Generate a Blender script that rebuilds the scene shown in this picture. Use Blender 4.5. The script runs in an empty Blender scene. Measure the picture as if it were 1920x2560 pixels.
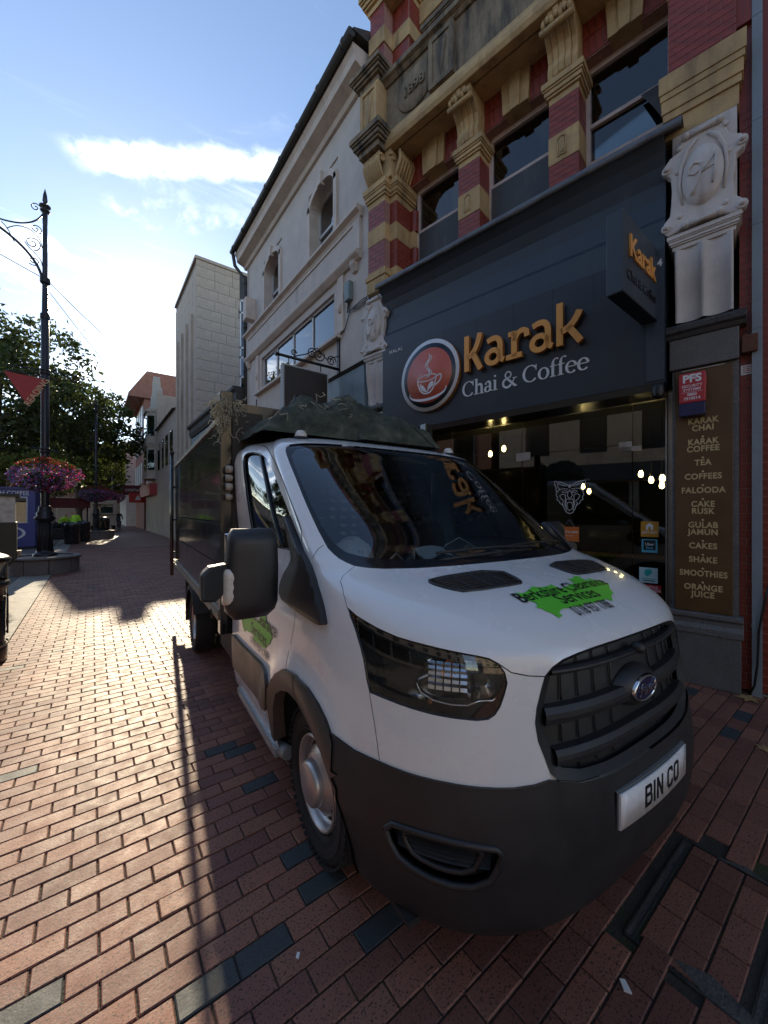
import bpy, bmesh, math, random
from mathutils import Vector, Matrix, noise
from mathutils.geometry import delaunay_2d_cdt
random.seed(7)
R = math.radians
SC = bpy.context.scene
COL = SC.collection

# ------------------------------------------------------------------ camera, sky, sun, exposure
YAW = R(37.1)                      # camera looks 37.1 degrees to the shop side of the street axis (+Y)
CAM_H = 1.68
F_PX = 965.0                       # focal length in pixels of the 1920x2560 photograph
cd = bpy.data.cameras.new('camera')
cam = bpy.data.objects.new('camera', cd)
COL.objects.link(cam)
cam.location = (0, 0, CAM_H)
cam.rotation_euler = (R(90), 0, -YAW)
cd.sensor_fit = 'VERTICAL'
cd.sensor_height = 36.0
cd.lens = F_PX / 2560 * 36.0
cd.clip_start = 0.05
cd.clip_end = 3000
SC.camera = cam

SUN_AZ = R(7.3)                    # from +Y towards +X
SUN_EL = R(23.2)
SUN_DIR = Vector((math.sin(SUN_AZ) * math.cos(SUN_EL), math.cos(SUN_AZ) * math.cos(SUN_EL), math.sin(SUN_EL)))
W = bpy.data.worlds.new('World')
SC.world = W
W.use_nodes = True
nt = W.node_tree
nt.nodes.clear()


def N(tree, kind, **kw):
    n = tree.nodes.new(kind)
    for k, v in kw.items():
        if k.startswith('i_'):
            n.inputs[int(k[2:])].default_value = v
        else:
            setattr(n, k, v)
    return n


def math_node(tree, op, a, b=None, clamp=False):
    n = tree.nodes.new('ShaderNodeMath')
    n.operation = op
    n.use_clamp = clamp
    for i, q in enumerate((a, b)):
        if q is None:
            continue
        if isinstance(q, (int, float)):
            n.inputs[i].default_value = q
        else:
            tree.links.new(q, n.inputs[i])
    return n.outputs[0]


def map_range(tree, val, a, b, c=0.0, d=1.0, smooth=True):
    n = tree.nodes.new('ShaderNodeMapRange')
    n.interpolation_type = 'SMOOTHSTEP' if smooth else 'LINEAR'
    tree.links.new(val, n.inputs[0])
    n.inputs[1].default_value, n.inputs[2].default_value = a, b
    n.inputs[3].default_value, n.inputs[4].default_value = c, d
    return n.outputs[0]


sky = N(nt, 'ShaderNodeTexSky', sky_type='NISHITA', sun_disc=False, sun_elevation=SUN_EL, sun_rotation=SUN_AZ,
        altitude=2400, air_density=1.15, dust_density=.8, ozone_density=.8)
tc = N(nt, 'ShaderNodeTexCoord')
sep = N(nt, 'ShaderNodeSeparateXYZ')
nt.links.new(tc.outputs['Generated'], sep.inputs[0])
zz = math_node(nt, 'MAXIMUM', sep.outputs[2], 0.05)
cu = math_node(nt, 'DIVIDE', sep.outputs[0], zz)        # position on a high cloud sheet
cv = math_node(nt, 'DIVIDE', sep.outputs[1], zz)
cxy = N(nt, 'ShaderNodeCombineXYZ')
nt.links.new(cu, cxy.inputs[0])
nt.links.new(cv, cxy.inputs[1])


def noise_tex(tree, vec, scale, detail=5, rough=.6, dist=0.0):
    n = N(tree, 'ShaderNodeTexNoise')
    n.inputs['Scale'].default_value = scale
    n.inputs['Detail'].default_value = detail
    n.inputs['Roughness'].default_value = rough
    n.inputs['Distortion'].default_value = dist
    if vec is not None:
        tree.links.new(vec, n.inputs['Vector'])
    return n.outputs['Fac']


def cloud_band(ax, ay, bx, by, wid, nscale, thr, seed):
    """a streak of ripple cloud along the line a-b on the cloud sheet"""
    L = math.hypot(bx - ax, by - ay)
    tx, ty = (bx - ax) / L, (by - ay) / L
    al = math_node(nt, 'ADD', math_node(nt, 'MULTIPLY', math_node(nt, 'SUBTRACT', cu, ax), tx),
                   math_node(nt, 'MULTIPLY', math_node(nt, 'SUBTRACT', cv, ay), ty))
    ac = math_node(nt, 'ADD', math_node(nt, 'MULTIPLY', math_node(nt, 'SUBTRACT', cu, ax), -ty),
                   math_node(nt, 'MULTIPLY', math_node(nt, 'SUBTRACT', cv, ay), tx))
    mp = N(nt, 'ShaderNodeMapping')
    nt.links.new(cxy.outputs[0], mp.inputs[0])
    mp.inputs['Location'].default_value = (seed, seed * .7, 0)
    mp.inputs['Rotation'].default_value = (0, 0, -math.atan2(ty, tx))
    mp.inputs['Scale'].default_value = (1.0, .55, 1)
    nz = noise_tex(nt, mp.outputs[0], nscale, 7, .62, .25)
    nb = noise_tex(nt, cxy.outputs[0], 9, 4, .6)
    acw = math_node(nt, 'ABSOLUTE', math_node(nt, 'ADD', ac, math_node(nt, 'MULTIPLY', math_node(nt, 'SUBTRACT', nb, .5), wid * 1.3)))
    m = map_range(nt, acw, wid * 1.0, wid * .15)
    m = math_node(nt, 'MULTIPLY', m, map_range(nt, al, -.12 * L, .12 * L))
    m = math_node(nt, 'MULTIPLY', m, map_range(nt, al, 1.1 * L, .93 * L))
    return math_node(nt, 'MULTIPLY', m, map_range(nt, nz, thr - .16, thr + .2))


b1 = cloud_band(-.02, 1.375, .45, 1.07, .075, 26, .38, 3.1)
b2 = cloud_band(.05, 1.55, .50, 1.33, .10, 12, .60, 8.3)
b3 = cloud_band(.10, 1.35, .62, 1.33, .07, 7, .55, 5.7)
b4 = cloud_band(-.36, 2.05, -.10, 1.9, .16, 15, .47, 1.9)
mpc = N(nt, 'ShaderNodeMapping')
nt.links.new(cxy.outputs[0], mpc.inputs[0])
mpc.inputs['Rotation'].default_value = (0, 0, R(35))
mpc.inputs['Scale'].default_value = (.35, 1.1, 1)
wisp = map_range(nt, noise_tex(nt, mpc.outputs[0], 2.6, 8, .66, .6), .52, .82, 0, .5)
low = math_node(nt, 'MULTIPLY', map_range(nt, noise_tex(nt, cxy.outputs[0], .9, 9, .62, .3), .50, .64, 0, .8),
                map_range(nt, sep.outputs[2], .50, .34))
cl = wisp
for q in (b1, math_node(nt, 'MULTIPLY', b2, .55), math_node(nt, 'MULTIPLY', b3, .4), math_node(nt, 'MULTIPLY', b4, .9), low):
    cl = math_node(nt, 'MAXIMUM', cl, q)
cl = math_node(nt, 'MULTIPLY', cl, map_range(nt, sep.outputs[2], .03, .16))
mix = N(nt, 'ShaderNodeMix', data_type='RGBA')
# cloud brightness follows the sky brightness around it
hsv = N(nt, 'ShaderNodeHueSaturation')
hsv.inputs['Saturation'].default_value = .25
hsv.inputs['Value'].default_value = 2.1
nt.links.new(sky.outputs[0], hsv.inputs['Color'])
nt.links.new(cl, mix.inputs[0])
nt.links.new(sky.outputs[0], mix.inputs[6])
nt.links.new(hsv.outputs[0], mix.inputs[7])
bg = N(nt, 'ShaderNodeBackground')
bg.inputs[1].default_value = 0.13
nt.links.new(mix.outputs[2], bg.inputs[0])
wo = N(nt, 'ShaderNodeOutputWorld')
nt.links.new(bg.outputs[0], wo.inputs[0])

sl = bpy.data.lights.new('sun', 'SUN')
sl.energy = 3.8
sl.angle = R(.53)
sl.color = (1.0, .84, .60)
so = bpy.data.objects.new('sun', sl)
COL.objects.link(so)
so.rotation_euler = (-SUN_DIR).to_track_quat('-Z', 'Y').to_euler()
so.location = SUN_DIR * 60

vs_ = SC.view_settings
vs_.view_transform = 'Standard'
vs_.look = 'None'
vs_.exposure = 1.0
vs_.gamma = 1
vs_.use_curve_mapping = False
SC.cycles.use_denoising = True
SC.cycles.max_bounces = 10
SC.cycles.diffuse_bounces = 4
SC.cycles.glossy_bounces = 4
SC.cycles.transmission_bounces = 6
SC.cycles.transparent_max_bounces = 16
SC.cycles.sample_clamp_indirect = 6
SC.cycles.caustics_reflective = False
SC.cycles.caustics_refractive = False

# ------------------------------------------------------------------ helpers


def material(name):
    m = bpy.data.materials.new(name)
    m.use_nodes = True
    return m, m.node_tree, m.node_tree.nodes['Principled BSDF']


def mat(name, col, rough=.5, metal=0.0, coat=0.0, var=.12, vscale=6.0, bump=0.0, bscale=40.0, speck=None, spec=None, coord='Object', dirt=None):
    """general procedural surface: base colour broken up by noise, optional specks, relief and dirt"""
    m, t, b = material(name)
    b.inputs['Roughness'].default_value = rough
    b.inputs['Metallic'].default_value = metal
    b.inputs['Coat Weight'].default_value = coat
    b.inputs['Coat Roughness'].default_value = .06
    if spec is not None:
        b.inputs['Specular IOR Level'].default_value = spec
    c = N(t, 'ShaderNodeTexCoord')
    vec = c.outputs[coord]
    out = None
    base = N(t, 'ShaderNodeRGB')
    base.outputs[0].default_value = (*col, 1)
    out = base.outputs[0]
    if var:
        nz = noise_tex(t, vec, vscale, 6, .6)
        h = N(t, 'ShaderNodeHueSaturation')
        t.links.new(map_range(t, nz, .3, .7, 1 - var, 1 + var, False), h.inputs['Value'])
        t.links.new(out, h.inputs['Color'])
        out = h.outputs[0]
        t.links.new(map_range(t, nz, .3, .7, max(.02, rough - .08), min(1, rough + .08), False), b.inputs['Roughness'])
    if speck:
        sc, sp = speck
        v = noise_tex(t, vec, sc, 2, .5)
        mx = N(t, 'ShaderNodeMix', data_type='RGBA')
        t.links.new(map_range(t, v, .56, .66), mx.inputs[0])
        t.links.new(out, mx.inputs[6])
        mx.inputs[7].default_value = (*sp, 1)
        out = mx.outputs[2]
    if dirt:
        sc, dc, lo, hi = dirt
        mp = N(t, 'ShaderNodeMapping')
        mp.inputs['Scale'].default_value = (1, 1, .18)
        t.links.new(vec, mp.inputs[0])
        v = noise_tex(t, mp.outputs[0], sc, 8, .65)
        mx = N(t, 'ShaderNodeMix', data_type='RGBA')
        t.links.new(map_range(t, v, lo, hi), mx.inputs[0])
        t.links.new(out, mx.inputs[6])
        mx.inputs[7].default_value = (*dc, 1)
        out = mx.outputs[2]
    t.links.new(out, b.inputs['Base Color'])
    if bump:
        bn = N(t, 'ShaderNodeBump')
        bn.inputs['Strength'].default_value = bump
        bn.inputs['Distance'].default_value = .02
        t.links.new(noise_tex(t, vec, bscale, 5, .6), bn.inputs['Height'])
        t.links.new(bn.outputs[0], b.inputs['Normal'])
    return m


def glass_mat(name, tint=(.75, .8, .8), clear=.75, rough=.01, ior=1.5):
    """thin pane: clear with a fresnel reflection"""
    m, t, b = material(name)
    t.nodes.remove(b)
    tr = N(t, 'ShaderNodeBsdfTransparent')
    tr.inputs[0].default_value = (*[q * clear for q in tint], 1)
    gl = N(t, 'ShaderNodeBsdfGlossy')
    gl.inputs['Roughness'].default_value = rough
    gl.inputs['Color'].default_value = (1, 1, 1, 1)
    fr = N(t, 'ShaderNodeFresnel')
    fr.inputs[0].default_value = ior
    mx = N(t, 'ShaderNodeMixShader')
    f = math_node(t, 'ADD', math_node(t, 'MULTIPLY', fr.outputs[0], 1.7), .01, True)
    t.links.new(f, mx.inputs[0])
    t.links.new(tr.outputs[0], mx.inputs[1])
    t.links.new(gl.outputs[0], mx.inputs[2])
    t.links.new(mx.outputs[0], t.nodes['Material Output'].inputs[0])
    return m


def emit_mat(name, col, strength):
    m, t, b = material(name)
    b.inputs['Base Color'].default_value = (*col, 1)
    b.inputs['Emission Color'].default_value = (*col, 1)
    b.inputs['Emission Strength'].default_value = strength
    return m


def link(o, parent=None):
    COL.objects.link(o)
    if parent is not None:
        o.parent = parent
    return o


def tag(o, label=None, cat=None, group=None, kind=None):
    for k, v in (('label', label), ('category', cat), ('group', group), ('kind', kind)):
        if v:
            o[k] = v
    return o


def empty(name, loc=(0, 0, 0), rz=0.0, label=None, cat=None, group=None):
    o = bpy.data.objects.new(name, None)
    o.empty_display_size = .1
    o.location = loc
    o.rotation_euler = (0, 0, rz)
    COL.objects.link(o)
    return tag(o, label, cat, group)


def copy_tree(o, parent=None, **props):
    c = o.copy()
    COL.objects.link(c)
    if parent is not None:
        c.parent = parent
    for k, v in props.items():
        c[k] = v
    for ch in o.children:
        copy_tree(ch, c)
    return c


def turned(pts, ang, at=(0, 0)):
    ca, sa = math.cos(ang), math.sin(ang)
    return [(at[0] + x * ca - y * sa, at[1] + x * sa + y * ca) for x, y in pts]


class MB:
    """collects shapes that belong to ONE part"""

    def __init__(s):
        s.v, s.f, s.sm = [], [], []

    def add(s, vs, fs, smooth=False):
        k = len(s.v)
        s.v += [tuple(q) for q in vs]
        s.f += [tuple(k + i for i in f) for f in fs]
        s.sm += [smooth] * len(fs)
        return s

    def box(s, x0, x1, y0, y1, z0, z1):
        vs = [(x, y, z) for z in (z0, z1) for y in (y0, y1) for x in (x0, x1)]
        return s.add(vs, [(0, 2, 3, 1), (4, 5, 7, 6), (0, 1, 5, 4), (2, 6, 7, 3), (0, 4, 6, 2), (1, 3, 7, 5)])

    def cbox(s, c, d, rot=None):
        vs = [Vector(((i & 1) - .5, ((i >> 1) & 1) - .5, ((i >> 2) & 1) - .5)) for i in range(8)]
        vs = [Vector((q.x * d[0], q.y * d[1], q.z * d[2])) for q in vs]
        if rot is not None:
            vs = [rot @ q for q in vs]
        vs = [q + Vector(c) for q in vs]
        return s.add(vs, [(0, 2, 3, 1), (4, 5, 7, 6), (0, 1, 5, 4), (2, 6, 7, 3), (0, 4, 6, 2), (1, 3, 7, 5)])

    def prism(s, poly, a0, a1, axis='z', smooth=False):
        """polygon extruded along an axis; poly is given in the two other axes in xyz order"""
        def P(q, a):
            return {'x': (a, q[0], q[1]), 'y': (q[0], a, q[1]), 'z': (q[0], q[1], a)}[axis]
        n = len(poly)
        s.add([P(q, a0) for q in poly] + [P(q, a1) for q in poly],
              [(i, (i + 1) % n, n + (i + 1) % n, n + i) for i in range(n)], smooth)
        s.add([P(q, a0) for q in poly], [tuple(range(n))[::-1]])
        s.add([P(q, a1) for q in poly], [tuple(range(n))])
        return s

    def strip(s, rows, closed=False, smooth=True):
        """grid of points rows[i][j]"""
        m = len(rows[0])
        vs = [q for r in rows for q in r]
        fs = []
        for i in range(len(rows) - 1):
            for j in range(m - (0 if closed else 1)):
                a, b = i * m + j, i * m + (j + 1) % m
                fs.append((a, b, b + m, a + m))
        return s.add(vs, fs, smooth)

    def tube(s, path, r, seg=8, caps=True, smooth=True):
        path = [Vector(q) for q in path]
        rr = r if isinstance(r, (list, tuple)) else [r] * len(path)
        rows = []
        up = None
        for i, q in enumerate(path):
            d = (path[min(i + 1, len(path) - 1)] - path[max(i - 1, 0)]).normalized()
            if up is None:
                up = Vector((0, 0, 1)) if abs(d.z) < .9 else Vector((1, 0, 0))
            u = d.cross(up)
            if u.length < 1e-4:
                u = d.orthogonal()
            u.normalize()
            up = u.cross(d)
            rows.append([q + (u * math.cos(a) + up * math.sin(a)) * rr[i] for a in [2 * math.pi * k / seg for k in range(seg)]])
        s.strip(rows, True, smooth)
        if caps:
            s.add(rows[0], [tuple(range(seg))])
            s.add(rows[-1], [tuple(range(seg))[::-1]])
        return s

    def lathe(s, prof, seg=20, c=(0, 0, 0), axis='z', smooth=True, a0=0.0, a1=2 * math.pi, tf=None):
        full = abs(a1 - a0 - 2 * math.pi) < 1e-6
        k = seg if full else seg + 1
        rows = []
        for r, h in prof:
            row = []
            for i in range(k):
                a = a0 + (a1 - a0) * i / seg
                u, w = r * math.cos(a), r * math.sin(a)
                q = {'z': (u, w, h), 'x': (h, u, w), 'y': (u, h, w)}[axis]
                q = (q[0] + c[0], q[1] + c[1], q[2] + c[2])
                row.append(tf(q) if tf else q)
            rows.append(row)
        return s.strip(rows, full, smooth)

    def ball(s, c, r, seg=10, rings=6, sq=(1, 1, 1)):
        return s.lathe([(max(1e-4, math.sin(math.pi * i / rings)) , -math.cos(math.pi * i / rings)) for i in range(rings + 1)], seg, (0, 0, 0),
                       tf=lambda q: (c[0] + q[0] * r * sq[0], c[1] + q[1] * r * sq[1], c[2] + q[2] * r * sq[2]))

    def mesh(s, name):
        me = bpy.data.meshes.new(name)
        me.from_pydata(s.v, [], s.f)
        me.polygons.foreach_set('use_smooth', s.sm)
        return me

    def build(s, name, m, parent=None, bevel=0.0, seg=2, fix=True, loc=None):
        me = s.mesh(name)
        if fix:
            bm = bmesh.new()
            bm.from_mesh(me)
            bmesh.ops.remove_doubles(bm, verts=bm.verts, dist=1e-5)
            bmesh.ops.recalc_face_normals(bm, faces=bm.faces)
            bm.to_mesh(me)
            bm.free()
        me.materials.append(m)
        o = bpy.data.objects.new(name, me)
        if loc:
            o.location = loc
        link(o, parent)
        if bevel:
            b = o.modifiers.new('bevel', 'BEVEL')
            b.width = bevel
            b.segments = seg
            b.limit_method = 'ANGLE'
            b.angle_limit = R(40)
            b.harden_normals = False
        return o


def ribbon(b, pts, widths, z0, z1, place):
    """stroke with changing width, extruded from z0 to z1; place(u, v, w) maps the drawing to 3D"""
    n = len(pts)
    L, Rr = [], []
    for i in range(n):
        a, c = pts[max(i - 1, 0)], pts[min(i + 1, n - 1)]
        d = math.hypot(c[0] - a[0], c[1] - a[1]) or 1
        nx, ny = -(c[1] - a[1]) / d, (c[0] - a[0]) / d
        w = (widths[i] if isinstance(widths, (list, tuple)) else widths) / 2
        L.append((pts[i][0] + nx * w, pts[i][1] + ny * w))
        Rr.append((pts[i][0] - nx * w, pts[i][1] - ny * w))
    for i in range(n - 1):
        q = [L[i], L[i + 1], Rr[i + 1], Rr[i]]
        vs = [place(u, v, z0) for u, v in q] + [place(u, v, z1) for u, v in q]
        b.add(vs, [(4, 5, 6, 7), (0, 1, 5, 4), (2, 3, 7, 6)] + ([(3, 0, 4, 7)] if i == 0 else []) + ([(1, 2, 6, 5)] if i == n - 2 else []))


def bez(p0, p1, p2, p3, n=10):
    out = []
    for i in range(n + 1):
        t = i / n
        a, b_, c, d = (1 - t) ** 3, 3 * t * (1 - t) ** 2, 3 * t * t * (1 - t), t ** 3
        out.append(tuple(a * w + b_ * x + c * y + d * z for w, x, y, z in zip(p0, p1, p2, p3)))
    return out


def arc(cx, cy, rx, ry, a0, a1, n=14):
    return [(cx + rx * math.cos(R(a0 + (a1 - a0) * i / n)), cy + ry * math.sin(R(a0 + (a1 - a0) * i / n))) for i in range(n + 1)]


def text(name, body, size, m, parent, loc, rot, ext=.002, bold=0.0, align='CENTER', sx=1.0, spacing=1.0):
    cu_ = bpy.data.curves.new(name, 'FONT')
    cu_.body = body
    cu_.size = size
    cu_.extrude = ext
    cu_.offset = bold
    cu_.align_x = align
    cu_.align_y = 'CENTER'
    cu_.space_character = spacing
    cu_.resolution_u = 4
    cu_.materials.append(m)
    o = bpy.data.objects.new(name, cu_)
    o.location = loc
    o.rotation_euler = rot
    o.scale = (sx, 1, 1)
    return link(o, parent)


def px(u, v):
    """direction of a photograph pixel from the camera"""
    a, b = (u - 960) / F_PX, (1280 - v) / F_PX
    s_, c_ = math.sin(YAW), math.cos(YAW)
    return Vector((s_ + a * c_, c_ - a * s_, b))


def on_ground(u, v, z=0.0):
    d = px(u, v)
    return Vector((0, 0, CAM_H)) + d * ((z - CAM_H) / d.z)


def at_depth(u, v, Y):
    d = px(u, v)
    return Vector((0, 0, CAM_H)) + d * (Y / d.y)

# ------------------------------------------------------------------ the setting: ground, paving, kerb
PX_, PY_ = .203, .1015                 # paver pitch
X0_, Y0_ = .4275, 1.515                # a joint crossing seen in the photograph


def paver_mat(name, rnd_kind, tint=(.235, .098, .068)):
    """fired clay paver: colour by piece, dark specks, a few blue bricks"""
    m, t, b = material(name)
    if rnd_kind == 'object':
        rnd = N(t, 'ShaderNodeObjectInfo').outputs['Random']
        colr = N(t, 'ShaderNodeObjectInfo').outputs['Color']
        blue = N(t, 'ShaderNodeSeparateColor')
        t.links.new(colr, blue.inputs[0])
        isblue = math_node(t, 'SUBTRACT', 1.0, blue.outputs[0], True)
    else:
        a = N(t, 'ShaderNodeAttribute', attribute_name='rnd')
        rnd = a.outputs['Fac']
        isblue = math_node(t, 'GREATER_THAN', rnd, .965)
    c = N(t, 'ShaderNodeTexCoord')
    g = N(t, 'ShaderNodeNewGeometry')
    ramp = N(t, 'ShaderNodeValToRGB')
    e = ramp.color_ramp.elements
    e[0].color = (tint[0] * .72, tint[1] * .68, tint[2] * .7, 1)
    e[1].color = (tint[0] * 1.25, tint[1] * 1.25, tint[2] * 1.15, 1)
    k = e.new(.5)
    k.color = (*tint, 1)
    t.links.new(rnd, ramp.inputs[0])
    mb = N(t, 'ShaderNodeMix', data_type='RGBA')
    t.links.new(isblue, mb.inputs[0])
    t.links.new(ramp.outputs[0], mb.inputs[6])
    mb.inputs[7].default_value = (.045, .055, .058, 1)
    pos = g.outputs['Position']
    big = noise_tex(t, pos, 1.3, 4, .6)
    h = N(t, 'ShaderNodeHueSaturation')
    t.links.new(map_range(t, big, .3, .7, .82, 1.18, False), h.inputs['Value'])
    t.links.new(mb.outputs[2], h.inputs['Color'])
    sp = noise_tex(t, pos, 120, 3, .6)
    ms = N(t, 'ShaderNodeMix', data_type='RGBA')
    spm = map_range(t, sp, .55, .63)
    t.links.new(spm, ms.inputs[0])
    t.links.new(h.outputs[0], ms.inputs[6])
    ms.inputs[7].default_value = (.035, .022, .02, 1)
    wear = noise_tex(t, pos, 9, 6, .7)
    mw = N(t, 'ShaderNodeMix', data_type='RGBA')
    t.links.new(map_range(t, wear, .55, .78, 0, .35), mw.inputs[0])
    t.links.new(ms.outputs[2], mw.inputs[6])
    mw.inputs[7].default_value = (.16, .135, .11, 1)
    t.links.new(mw.outputs[2], b.inputs['Base Color'])
    b.inputs['Roughness'].default_value = .5
    t.links.new(map_range(t, wear, .3, .75, .50, .72, False), b.inputs['Roughness'])
    b.inputs['Specular IOR Level'].default_value = .4
    bn = N(t, 'ShaderNodeBump')
    bn.inputs['Strength'].default_value = .22
    bn.inputs['Distance'].default_value = .006
    t.links.new(noise_tex(t, pos, 85, 5, .65), bn.inputs['Height'])
    t.links.new(bn.outputs[0], b.inputs['Normal'])
    return m


M = {}
M['paver_obj'] = paver_mat('paver_single', 'object')
M['paver'] = paver_mat('paver_many', 'attr')


def far_paving(name):
    """beyond the built pavers: brick texture of the same module"""
    m, t, b = material(name)
    g = N(t, 'ShaderNodeNewGeometry')
    mp = N(t, 'ShaderNodeMapping')
    mp.inputs['Scale'].default_value = (1, 1, 1)
    t.links.new(g.outputs['Position'], mp.inputs[0])
    br = N(t, 'ShaderNodeTexBrick')
    t.links.new(mp.outputs[0], br.inputs[0])
    br.inputs['Scale'].default_value = 1
    br.inputs['Brick Width'].default_value = PX_
    br.inputs['Row Height'].default_value = PY_
    br.inputs['Mortar Size'].default_value = .006
    br.inputs['Color1'].default_value = (.22, .10, .07, 1)
    br.inputs['Color2'].default_value = (.17, .075, .055, 1)
    br.inputs['Mortar'].default_value = (.04, .04, .03, 1)
    h = N(t, 'ShaderNodeHueSaturation')
    t.links.new(map_range(t, noise_tex(t, g.outputs['Position'], .5, 6, .6), .3, .7, .8, 1.2, False), h.inputs['Value'])
    t.links.new(br.outputs[0], h.inputs['Color'])
    t.links.new(h.outputs[0], b.inputs['Base Color'])
    b.inputs['Roughness'].default_value = .5
    return m


M['far_paving'] = far_paving('far_paving')
M['joint'] = mat('paving_joint', (.05, .044, .036), .95, var=.4, vscale=3, speck=(4, (.045, .055, .02)), bump=.6, bscale=90)
M['asphalt'] = mat('side_paving', (.10, .092, .085), .8, var=.3, vscale=2.2, bump=.4, bscale=60)
M['granite_kerb'] = mat('kerb_granite', (.27, .25, .215), .7, var=.2, vscale=4, speck=(130, (.09, .085, .08)), bump=.3, bscale=70)

MB().box(-400, 400, -400, 900, -.6, -.045).build('ground', M['far_paving'])['kind'] = 'structure'
bed = MB()
bed.box(-.86, 6.5, -3.0, 22, -.04, -.009)
pav = bed.build('paving', M['joint'])
pav['kind'] = 'structure'
far = MB()
far.box(-.86, 6.5, 22, 260, -.04, -.0005)
far.build('far_street', M['far_paving'])['kind'] = 'structure'
side = MB()
side.box(-14, -1.50, -30, 260, -.04, -.004)
side.build('side_pavement', M['asphalt'])['kind'] = 'structure'

# raised-edge paver: flat top, small chamfer, sides
PL, PWd = PX_ - .006, PY_ - .006


def paver_shape(l, w, ch=.004, h=.012):
    a, b, c, d = l / 2, w / 2, l / 2 - ch, w / 2 - ch
    vs = [(-a, -b, -h), (a, -b, -h), (a, b, -h), (-a, b, -h), (-a, -b, -ch), (a, -b, -ch), (a, b, -ch), (-a, b, -ch),
          (-c, -d, 0), (c, -d, 0), (c, d, 0), (-c, d, 0)]
    fs = [(8, 9, 10, 11)] + [(i, (i + 1) % 4, 4 + (i + 1) % 4, 4 + i) for i in range(4)] + [(4 + i, 4 + (i + 1) % 4, 8 + (i + 1) % 4, 8 + i) for i in range(4)]
    return vs, fs


pv, pf = paver_shape(PL, PWd)
unit = MB().add(pv, pf).mesh('paver')
unit.materials.append(M['paver_obj'])
BLUE = [(.526, 1.46), (.346, 1.46), (.942, 1.25), (.768, 1.554), (.847, 2.77), (.662, 2.87), (.849, 2.369), (.794, 1.771), (-.148, 1.782),
        (4.233, .746), (3.812, .773), (1.23, 1.05), (-.42, 3.4), (.05, 4.6), (-.3, 6.1), (.25, 7.3)]
TRAY = (1.72, 2.41, -.42, .62)          # recessed access covers, paved inside
cells = []
r0 = int(math.floor((-2.6 - Y0_) / PY_))
for r in range(r0, 202):
    yc = Y0_ + (r + .5) * PY_
    sh = 0 if r % 2 else PX_ / 2
    k0 = int(math.floor((-.86 - X0_ - sh) / PX_))
    for k in range(k0, 31):
        xa, xb = X0_ + sh + k * PX_, X0_ + sh + (k + 1) * PX_
        xa, xb = max(xa, -.86), min(xb, 6.0)
        if xb - xa < .03 or xa > 5.2:
            continue
        if TRAY[0] - .05 < (xa + xb) / 2 < TRAY[1] + .05 and TRAY[2] - .05 < yc < TRAY[3] + .06:
            continue
        cells.append((xa, xb, yc))
rp = random.Random(3)


def sized(c):
    """how large the piece is in the photograph"""
    x, y = (c[0] + c[1]) / 2, c[2]
    zc = x * math.sin(YAW) + y * math.cos(YAW)
    xc = x * math.cos(YAW) - y * math.sin(YAW)
    if zc < .25:
        return 0
    u, v = 960 + F_PX * xc / zc, 1280 + F_PX * CAM_H / zc
    if not (-10 < u < 1930 and v < 2580):
        return 0
    if 760 < u < 1500 and v < 2200 or (x > .95 and y > .9 and x < 2.75):
        return 0                       # under the van
    return (c[1] - c[0]) / zc ** 3


cells.sort(key=sized, reverse=True)
many = MB()
attr = []
for i, c in enumerate(cells):
    x, y = (c[0] + c[1]) / 2, c[2]
    ln = c[1] - c[0]
    dz, ra, rb, rz = rp.gauss(0, .0011), rp.gauss(0, .006), rp.gauss(0, .009), rp.gauss(0, .004)
    isb = any(abs(x - q[0]) < .085 and abs(y - q[1]) < .05 for q in BLUE)
    if i < 300:
        o = bpy.data.objects.new('paver', unit)
        o.location = (x, y, dz)
        o.scale = (ln / PX_, 1, 1)
        o.rotation_euler = (ra, rb, rz)
        o.color = (0, 0, 0, 1) if isb else (1, 1, 1, 1)
        link(o, pav)
    else:
        ca, sa = math.cos(rz), math.sin(rz)
        vs = []
        for q in pv:
            X, Y = q[0] * ln / PX_, q[1]
            vs.append((x + X * ca - Y * sa, y + X * sa + Y * ca, q[2] + dz + X * rb + Y * ra))
        many.add(vs, pf)
        rv = .99 if isb else rp.random() * .964
        if rp.random() < .004:
            rv = .98
        attr += [rv] * len(pf)
mo = many.build('paver_field', M['paver'], pav, fix=False)
at_ = mo.data.attributes.new('rnd', 'FLOAT', 'FACE')
at_.data.foreach_set('value', attr)
mo['kind'] = 'stuff'

# granite kerb stones along the left of the paving
kb = empty('granite_kerb', (-1.18, 0, 0), 0, 'long strip of pale granite slabs set flush along the edge of the brick paving', 'kerb')
y = -2.0
kr = random.Random(5)
km = MB().prism([(-.31, 0), (.31, 0), (.31, 1), (-.31, 1)], -.04, 0).mesh('slab')
km.materials.append(M['granite_kerb'])
while y < 30:
    L = kr.uniform(.75, 1.05)
    o = bpy.data.objects.new('slab', km)
    o.location = (0, y, .002 + kr.gauss(0, .001))
    o.scale = (1, L - .012, 1)
    link(o, kb)
    y += L

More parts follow.
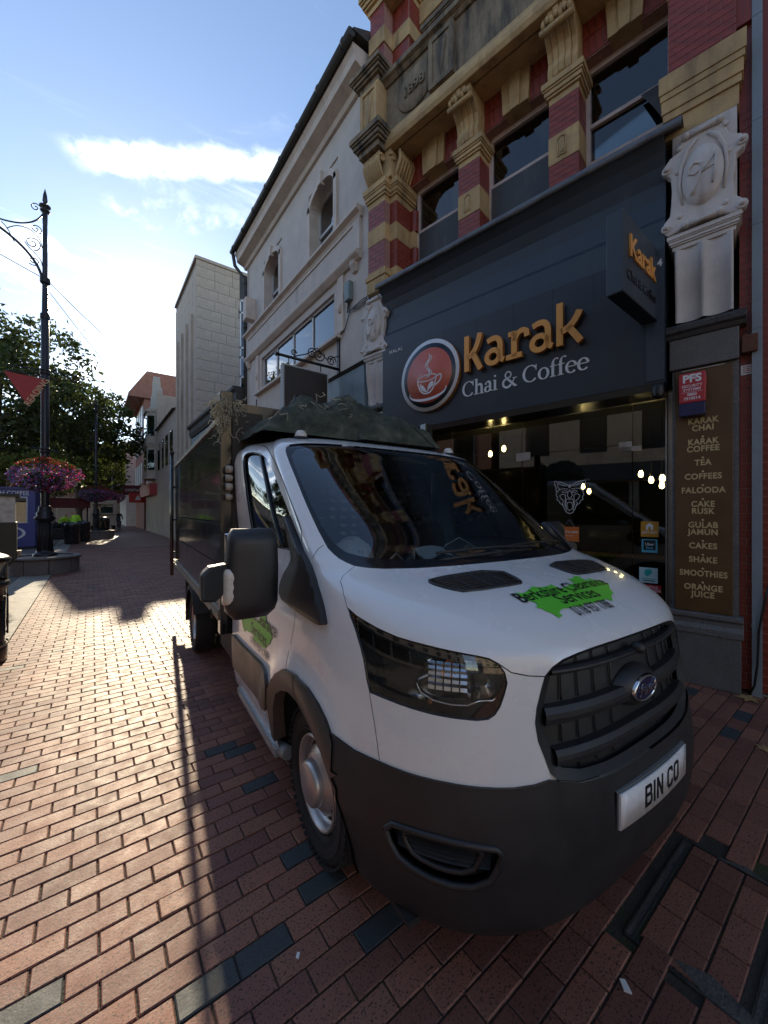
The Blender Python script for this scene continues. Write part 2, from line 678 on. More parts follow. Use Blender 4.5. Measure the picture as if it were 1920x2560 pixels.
# recessed access cover, two trays filled with the same pavers
M['steel_dark'] = mat('worn_steel', (.06, .06, .055), .6, .5, var=.3, vscale=20, bump=.3, bscale=80)
M['mortar_patch'] = mat('mortar_patch', (.085, .08, .072), .9, var=.3, vscale=15, bump=.6, bscale=60)
tr = empty('access_cover', (0, 0, 0), 0, 'pair of recessed steel access covers paved with brick in front of the bumper', 'manhole cover')
for xx in (TRAY[0] - .022, TRAY[1] + .022):
    MB().box(xx - .006, xx + .006, TRAY[2], TRAY[3] + .03, -.03, .001).build('side_frame', M['steel_dark'], tr)
for yy in (TRAY[3] + .018, .272, -.075):
    f2 = MB()
    for d in (-.017, .012):
        f2.box(TRAY[0] - .016, TRAY[1] + .016, yy + d, yy + d + .005, -.03, .0008)
    f2.build('cross_bar', M['steel_dark'], tr)
    MB().box(TRAY[0] - .015, TRAY[1] + .015, yy - .011, yy + .011, -.03, -.003).build('grime_gap', M['mortar_patch'], tr)
for row in range(10):
    yy = TRAY[3] - .055 - row * .0985
    if abs(yy - .272) < .05 or abs(yy + .075) < .05:
        continue
    for k in range(4):
        xa = TRAY[0] + (k - (.5 if row % 2 else 0)) * .203 + .02
        xb = xa + .203
        xa, xb = max(xa, TRAY[0] - .01), min(xb, TRAY[1] + .01)
        if xb - xa < .04:
            continue
        o = bpy.data.objects.new('brick', unit)
        o.location = ((xa + xb) / 2, yy, .0)
        o.scale = ((xb - xa) / PX_, .96, 1)
        link(o, tr)
MB().prism([(1.70, .40), (1.745, .50), (1.79, .40), (1.73, .22), (1.70, .22)], -.02, .0012).build('mortar_fill', M['mortar_patch'], tr)
MB().prism([(2.425, .52), (2.47, .42), (2.43, .33)], -.02, .0012).build('mortar_fill', M['mortar_patch'], tr)

# fallen leaves and litter
M['leaf_dry'] = mat('dry_leaf', (.36, .22, .09), .7, var=.3, vscale=30)
M['paper_white'] = mat('paper_white', (.75, .75, .72), .8, var=.05)


def plane_leaf(name, loc, size, rz, label, cat):
    b = MB()
    lob = [(0, -.5), (.12, -.2), (.45, -.28), (.28, .0), (.5, .22), (.2, .2), (.05, .55), (-.14, .2), (-.46, .3), (-.25, 0), (-.48, -.22), (-.1, -.2)]
    vs = [(0, 0, .02)] + [(x * size, y * size, .008 + .03 * size * abs(x) * 2 * (1 if i % 2 else .4)) for i, (x, y) in enumerate(lob)]
    n = len(lob)
    b.add(vs, [(0, 1 + i, 1 + (i + 1) % n) for i in range(n)], True)
    vs2 = [(q[0], q[1], q[2] - .0015) for q in vs]
    b.add(vs2, [(0, 1 + (i + 1) % n, 1 + i) for i in range(n)], True)
    o = b.build(name, M['leaf_dry'], None, fix=False)
    o.location = loc
    o.rotation_euler = (0, 0, rz)
    return tag(o, label, cat)


plane_leaf('fallen_leaf', (4.70, .79, 0), .19, .5, 'dry brown leaf lying against the granite pillar base', 'leaf')
plane_leaf('fallen_leaf', (3.80, .545, 0), .13, 2.0, 'pale curled leaf lying on open paving beside the bumper', 'leaf')
lt = [((1.501, .573), .022, 'small white litter scrap on the bricks just in front of the bumper'), ((.62, 1.36), .012, 'tiny white chip of litter on the dark blue paving brick')]
for (x, y), s_, lab in lt:
    b = MB()
    b.prism([(-s_, -s_ * .4), (s_ * .8, -s_ * .55), (s_, s_ * .3), (-s_ * .5, s_ * .6)], 0.001, s_ * .35)
    o = b.build('litter_scrap', M['paper_white'])
    o.location = (x, y, .001)
    o.rotation_euler = (0, 0, 1.0)
    tag(o, lab, 'litter')

# ------------------------------------------------------------------ the red brick shop building
M['brick_red'] = mat('glazed_red_brick', (.255, .042, .024), .38, var=.3, vscale=3, bump=.15, bscale=60, coord='Generated', dirt=(4, (.06, .02, .02), .5, .85))
M['mortar_pink'] = mat('pale_mortar', (.36, .20, .16), .9, var=.2, vscale=20)
M['stone'] = mat('yellow_sandstone', (.50, .345, .165), .8, var=.22, vscale=3.2, bump=.35, bscale=28, dirt=(3.2, (.17, .115, .065), .5, .78))
M['stone_dark'] = mat('weathered_sandstone', (.26, .205, .135), .9, var=.3, vscale=5, bump=.5, bscale=30, dirt=(5, (.055, .052, .045), .42, .68))
M['stone_white'] = mat('painted_stone', (.60, .555, .52), .55, var=.1, vscale=5, bump=.2, bscale=35, dirt=(6, (.33, .29, .255), .52, .85))
M['granite'] = mat('grey_granite', (.105, .10, .10), .45, var=.15, vscale=6, speck=(190, (.30, .29, .28)))
M['granite_blk'] = mat('dark_granite', (.035, .035, .037), .3, var=.15, vscale=6, speck=(160, (.10, .10, .10)))
M['navy'] = mat('navy_paint', (.030, .043, .060), .42, var=.12, vscale=2.5, dirt=(5, (.045, .055, .07), .5, .8))
M['navy_dark'] = mat('navy_sign_panel', (.021, .030, .042), .36, var=.08, vscale=2)
M['black_gloss'] = mat('black_gloss', (.012, .012, .013), .18, var=.05)
M['lead'] = mat('lead_flashing', (.14, .145, .155), .5, .4, var=.25, vscale=7, bump=.6, bscale=9)
M['sash'] = mat('old_cream_sash_paint', (.62, .50, .45), .6, var=.15, vscale=7, bump=.2, bscale=50, dirt=(7, (.28, .2, .16), .55, .8))
M['glass'] = glass_mat('window_glass', (.7, .78, .8), .8)
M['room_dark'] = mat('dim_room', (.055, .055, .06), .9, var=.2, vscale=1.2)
M['grime_panel'] = mat('grimy_panel', (.05, .052, .055), .5, var=.3, vscale=3, dirt=(6, (.12, .12, .12), .5, .8))
M['alu'] = mat('brushed_aluminium', (.42, .40, .38), .38, .9, var=.12, vscale=9)
M['orange'] = mat('orange_acrylic', (.86, .37, .075), .35, var=.05)
M['orange_side'] = mat('orange_acrylic_edge', (.42, .155, .03), .4, var=.05)
M['white_letter'] = mat('white_letter', (.72, .72, .73), .5, var=.04)
M['coral'] = mat('coral_disc', (.60, .135, .085), .4, var=.05)
M['brown_board'] = mat('brown_board', (.105, .052, .016), .45, var=.18, vscale=3, bump=.08, bscale=40)
M['gold_letter'] = mat('gold_letter', (.56, .42, .20), .5, var=.05)
M['wood_dark'] = mat('dark_wood', (.075, .04, .022), .55, var=.25, vscale=5)
M['bulb'] = emit_mat('warm_bulb', (1.0, .62, .22), 24)
M['red_box'] = mat('red_plastic', (.46, .035, .045), .35, var=.06)
M['blue_box'] = mat('dark_blue_plastic', (.02, .02, .075), .35, var=.06)
M['black_metal'] = mat('black_metal', (.016, .016, .017), .42, .3, var=.15)
M['conduit'] = mat('grey_trunking', (.23, .27, .30), .5, .2, var=.1, vscale=4)
M['blue_brick'] = mat('blue_glazed_brick', (.026, .045, .065), .22, var=.3, vscale=6)
M['rust'] = mat('rusty_box', (.13, .05, .03), .8, var=.3, vscale=20, bump=.5, bscale=50)

KA_LOC, KA_ROT = (4.744, .86, 0), R(10.1)
shop = empty('shop_building', KA_LOC, KA_ROT, 'red brick and stone shop building dated 1898 with navy coffee shop front', 'building')
FACE = (R(90), 0, R(-90))
unit_brick = MB().box(-.5, .5, -.5, .5, -.5, .5).mesh('brick')
unit_brick.materials.append(M['brick_red'])
NB = [0]
rbk = random.Random(11)


def bricks(face, fixed, a0, a1, z0, z1, back=.10, parent=None, bl=.215, bh=.072, phase=0, joint=.005):
    """a face of single bricks over a mortar bed. face 'x': faces -X at X=fixed, runs along Y; face 'y': faces -Y at Y=fixed, runs along X"""
    parent = parent or shop
    n = max(1, round((z1 - z0) / bh))
    h = (z1 - z0) / n
    m = MB()
    if face == 'x':
        m.box(fixed + .004, fixed + back, a0 + .001, a1 - .001, z0, z1)
    else:
        m.box(a0 + .001, a1 - .001, fixed + .004, fixed + back, z0, z1)
    m.build('mortar_bed', M['mortar_pink'], parent)
    for i in range(n):
        zc = z0 + (i + .5) * h
        x = a0 - (bl / 2 if (i + phase) % 2 else 0)
        while x < a1 - 1e-4:
            p, q = max(x, a0), min(x + bl, a1)
            x += bl
            if q - p < .025:
                continue
            o = bpy.data.objects.new('brick', unit_brick)
            dl, dh, dd = q - p - joint, h - joint, .05
            j = rbk.uniform(-.0012, .0012)
            if face == 'x':
                o.location = (fixed + dd / 2 + j, (p + q) / 2, zc)
                o.scale = (dd, dl, dh)
            else:
                o.location = ((p + q) / 2, fixed + dd / 2 + j, zc)
                o.scale = (dl, dd, dh)
            link(o, parent)
            NB[0] += 1


def moulding(name, prof, y0, y1, m, parent=None, bevel=0):
    """profile given as (x, z) pairs, run along the facade"""
    b = MB()
    b.prism(prof, y0, y1, 'y')
    return b.build(name, m, parent or shop, bevel)


def capped(name, x, y0, y1, z0, z1, out, m, depth=.45, parent=None):
    """stepped moulded block round a pier: front at x, projecting more towards the top"""
    b = MB()
    steps = [(0, 0, .30), (out * .35, .30, .42), (out * .6, .42, .62), (out * .8, .62, .72), (out, .72, 1.0)]
    for o_, a, c in steps:
        b.box(x - o_, x + depth, y0 - o_, y1 + o_, z0 + (z1 - z0) * a, z0 + (z1 - z0) * c - .001)
    return b.build(name, m, parent or shop, .004)


# --- main wall behind everything, in pieces so that the windows are real openings
wb = MB()
wb.box(.70, 8, 4.28, 4.83, 5.45, 11.4)
wb.box(.70, 8, -.02, .52, 5.45, 11.4)
wb.box(.70, 8, 2.82, 3.16, 5.45, 7.35)
wb.box(.70, 8, 1.46, 1.81, 5.45, 7.35)
wb.box(.70, 8, .52, 4.28, 7.35, 11.4)
wb.box(.55, 8, .52, 4.40, 5.2, 5.62)
wb.build('wall', M['brick_red'], shop)
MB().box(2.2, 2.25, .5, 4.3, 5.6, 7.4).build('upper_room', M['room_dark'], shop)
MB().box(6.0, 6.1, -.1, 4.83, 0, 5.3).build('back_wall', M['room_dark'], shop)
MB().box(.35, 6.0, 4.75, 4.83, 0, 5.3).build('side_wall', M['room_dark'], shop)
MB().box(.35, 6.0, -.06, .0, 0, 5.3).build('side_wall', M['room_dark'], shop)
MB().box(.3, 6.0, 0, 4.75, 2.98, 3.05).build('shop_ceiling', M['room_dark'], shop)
MB().box(.2, 6.0, 0, 4.75, -.02, .012).build('shop_floor', M['wood_dark'], shop)

# --- first floor piers
for (ya, yb) in ((2.812, 3.172), (1.456, 1.817)):
    bricks('x', .30, ya, yb, 5.58, 6.14, phase=1)
    bricks('x', .30, ya, yb, 6.50, 6.925)
    bricks('y', ya, .305, .60, 5.58, 6.14)
    bricks('y', ya, .305, .60, 6.50, 6.925, phase=1)
    MB().box(.31, .70, ya + .004, yb - .001, 5.5, 7.0).build('pier_core', M['mortar_pink'], shop)
    MB().box(.292, .62, ya - .006, yb + .004, 6.14, 6.50).build('stone_band', M['stone'], shop, .006)
    # little shield carved on the band
    sh = MB()
    yc = (ya + yb) / 2 + .02
    for pts in ([(yc - .055, 6.41), (yc - .05, 6.28), (yc - .03, 6.235), (yc - .055, 6.20)], [(yc + .055, 6.41), (yc + .045, 6.28), (yc + .03, 6.235), (yc + .05, 6.205)],
                [(yc - .055, 6.41), (yc - .02, 6.45), (yc + .02, 6.45), (yc + .055, 6.41)], [(yc - .055, 6.20), (yc, 6.215), (yc + .05, 6.205)]):
        sh.tube([(.29, q[0], q[1]) for q in pts], .011, 6)
    sh.prism([(yc - .035, 6.39), (yc, 6.42), (yc + .035, 6.39), (yc + .028, 6.27), (yc, 6.24), (yc - .028, 6.27)], .284, .30, 'x')
    sh.build('carved_shield', M['stone'], shop)
    capped('capital', .30, ya, yb, 6.925, 7.19, .075, M['stone'], .32)
    # scrolled console carrying the cornice
    co = MB()
    prof = [(.30, 7.19), (.26, 7.22), (.24, 7.30), (.27, 7.42), (.24, 7.54), (.15, 7.64), (.06, 7.70), (.03, 7.80), (.62, 7.80), (.62, 7.19)]
    for k in range(5):
        f0, f1 = k / 5, (k + 1) / 5
        d = [0, .022, .034, .022, 0][k]
        co.prism([(q[0] - (d if q[0] < .5 else 0), q[1]) for q in prof], ya + (yb - ya) * f0, ya + (yb - ya) * f1, 'y')
    co.build('console', M['stone'], shop, .012)
    lf = MB()
    for k in range(7):
        yy = ya + (yb - ya) * (k + .5) / 7
        lf.ball((.03, yy, 7.70 + .03 * (k % 2)), .035, 7, 5, (1, .8, 1.4))
    lf.tube([(.05, ya - .02, 7.63), (.05, yb + .02, 7.63)], .035, 8)
    lf.build('carved_leaves', M['stone'], shop)
# keystone lintels over the windows
for (ya, yb) in ((3.172, 4.28), (1.817, 2.812), (.52, 1.456)):
    w3 = (yb - ya) / 3
    for k in range(3):
        a, b_ = ya + k * w3, ya + (k + 1) * w3
        if k == 1:
            mb = MB()
            mb.prism([(a - .02, 7.36), (b_ + .02, 7.36), (b_ + .05, 7.86), (a - .05, 7.86)], .40, .72, 'x')
            mb.prism([(a + .1, 7.34), (b_ - .1, 7.34), (b_ - .08, 7.86), (a + .08, 7.86)], .37, .41, 'x')
            mb.build('keystone', M['stone'], shop, .006)
        else:
            MB().box(.455, .72, a + .002, b_ - .002, 7.35, 7.86).build('mortar_bed', M['mortar_pink'], shop)
            nn = 4
            for c in range(nn):
                for hh, (za, zb) in enumerate(((7.36, 7.60), (7.605, 7.85))):
                    o = bpy.data.objects.new('brick', unit_brick)
                    o.location = (.47, a + (c + .5) * w3 / nn, (za + zb) / 2)
                    o.scale = (.05, w3 / nn - .008, zb - za - .006)
                    link(o, shop)
                    NB[0] += 1

# --- sash windows
for wi, (ya, yb, zb) in enumerate(((3.172, 4.20, 5.62), (1.817, 2.812, 5.62), (.55, 1.456, 6.08))):
    win = MB()
    win.box(.60, .70, ya, ya + .05, zb, 7.35)
    win.box(.60, .70, yb - .05, yb, zb, 7.35)
    win.box(.60, .70, ya, yb, 7.28, 7.35)
    wo_ = win.build('sash_window', M['sash'], shop, .004)
    MB().box(.61, .66, ya + .05, yb - .05, 6.59, 6.64).build('meeting_rail', M['sash'], wo_, .004)
    MB().box(.648, .654, ya + .05, yb - .05, 6.64, 7.28).build('pane', M['glass'], wo_, fix=False)
    if wi < 2:
        MB().box(.60, .63, ya + .03, yb - .03, zb, 6.585).build('blanking_panel', M['grime_panel'], wo_)
    else:
        MB().box(.62, .68, ya + .05, yb - .05, 6.08, 6.17).build('bottom_rail', M['sash'], wo_, .004)
        MB().box(.656, .662, ya + .05, yb - .05, 6.17, 6.59).build('pane', M['glass'], wo_, fix=False)
        cu_b = MB()
        cu_b.strip([[(.58 - .04 * k, .56 + .30 * (1 - k / 6) ** 1.5 * q / 5, 6.60 - .9 * k / 6 * (1 if q < 5 else .98)) for q in range(6)] for k in range(7)])
        cu_b.build('torn_felt', M['grime_panel'], wo_, fix=False)
    MB().box(1.0, 1.02, ya, yb, 5.7, 7.4).build('dark_room_sheet', M['room_dark'], wo_)  # dark sheet stands in for the unlit room behind the panes

# --- cornice and parapet with the date
moulding('cornice', [(.72, 7.86), (.12, 7.86), (.10, 7.80), (-.02, 7.80), (-.05, 7.86), (-.05, 7.93), (-.02, 8.00), (-.01, 8.06), (.72, 8.06)], .4, 4.42, M['stone'], bevel=.006)
moulding('soffit', [(.72, 7.81), (.13, 7.81), (.13, 7.858), (.72, 7.858)], .4, 4.42, M['stone'])
MB().box(.03, .70, .4, 4.83, 8.06, 8.86).build('parapet', M['stone_dark'], shop, .004)
moulding('parapet_cap', [(.70, 8.86), (.0, 8.86), (-.04, 8.90), (-.09, 8.92), (-.09, 9.00), (-.03, 9.07), (.70, 9.07)], .4, 4.45, M['stone_dark'], bevel=.006)
for yc in (3.27, 1.62):
    b = MB()
    b.box(-.03, .05, yc - .22, yc + .22, 8.08, 8.85)
    for (a, c, d, e) in ((-.22, -.15, 8.09, 8.84), (.15, .22, 8.09, 8.84)):
        b.box(-.05, -.028, yc + a, yc + c, d, e)
    b.box(-.05, -.028, yc - .15, yc + .15, 8.78, 8.84)
    b.box(-.05, -.028, yc - .15, yc + .15, 8.09, 8.15)
    b.prism([(yc - .1, 8.7), (yc, 8.2), (yc + .1, 8.7)], -.045, -.028, 'x')
    b.build('parapet_die', M['stone_dark'], shop, .005)
    capped('die_cap', -.03, yc - .23, yc + .23, 8.86, 9.10, .09, M['stone_dark'], .3)
ov = MB()
ov.lathe([(.345, 0), (.355, .012), (.34, .03), (.0001, .034)], 36, (.03, 3.80, 8.44), 'x', tf=lambda q: (.06 - q[0] * 1.0, 3.80 + (q[1] - 3.80) * 1.0, 8.44 + (q[2] - 8.44) * .92))
ov.build('date_panel', M['stone_dark'], shop)
dt = text('date_numerals', '1898', .22, M['stone_dark'], shop, (-.012, 3.80, 8.44), FACE, .018, .004)
# left return of the parapet and cornice over the end pier
capped('pier_cornice', -.20, 4.40, 4.86, 7.78, 8.10, .12, M['stone_dark'], .9)
MB().box(-.18, .7, 4.42, 4.85, 8.10, 8.90).build('parapet_pedestal', M['stone'], shop, .005)
pn = MB()
for a in ((4.44, 4.50, 8.14, 8.86), (4.77, 4.83, 8.14, 8.86), (4.50, 4.77, 8.80, 8.86), (4.50, 4.77, 8.14, 8.20)):
    pn.box(-.20, -.178, a[0], a[1], a[2], a[3])
pn.prism([(4.55, 8.72), (4.635, 8.28), (4.72, 8.72)], -.195, -.178, 'x')
pn.build('pedestal_panel', M['stone'], shop)
capped('pedestal_cap', -.18, 4.42, 4.85, 8.90, 9.16, .14, M['stone_dark'], .85)
# --- second floor, only its left end shows
bricks('x', .02, 4.47, 4.80, 9.20, 9.72, back=.6)
bricks('x', .02, 4.47, 4.80, 10.0, 10.45, back=.6)
bricks('y', 4.10, .25, .62, 9.1, 9.72)
bricks('y', 4.10, .25, .62, 10.0, 10.40)
b = MB()
b.box(.0, .62, 4.45, 4.82, 9.72, 10.0)
b.box(.22, .62, 4.08, 4.45, 9.72, 10.0)
b.build('stone_band', M['stone'], shop, .006)
MB().box(.24, .7, 4.12, 4.46, 9.0, 10.45).build('pier_core', M['brick_red'], shop)
capped('capital', .0, 4.10, 4.84, 10.42, 10.75, .12, M['stone'], .7)
b = MB()
b.box(.52, .70, .5, 4.1, 10.15, 10.5)
b.build('stone_band', M['stone'], shop, .01)
b = MB()
for a in ((3.2, 3.27, 9.07, 10.15), (4.0, 4.07, 9.07, 10.15), (3.2, 4.07, 10.09, 10.15)):
    b.box(.60, .69, *a)
wo_ = b.build('sash_window', M['sash'], shop)
MB().box(.64, .646, 3.27, 4.0, 9.07, 10.09).build('pane', M['glass'], wo_, fix=False)

# --- left end pier, first floor
def end_pier(z0, z1, is_stone):
    if is_stone:
        b = MB()
        b.box(-.006, .62, 4.425, 4.835, z0, z1)
        b.box(.124, .62, 4.275, 4.43, z0, z1)
        b.box(.50, .70, 4.20, 4.28, z0, z1)
        b.build('stone_band', M['stone'], shop, .006)
    else:
        bricks('x', 0, 4.43, 4.83, z0, z1, back=.5)
        bricks('x', .13, 4.28, 4.43, z0, z1, back=.4, phase=1)
        bricks('y', 4.28, .135, .52, z0, z1, phase=1)
        b = MB()
        b.lathe([(.075, z0), (.075, z1)], 12, (.58, 4.24, 0))
        b.build('angle_roll', M['brick_red'], shop)


end_pier(5.87, 6.33, False)
end_pier(6.33, 6.62, True)
end_pier(6.62, 6.985, False)
MB().box(.14, .62, 4.29, 4.825, 5.5, 7.6).build('pier_core', M['mortar_pink'], shop)
for (y0, y1, xf, zz0) in ((4.43, 4.83, 0, 0), (4.28, 4.44, .13, 0)):
    capped('capital', xf, y0, y1, 6.985, 7.33, .07, M['stone'], .5)
b = MB()
b.box(-.02, .6, 4.41, 4.85, 5.50, 5.72)
b.box(-.04, .6, 4.39, 4.87, 5.72, 5.80)
b.box(-.01, .6, 4.42, 4.84, 5.80, 5.87)
b.box(.11, .6, 4.26, 4.42, 5.50, 5.86)
b.build('pier_base', M['stone'], shop, .01)
# leafy volute capital: fluted bell with two curled horns
vc = MB()
for k in range(9):
    yy = 4.46 + .34 * k / 8
    vc.tube([(.02, yy, 7.33), (-.05, yy, 7.45), (-.13, yy, 7.60), (-.11, yy, 7.75)], [.022, .026, .03, .022], 6)
for k in range(7):
    xx = .10 + .42 * k / 6
    vc.tube([(xx, 4.30, 7.33), (xx, 4.24, 7.45), (xx, 4.16, 7.60), (xx, 4.18, 7.75)], [.022, .03, .036, .025], 6)
for (cx, cy) in ((-.06, 4.44), (.06, 4.30)):
    sp = [(cx - .06 * math.cos(t) * (1 - t / 9), cy, 7.66 + .07 * math.sin(t) * (1 - t / 9)) for t in [q * .35 for q in range(20)]]
    vc.tube(sp, .024, 6)
vc.box(.0, .5, 4.30, 4.82, 7.33, 7.78)
vc.build('volute_capital', M['stone'], shop)

# --- right hand pier above the shield
bricks('x', 0, .02, .53, 6.05, 6.85, back=.5)
bricks('x', 0, .02, .53, 7.15, 7.80, back=.5)
bricks('y', .0, .02, .3, 7.4, 7.5)
MB().box(-.008, .62, .012, .538, 6.85, 7.15).build('stone_band', M['stone'], shop, .006)
sh = MB()
for pts in ([(.33, 7.10), (.34, 6.98), (.30, 6.93), (.34, 6.89)], [(.21, 7.10), (.20, 6.98), (.24, 6.93), (.20, 6.89)], [(.33, 7.10), (.27, 7.14), (.21, 7.10)], [(.34, 6.89), (.27, 6.91), (.20, 6.89)]):
    sh.tube([(-.01, q[0], q[1]) for q in pts], .012, 6)
sh.prism([(.235, 7.08), (.27, 7.11), (.305, 7.08), (.295, 6.96), (.27, 6.93), (.245, 6.96)], -.016, .0, 'x')
sh.build('carved_shield', M['stone'], shop)
capped('pier_base', -.02, .0, .55, 5.42, 6.05, .05, M['stone'], .5)
MB().box(-.02, .6, -.02, .57, 5.78, 5.86).build('base_roll', M['stone'], shop, .02)
MB().box(.06, .6, -.14, .02, 6.2, 8.0).build('brick_return', M['brick_red'], shop)

# --- brick strip beside the pillar and the trunking that ends it
bricks('x', .10, -.20, .0, .03, 5.40, back=.4, bl=.30, bh=.078)
MB().box(.10, .5, -.2, .0, 5.4, 9).build('brick_return', M['brick_red'], shop)
tk = MB()
tk.box(.05, .11, -.155, -.085, 0, 9.5)
for z in range(0, 10):
    tk.box(.047, .113, -.158, -.082, z * .95 + .5, z * .95 + .503)
tko = tk.build('grey_trunking', M['conduit'], shop)

# --- ground floor pillar: plinth, menu board, granite cap
b = MB()
b.box(0, .4, -.015, .53, 0, .50)
b.prism([(-.012, .50), (-.012, .56), (.004, .60), (.004, .64), (-.015, .66), (-.015, .70), (.02, .705), (.4, .705), (.4, .50)], -.03, .54, 'y')
b.build('granite_plinth', M['granite'], shop, .006)
b = MB()
b.box(.045, .40, .0, .50, .705, 3.10)
b.build('pillar_core', M['granite'], shop)
MB().box(.022, .046, .045, .475, .71, 3.075).build('menu_board', M['brown_board'], shop, .003)
b = MB()
b.box(.0, .4, .0, .52, 3.10, 3.40)
b.build('granite_block', M['granite'], shop, .006)
b = MB()
b.prism([(.4, 3.40), (-.01, 3.40), (-.03, 3.44), (-.05, 3.46), (-.05, 3.50), (-.02, 3.54), (.4, 3.54)], -.05, .57, 'y')
b.build('granite_cornice', M['granite_blk'], shop, .006)
MB().box(.012, .022, .10, .42, 3.07, 3.078).build('board_trim', M['alu'], shop)
menu = ['KARAK', 'CHAI', '.', 'KARAK', 'COFFEE', '.', 'TEA', '.', 'COFFEES', '.', 'FALOODA', '.', 'CAKE', 'RUSK', '.', 'GULAB', 'JAMUN', '.', 'CAKES', '.', 'SHAKE', '.', 'SMOOTHIES', '.', 'ORANGE', 'JUICE']
zt = 2.565
for i, wd in enumerate(menu):
    if wd == '.':
        zt -= .047
        bb = MB()
        bb.lathe([(.010, 0), (.010, .003), (.0001, .003)], 10, (.022, .26, zt + .030), 'x', tf=lambda q: (.022 - (q[0] - .022), q[1], q[2]))
        bb.build('bullet_dot', M['gold_letter'], shop)
        zt -= .019
    else:
        text('menu_word', wd, .078, M['gold_letter'], shop, (.0205, .26, zt), FACE, .0012, .0022, sx=.86 if len(wd) < 9 else .8, spacing=1.08)
        zt -= .0685

# --- white painted console (fluted) and number cartouche, right and left
def console_and_shield(yc, xo, nm):
    # fluted corbel swelling outwards to the top
    c = MB()
    ncol = 25
    rows = []
    for k in range(13):
        t = k / 12
        z = 3.56 + .70 * t
        bow = -.015 - .085 * math.sin(min(1, t * 1.05) * math.pi / 2) ** 2 + .03 * t
        row = []
        for j in range(ncol):
            f = j / (ncol - 1)
            yy = yc - .215 + .43 * f
            fl = 0
            for c0, w_ in ((.26, .2), (.74, .2)):
                if abs(f - c0) < w_:
                    fl = .032 * math.cos((f - c0) / w_ * math.pi / 2) ** .6
            if abs(f - .5) < .05:
                fl = -.012 * math.cos((f - .5) / .05 * math.pi / 2)
            row.append((xo + bow + fl, yy, z))
        rows.append(row)
    c.strip(rows)
    c.strip([[r[0], (xo + .3, r[0][1], r[0][2])] for r in rows])
    c.strip([[r[-1], (xo + .3, r[-1][1], r[-1][2])] for r in rows])
    c.build('fluted_corbel', M['stone_white'], shop)
    capped('corbel_cap', xo - .06, yc - .235, yc + .235, 4.26, 4.40, .04, M['stone_white'], .36)
    b_ = MB()
    b_.box(xo - .02, xo + .3, yc - .24, yc + .24, 4.40, 5.42)
    b_.build('shield_back', M['stone_white'], shop, .006)
    # strapwork plate
    pl = [(-.20, 4.40), (-.27, 4.39), (-.30, 4.44), (-.28, 4.50), (-.225, 4.56), (-.215, 4.72), (-.235, 4.82), (-.235, 4.92), (-.29, 4.96), (-.305, 5.03), (-.27, 5.09),
          (-.20, 5.13), (-.17, 5.20), (-.16, 5.30), (-.10, 5.31), (.10, 5.33), (.17, 5.30), (.18, 5.20), (.25, 5.17), (.30, 5.11), (.295, 5.03), (.245, 4.98), (.235, 4.85),
          (.24, 4.72), (.25, 4.60), (.30, 4.55), (.31, 4.46), (.27, 4.41), (.20, 4.42), (.10, 4.46), (-.08, 4.45)]
    c = MB()
    c.prism([(yc + q[0], q[1]) for q in pl], xo - .10, xo - .01, 'x')
    c.build('strapwork', M['stone_white'], shop, .014, 3)
    sc = MB()
    for (dy, z, s_) in ((-.275, 5.02, 1), (.275, 5.06, -1), (-.275, 4.445, 1), (.28, 4.49, -1)):
        sc.tube([(xo - .115 + .10 * q / 4, yc + dy, z) for q in range(5)], [.04, .042, .04, .036, .03], 10)
        sc.ball((xo - .12, yc + dy, z), .024, 8, 5)
    for (dy, z) in ((-.19, 5.24), (.2, 5.22), (-.19, 4.52), (.2, 4.56), (-.21, 4.98), (.22, 5.0)):
        sc.ball((xo - .10, yc + dy * .86, z), .026, 8, 5, (.6, 1, 1))
    for z in (5.30, 4.45):
        sc.tube([(xo - .105, yc - .12, z), (xo - .112, yc, z - .005), (xo - .105, yc + .12, z)], [.034, .018, .034], 10)
        for dy in (-.12, .12):
            sc.ball((xo - .11, yc + dy, z), .036, 8, 6)
    for sg in (-1, 1):
        sc.tube([(xo - .105, yc + sg * .04, 5.24), (xo - .11, yc + sg * .11, 5.17), (xo - .11, yc + sg * .16, 5.03), (xo - .108, yc + sg * .175, 4.85), (xo - .105, yc + sg * .15, 4.66)], [.014, .02, .018, .015, .008], 7)
    sc.build('scrolls', M['stone_white'], shop)
    ovl = MB()
    ovl.lathe([(.205, 0), (.19, .03), (.12, .045), (.0001, .05)], 30, (0, 0, 0), 'x', tf=lambda q: (xo - .098 - q[0], yc + q[1] * .78, 4.87 + q[2] * 1.38))
    ovl.build('oval_boss', M['stone_white'], shop)
    nb = MB()
    P = lambda u, v, w: (xo - .150 - w, yc - u, 4.87 + v)
    nine = [(-.02, .09), (-.06, .115), (-.10, .08), (-.10, .03), (-.06, .0), (-.02, .03), (-.005, .085), (-.02, -.03), (-.06, -.13), (-.085, -.18)]
    nb.tube([P(u, v, -.004) for u, v in nine], .010, 6)
    for pts in ([(.10, .14), (.02, .03), (.0, -.005), (.09, .03)], [(.10, .14), (.09, -.02), (.075, -.14)]):
        nb.tube([P(u, v, -.004) for u, v in pts], .010, 6)
    nb.build('number_94', M['stone_white'], shop)


console_and_shield(.255, .0, 'right')
console_and_shield(4.60, .0, 'left')
MB().box(.0, .35, 4.37, 4.83, 0, 3.56).build('left_pillar', M['stone_white'], shop, .01)
b = MB()
b.prism([(.4, 3.40), (-.01, 3.40), (-.05, 3.46), (-.05, 3.50), (-.02, 3.54), (.4, 3.54)], 4.33, 4.87, 'y')
b.build('granite_cornice', M['granite_blk'], shop, .006)

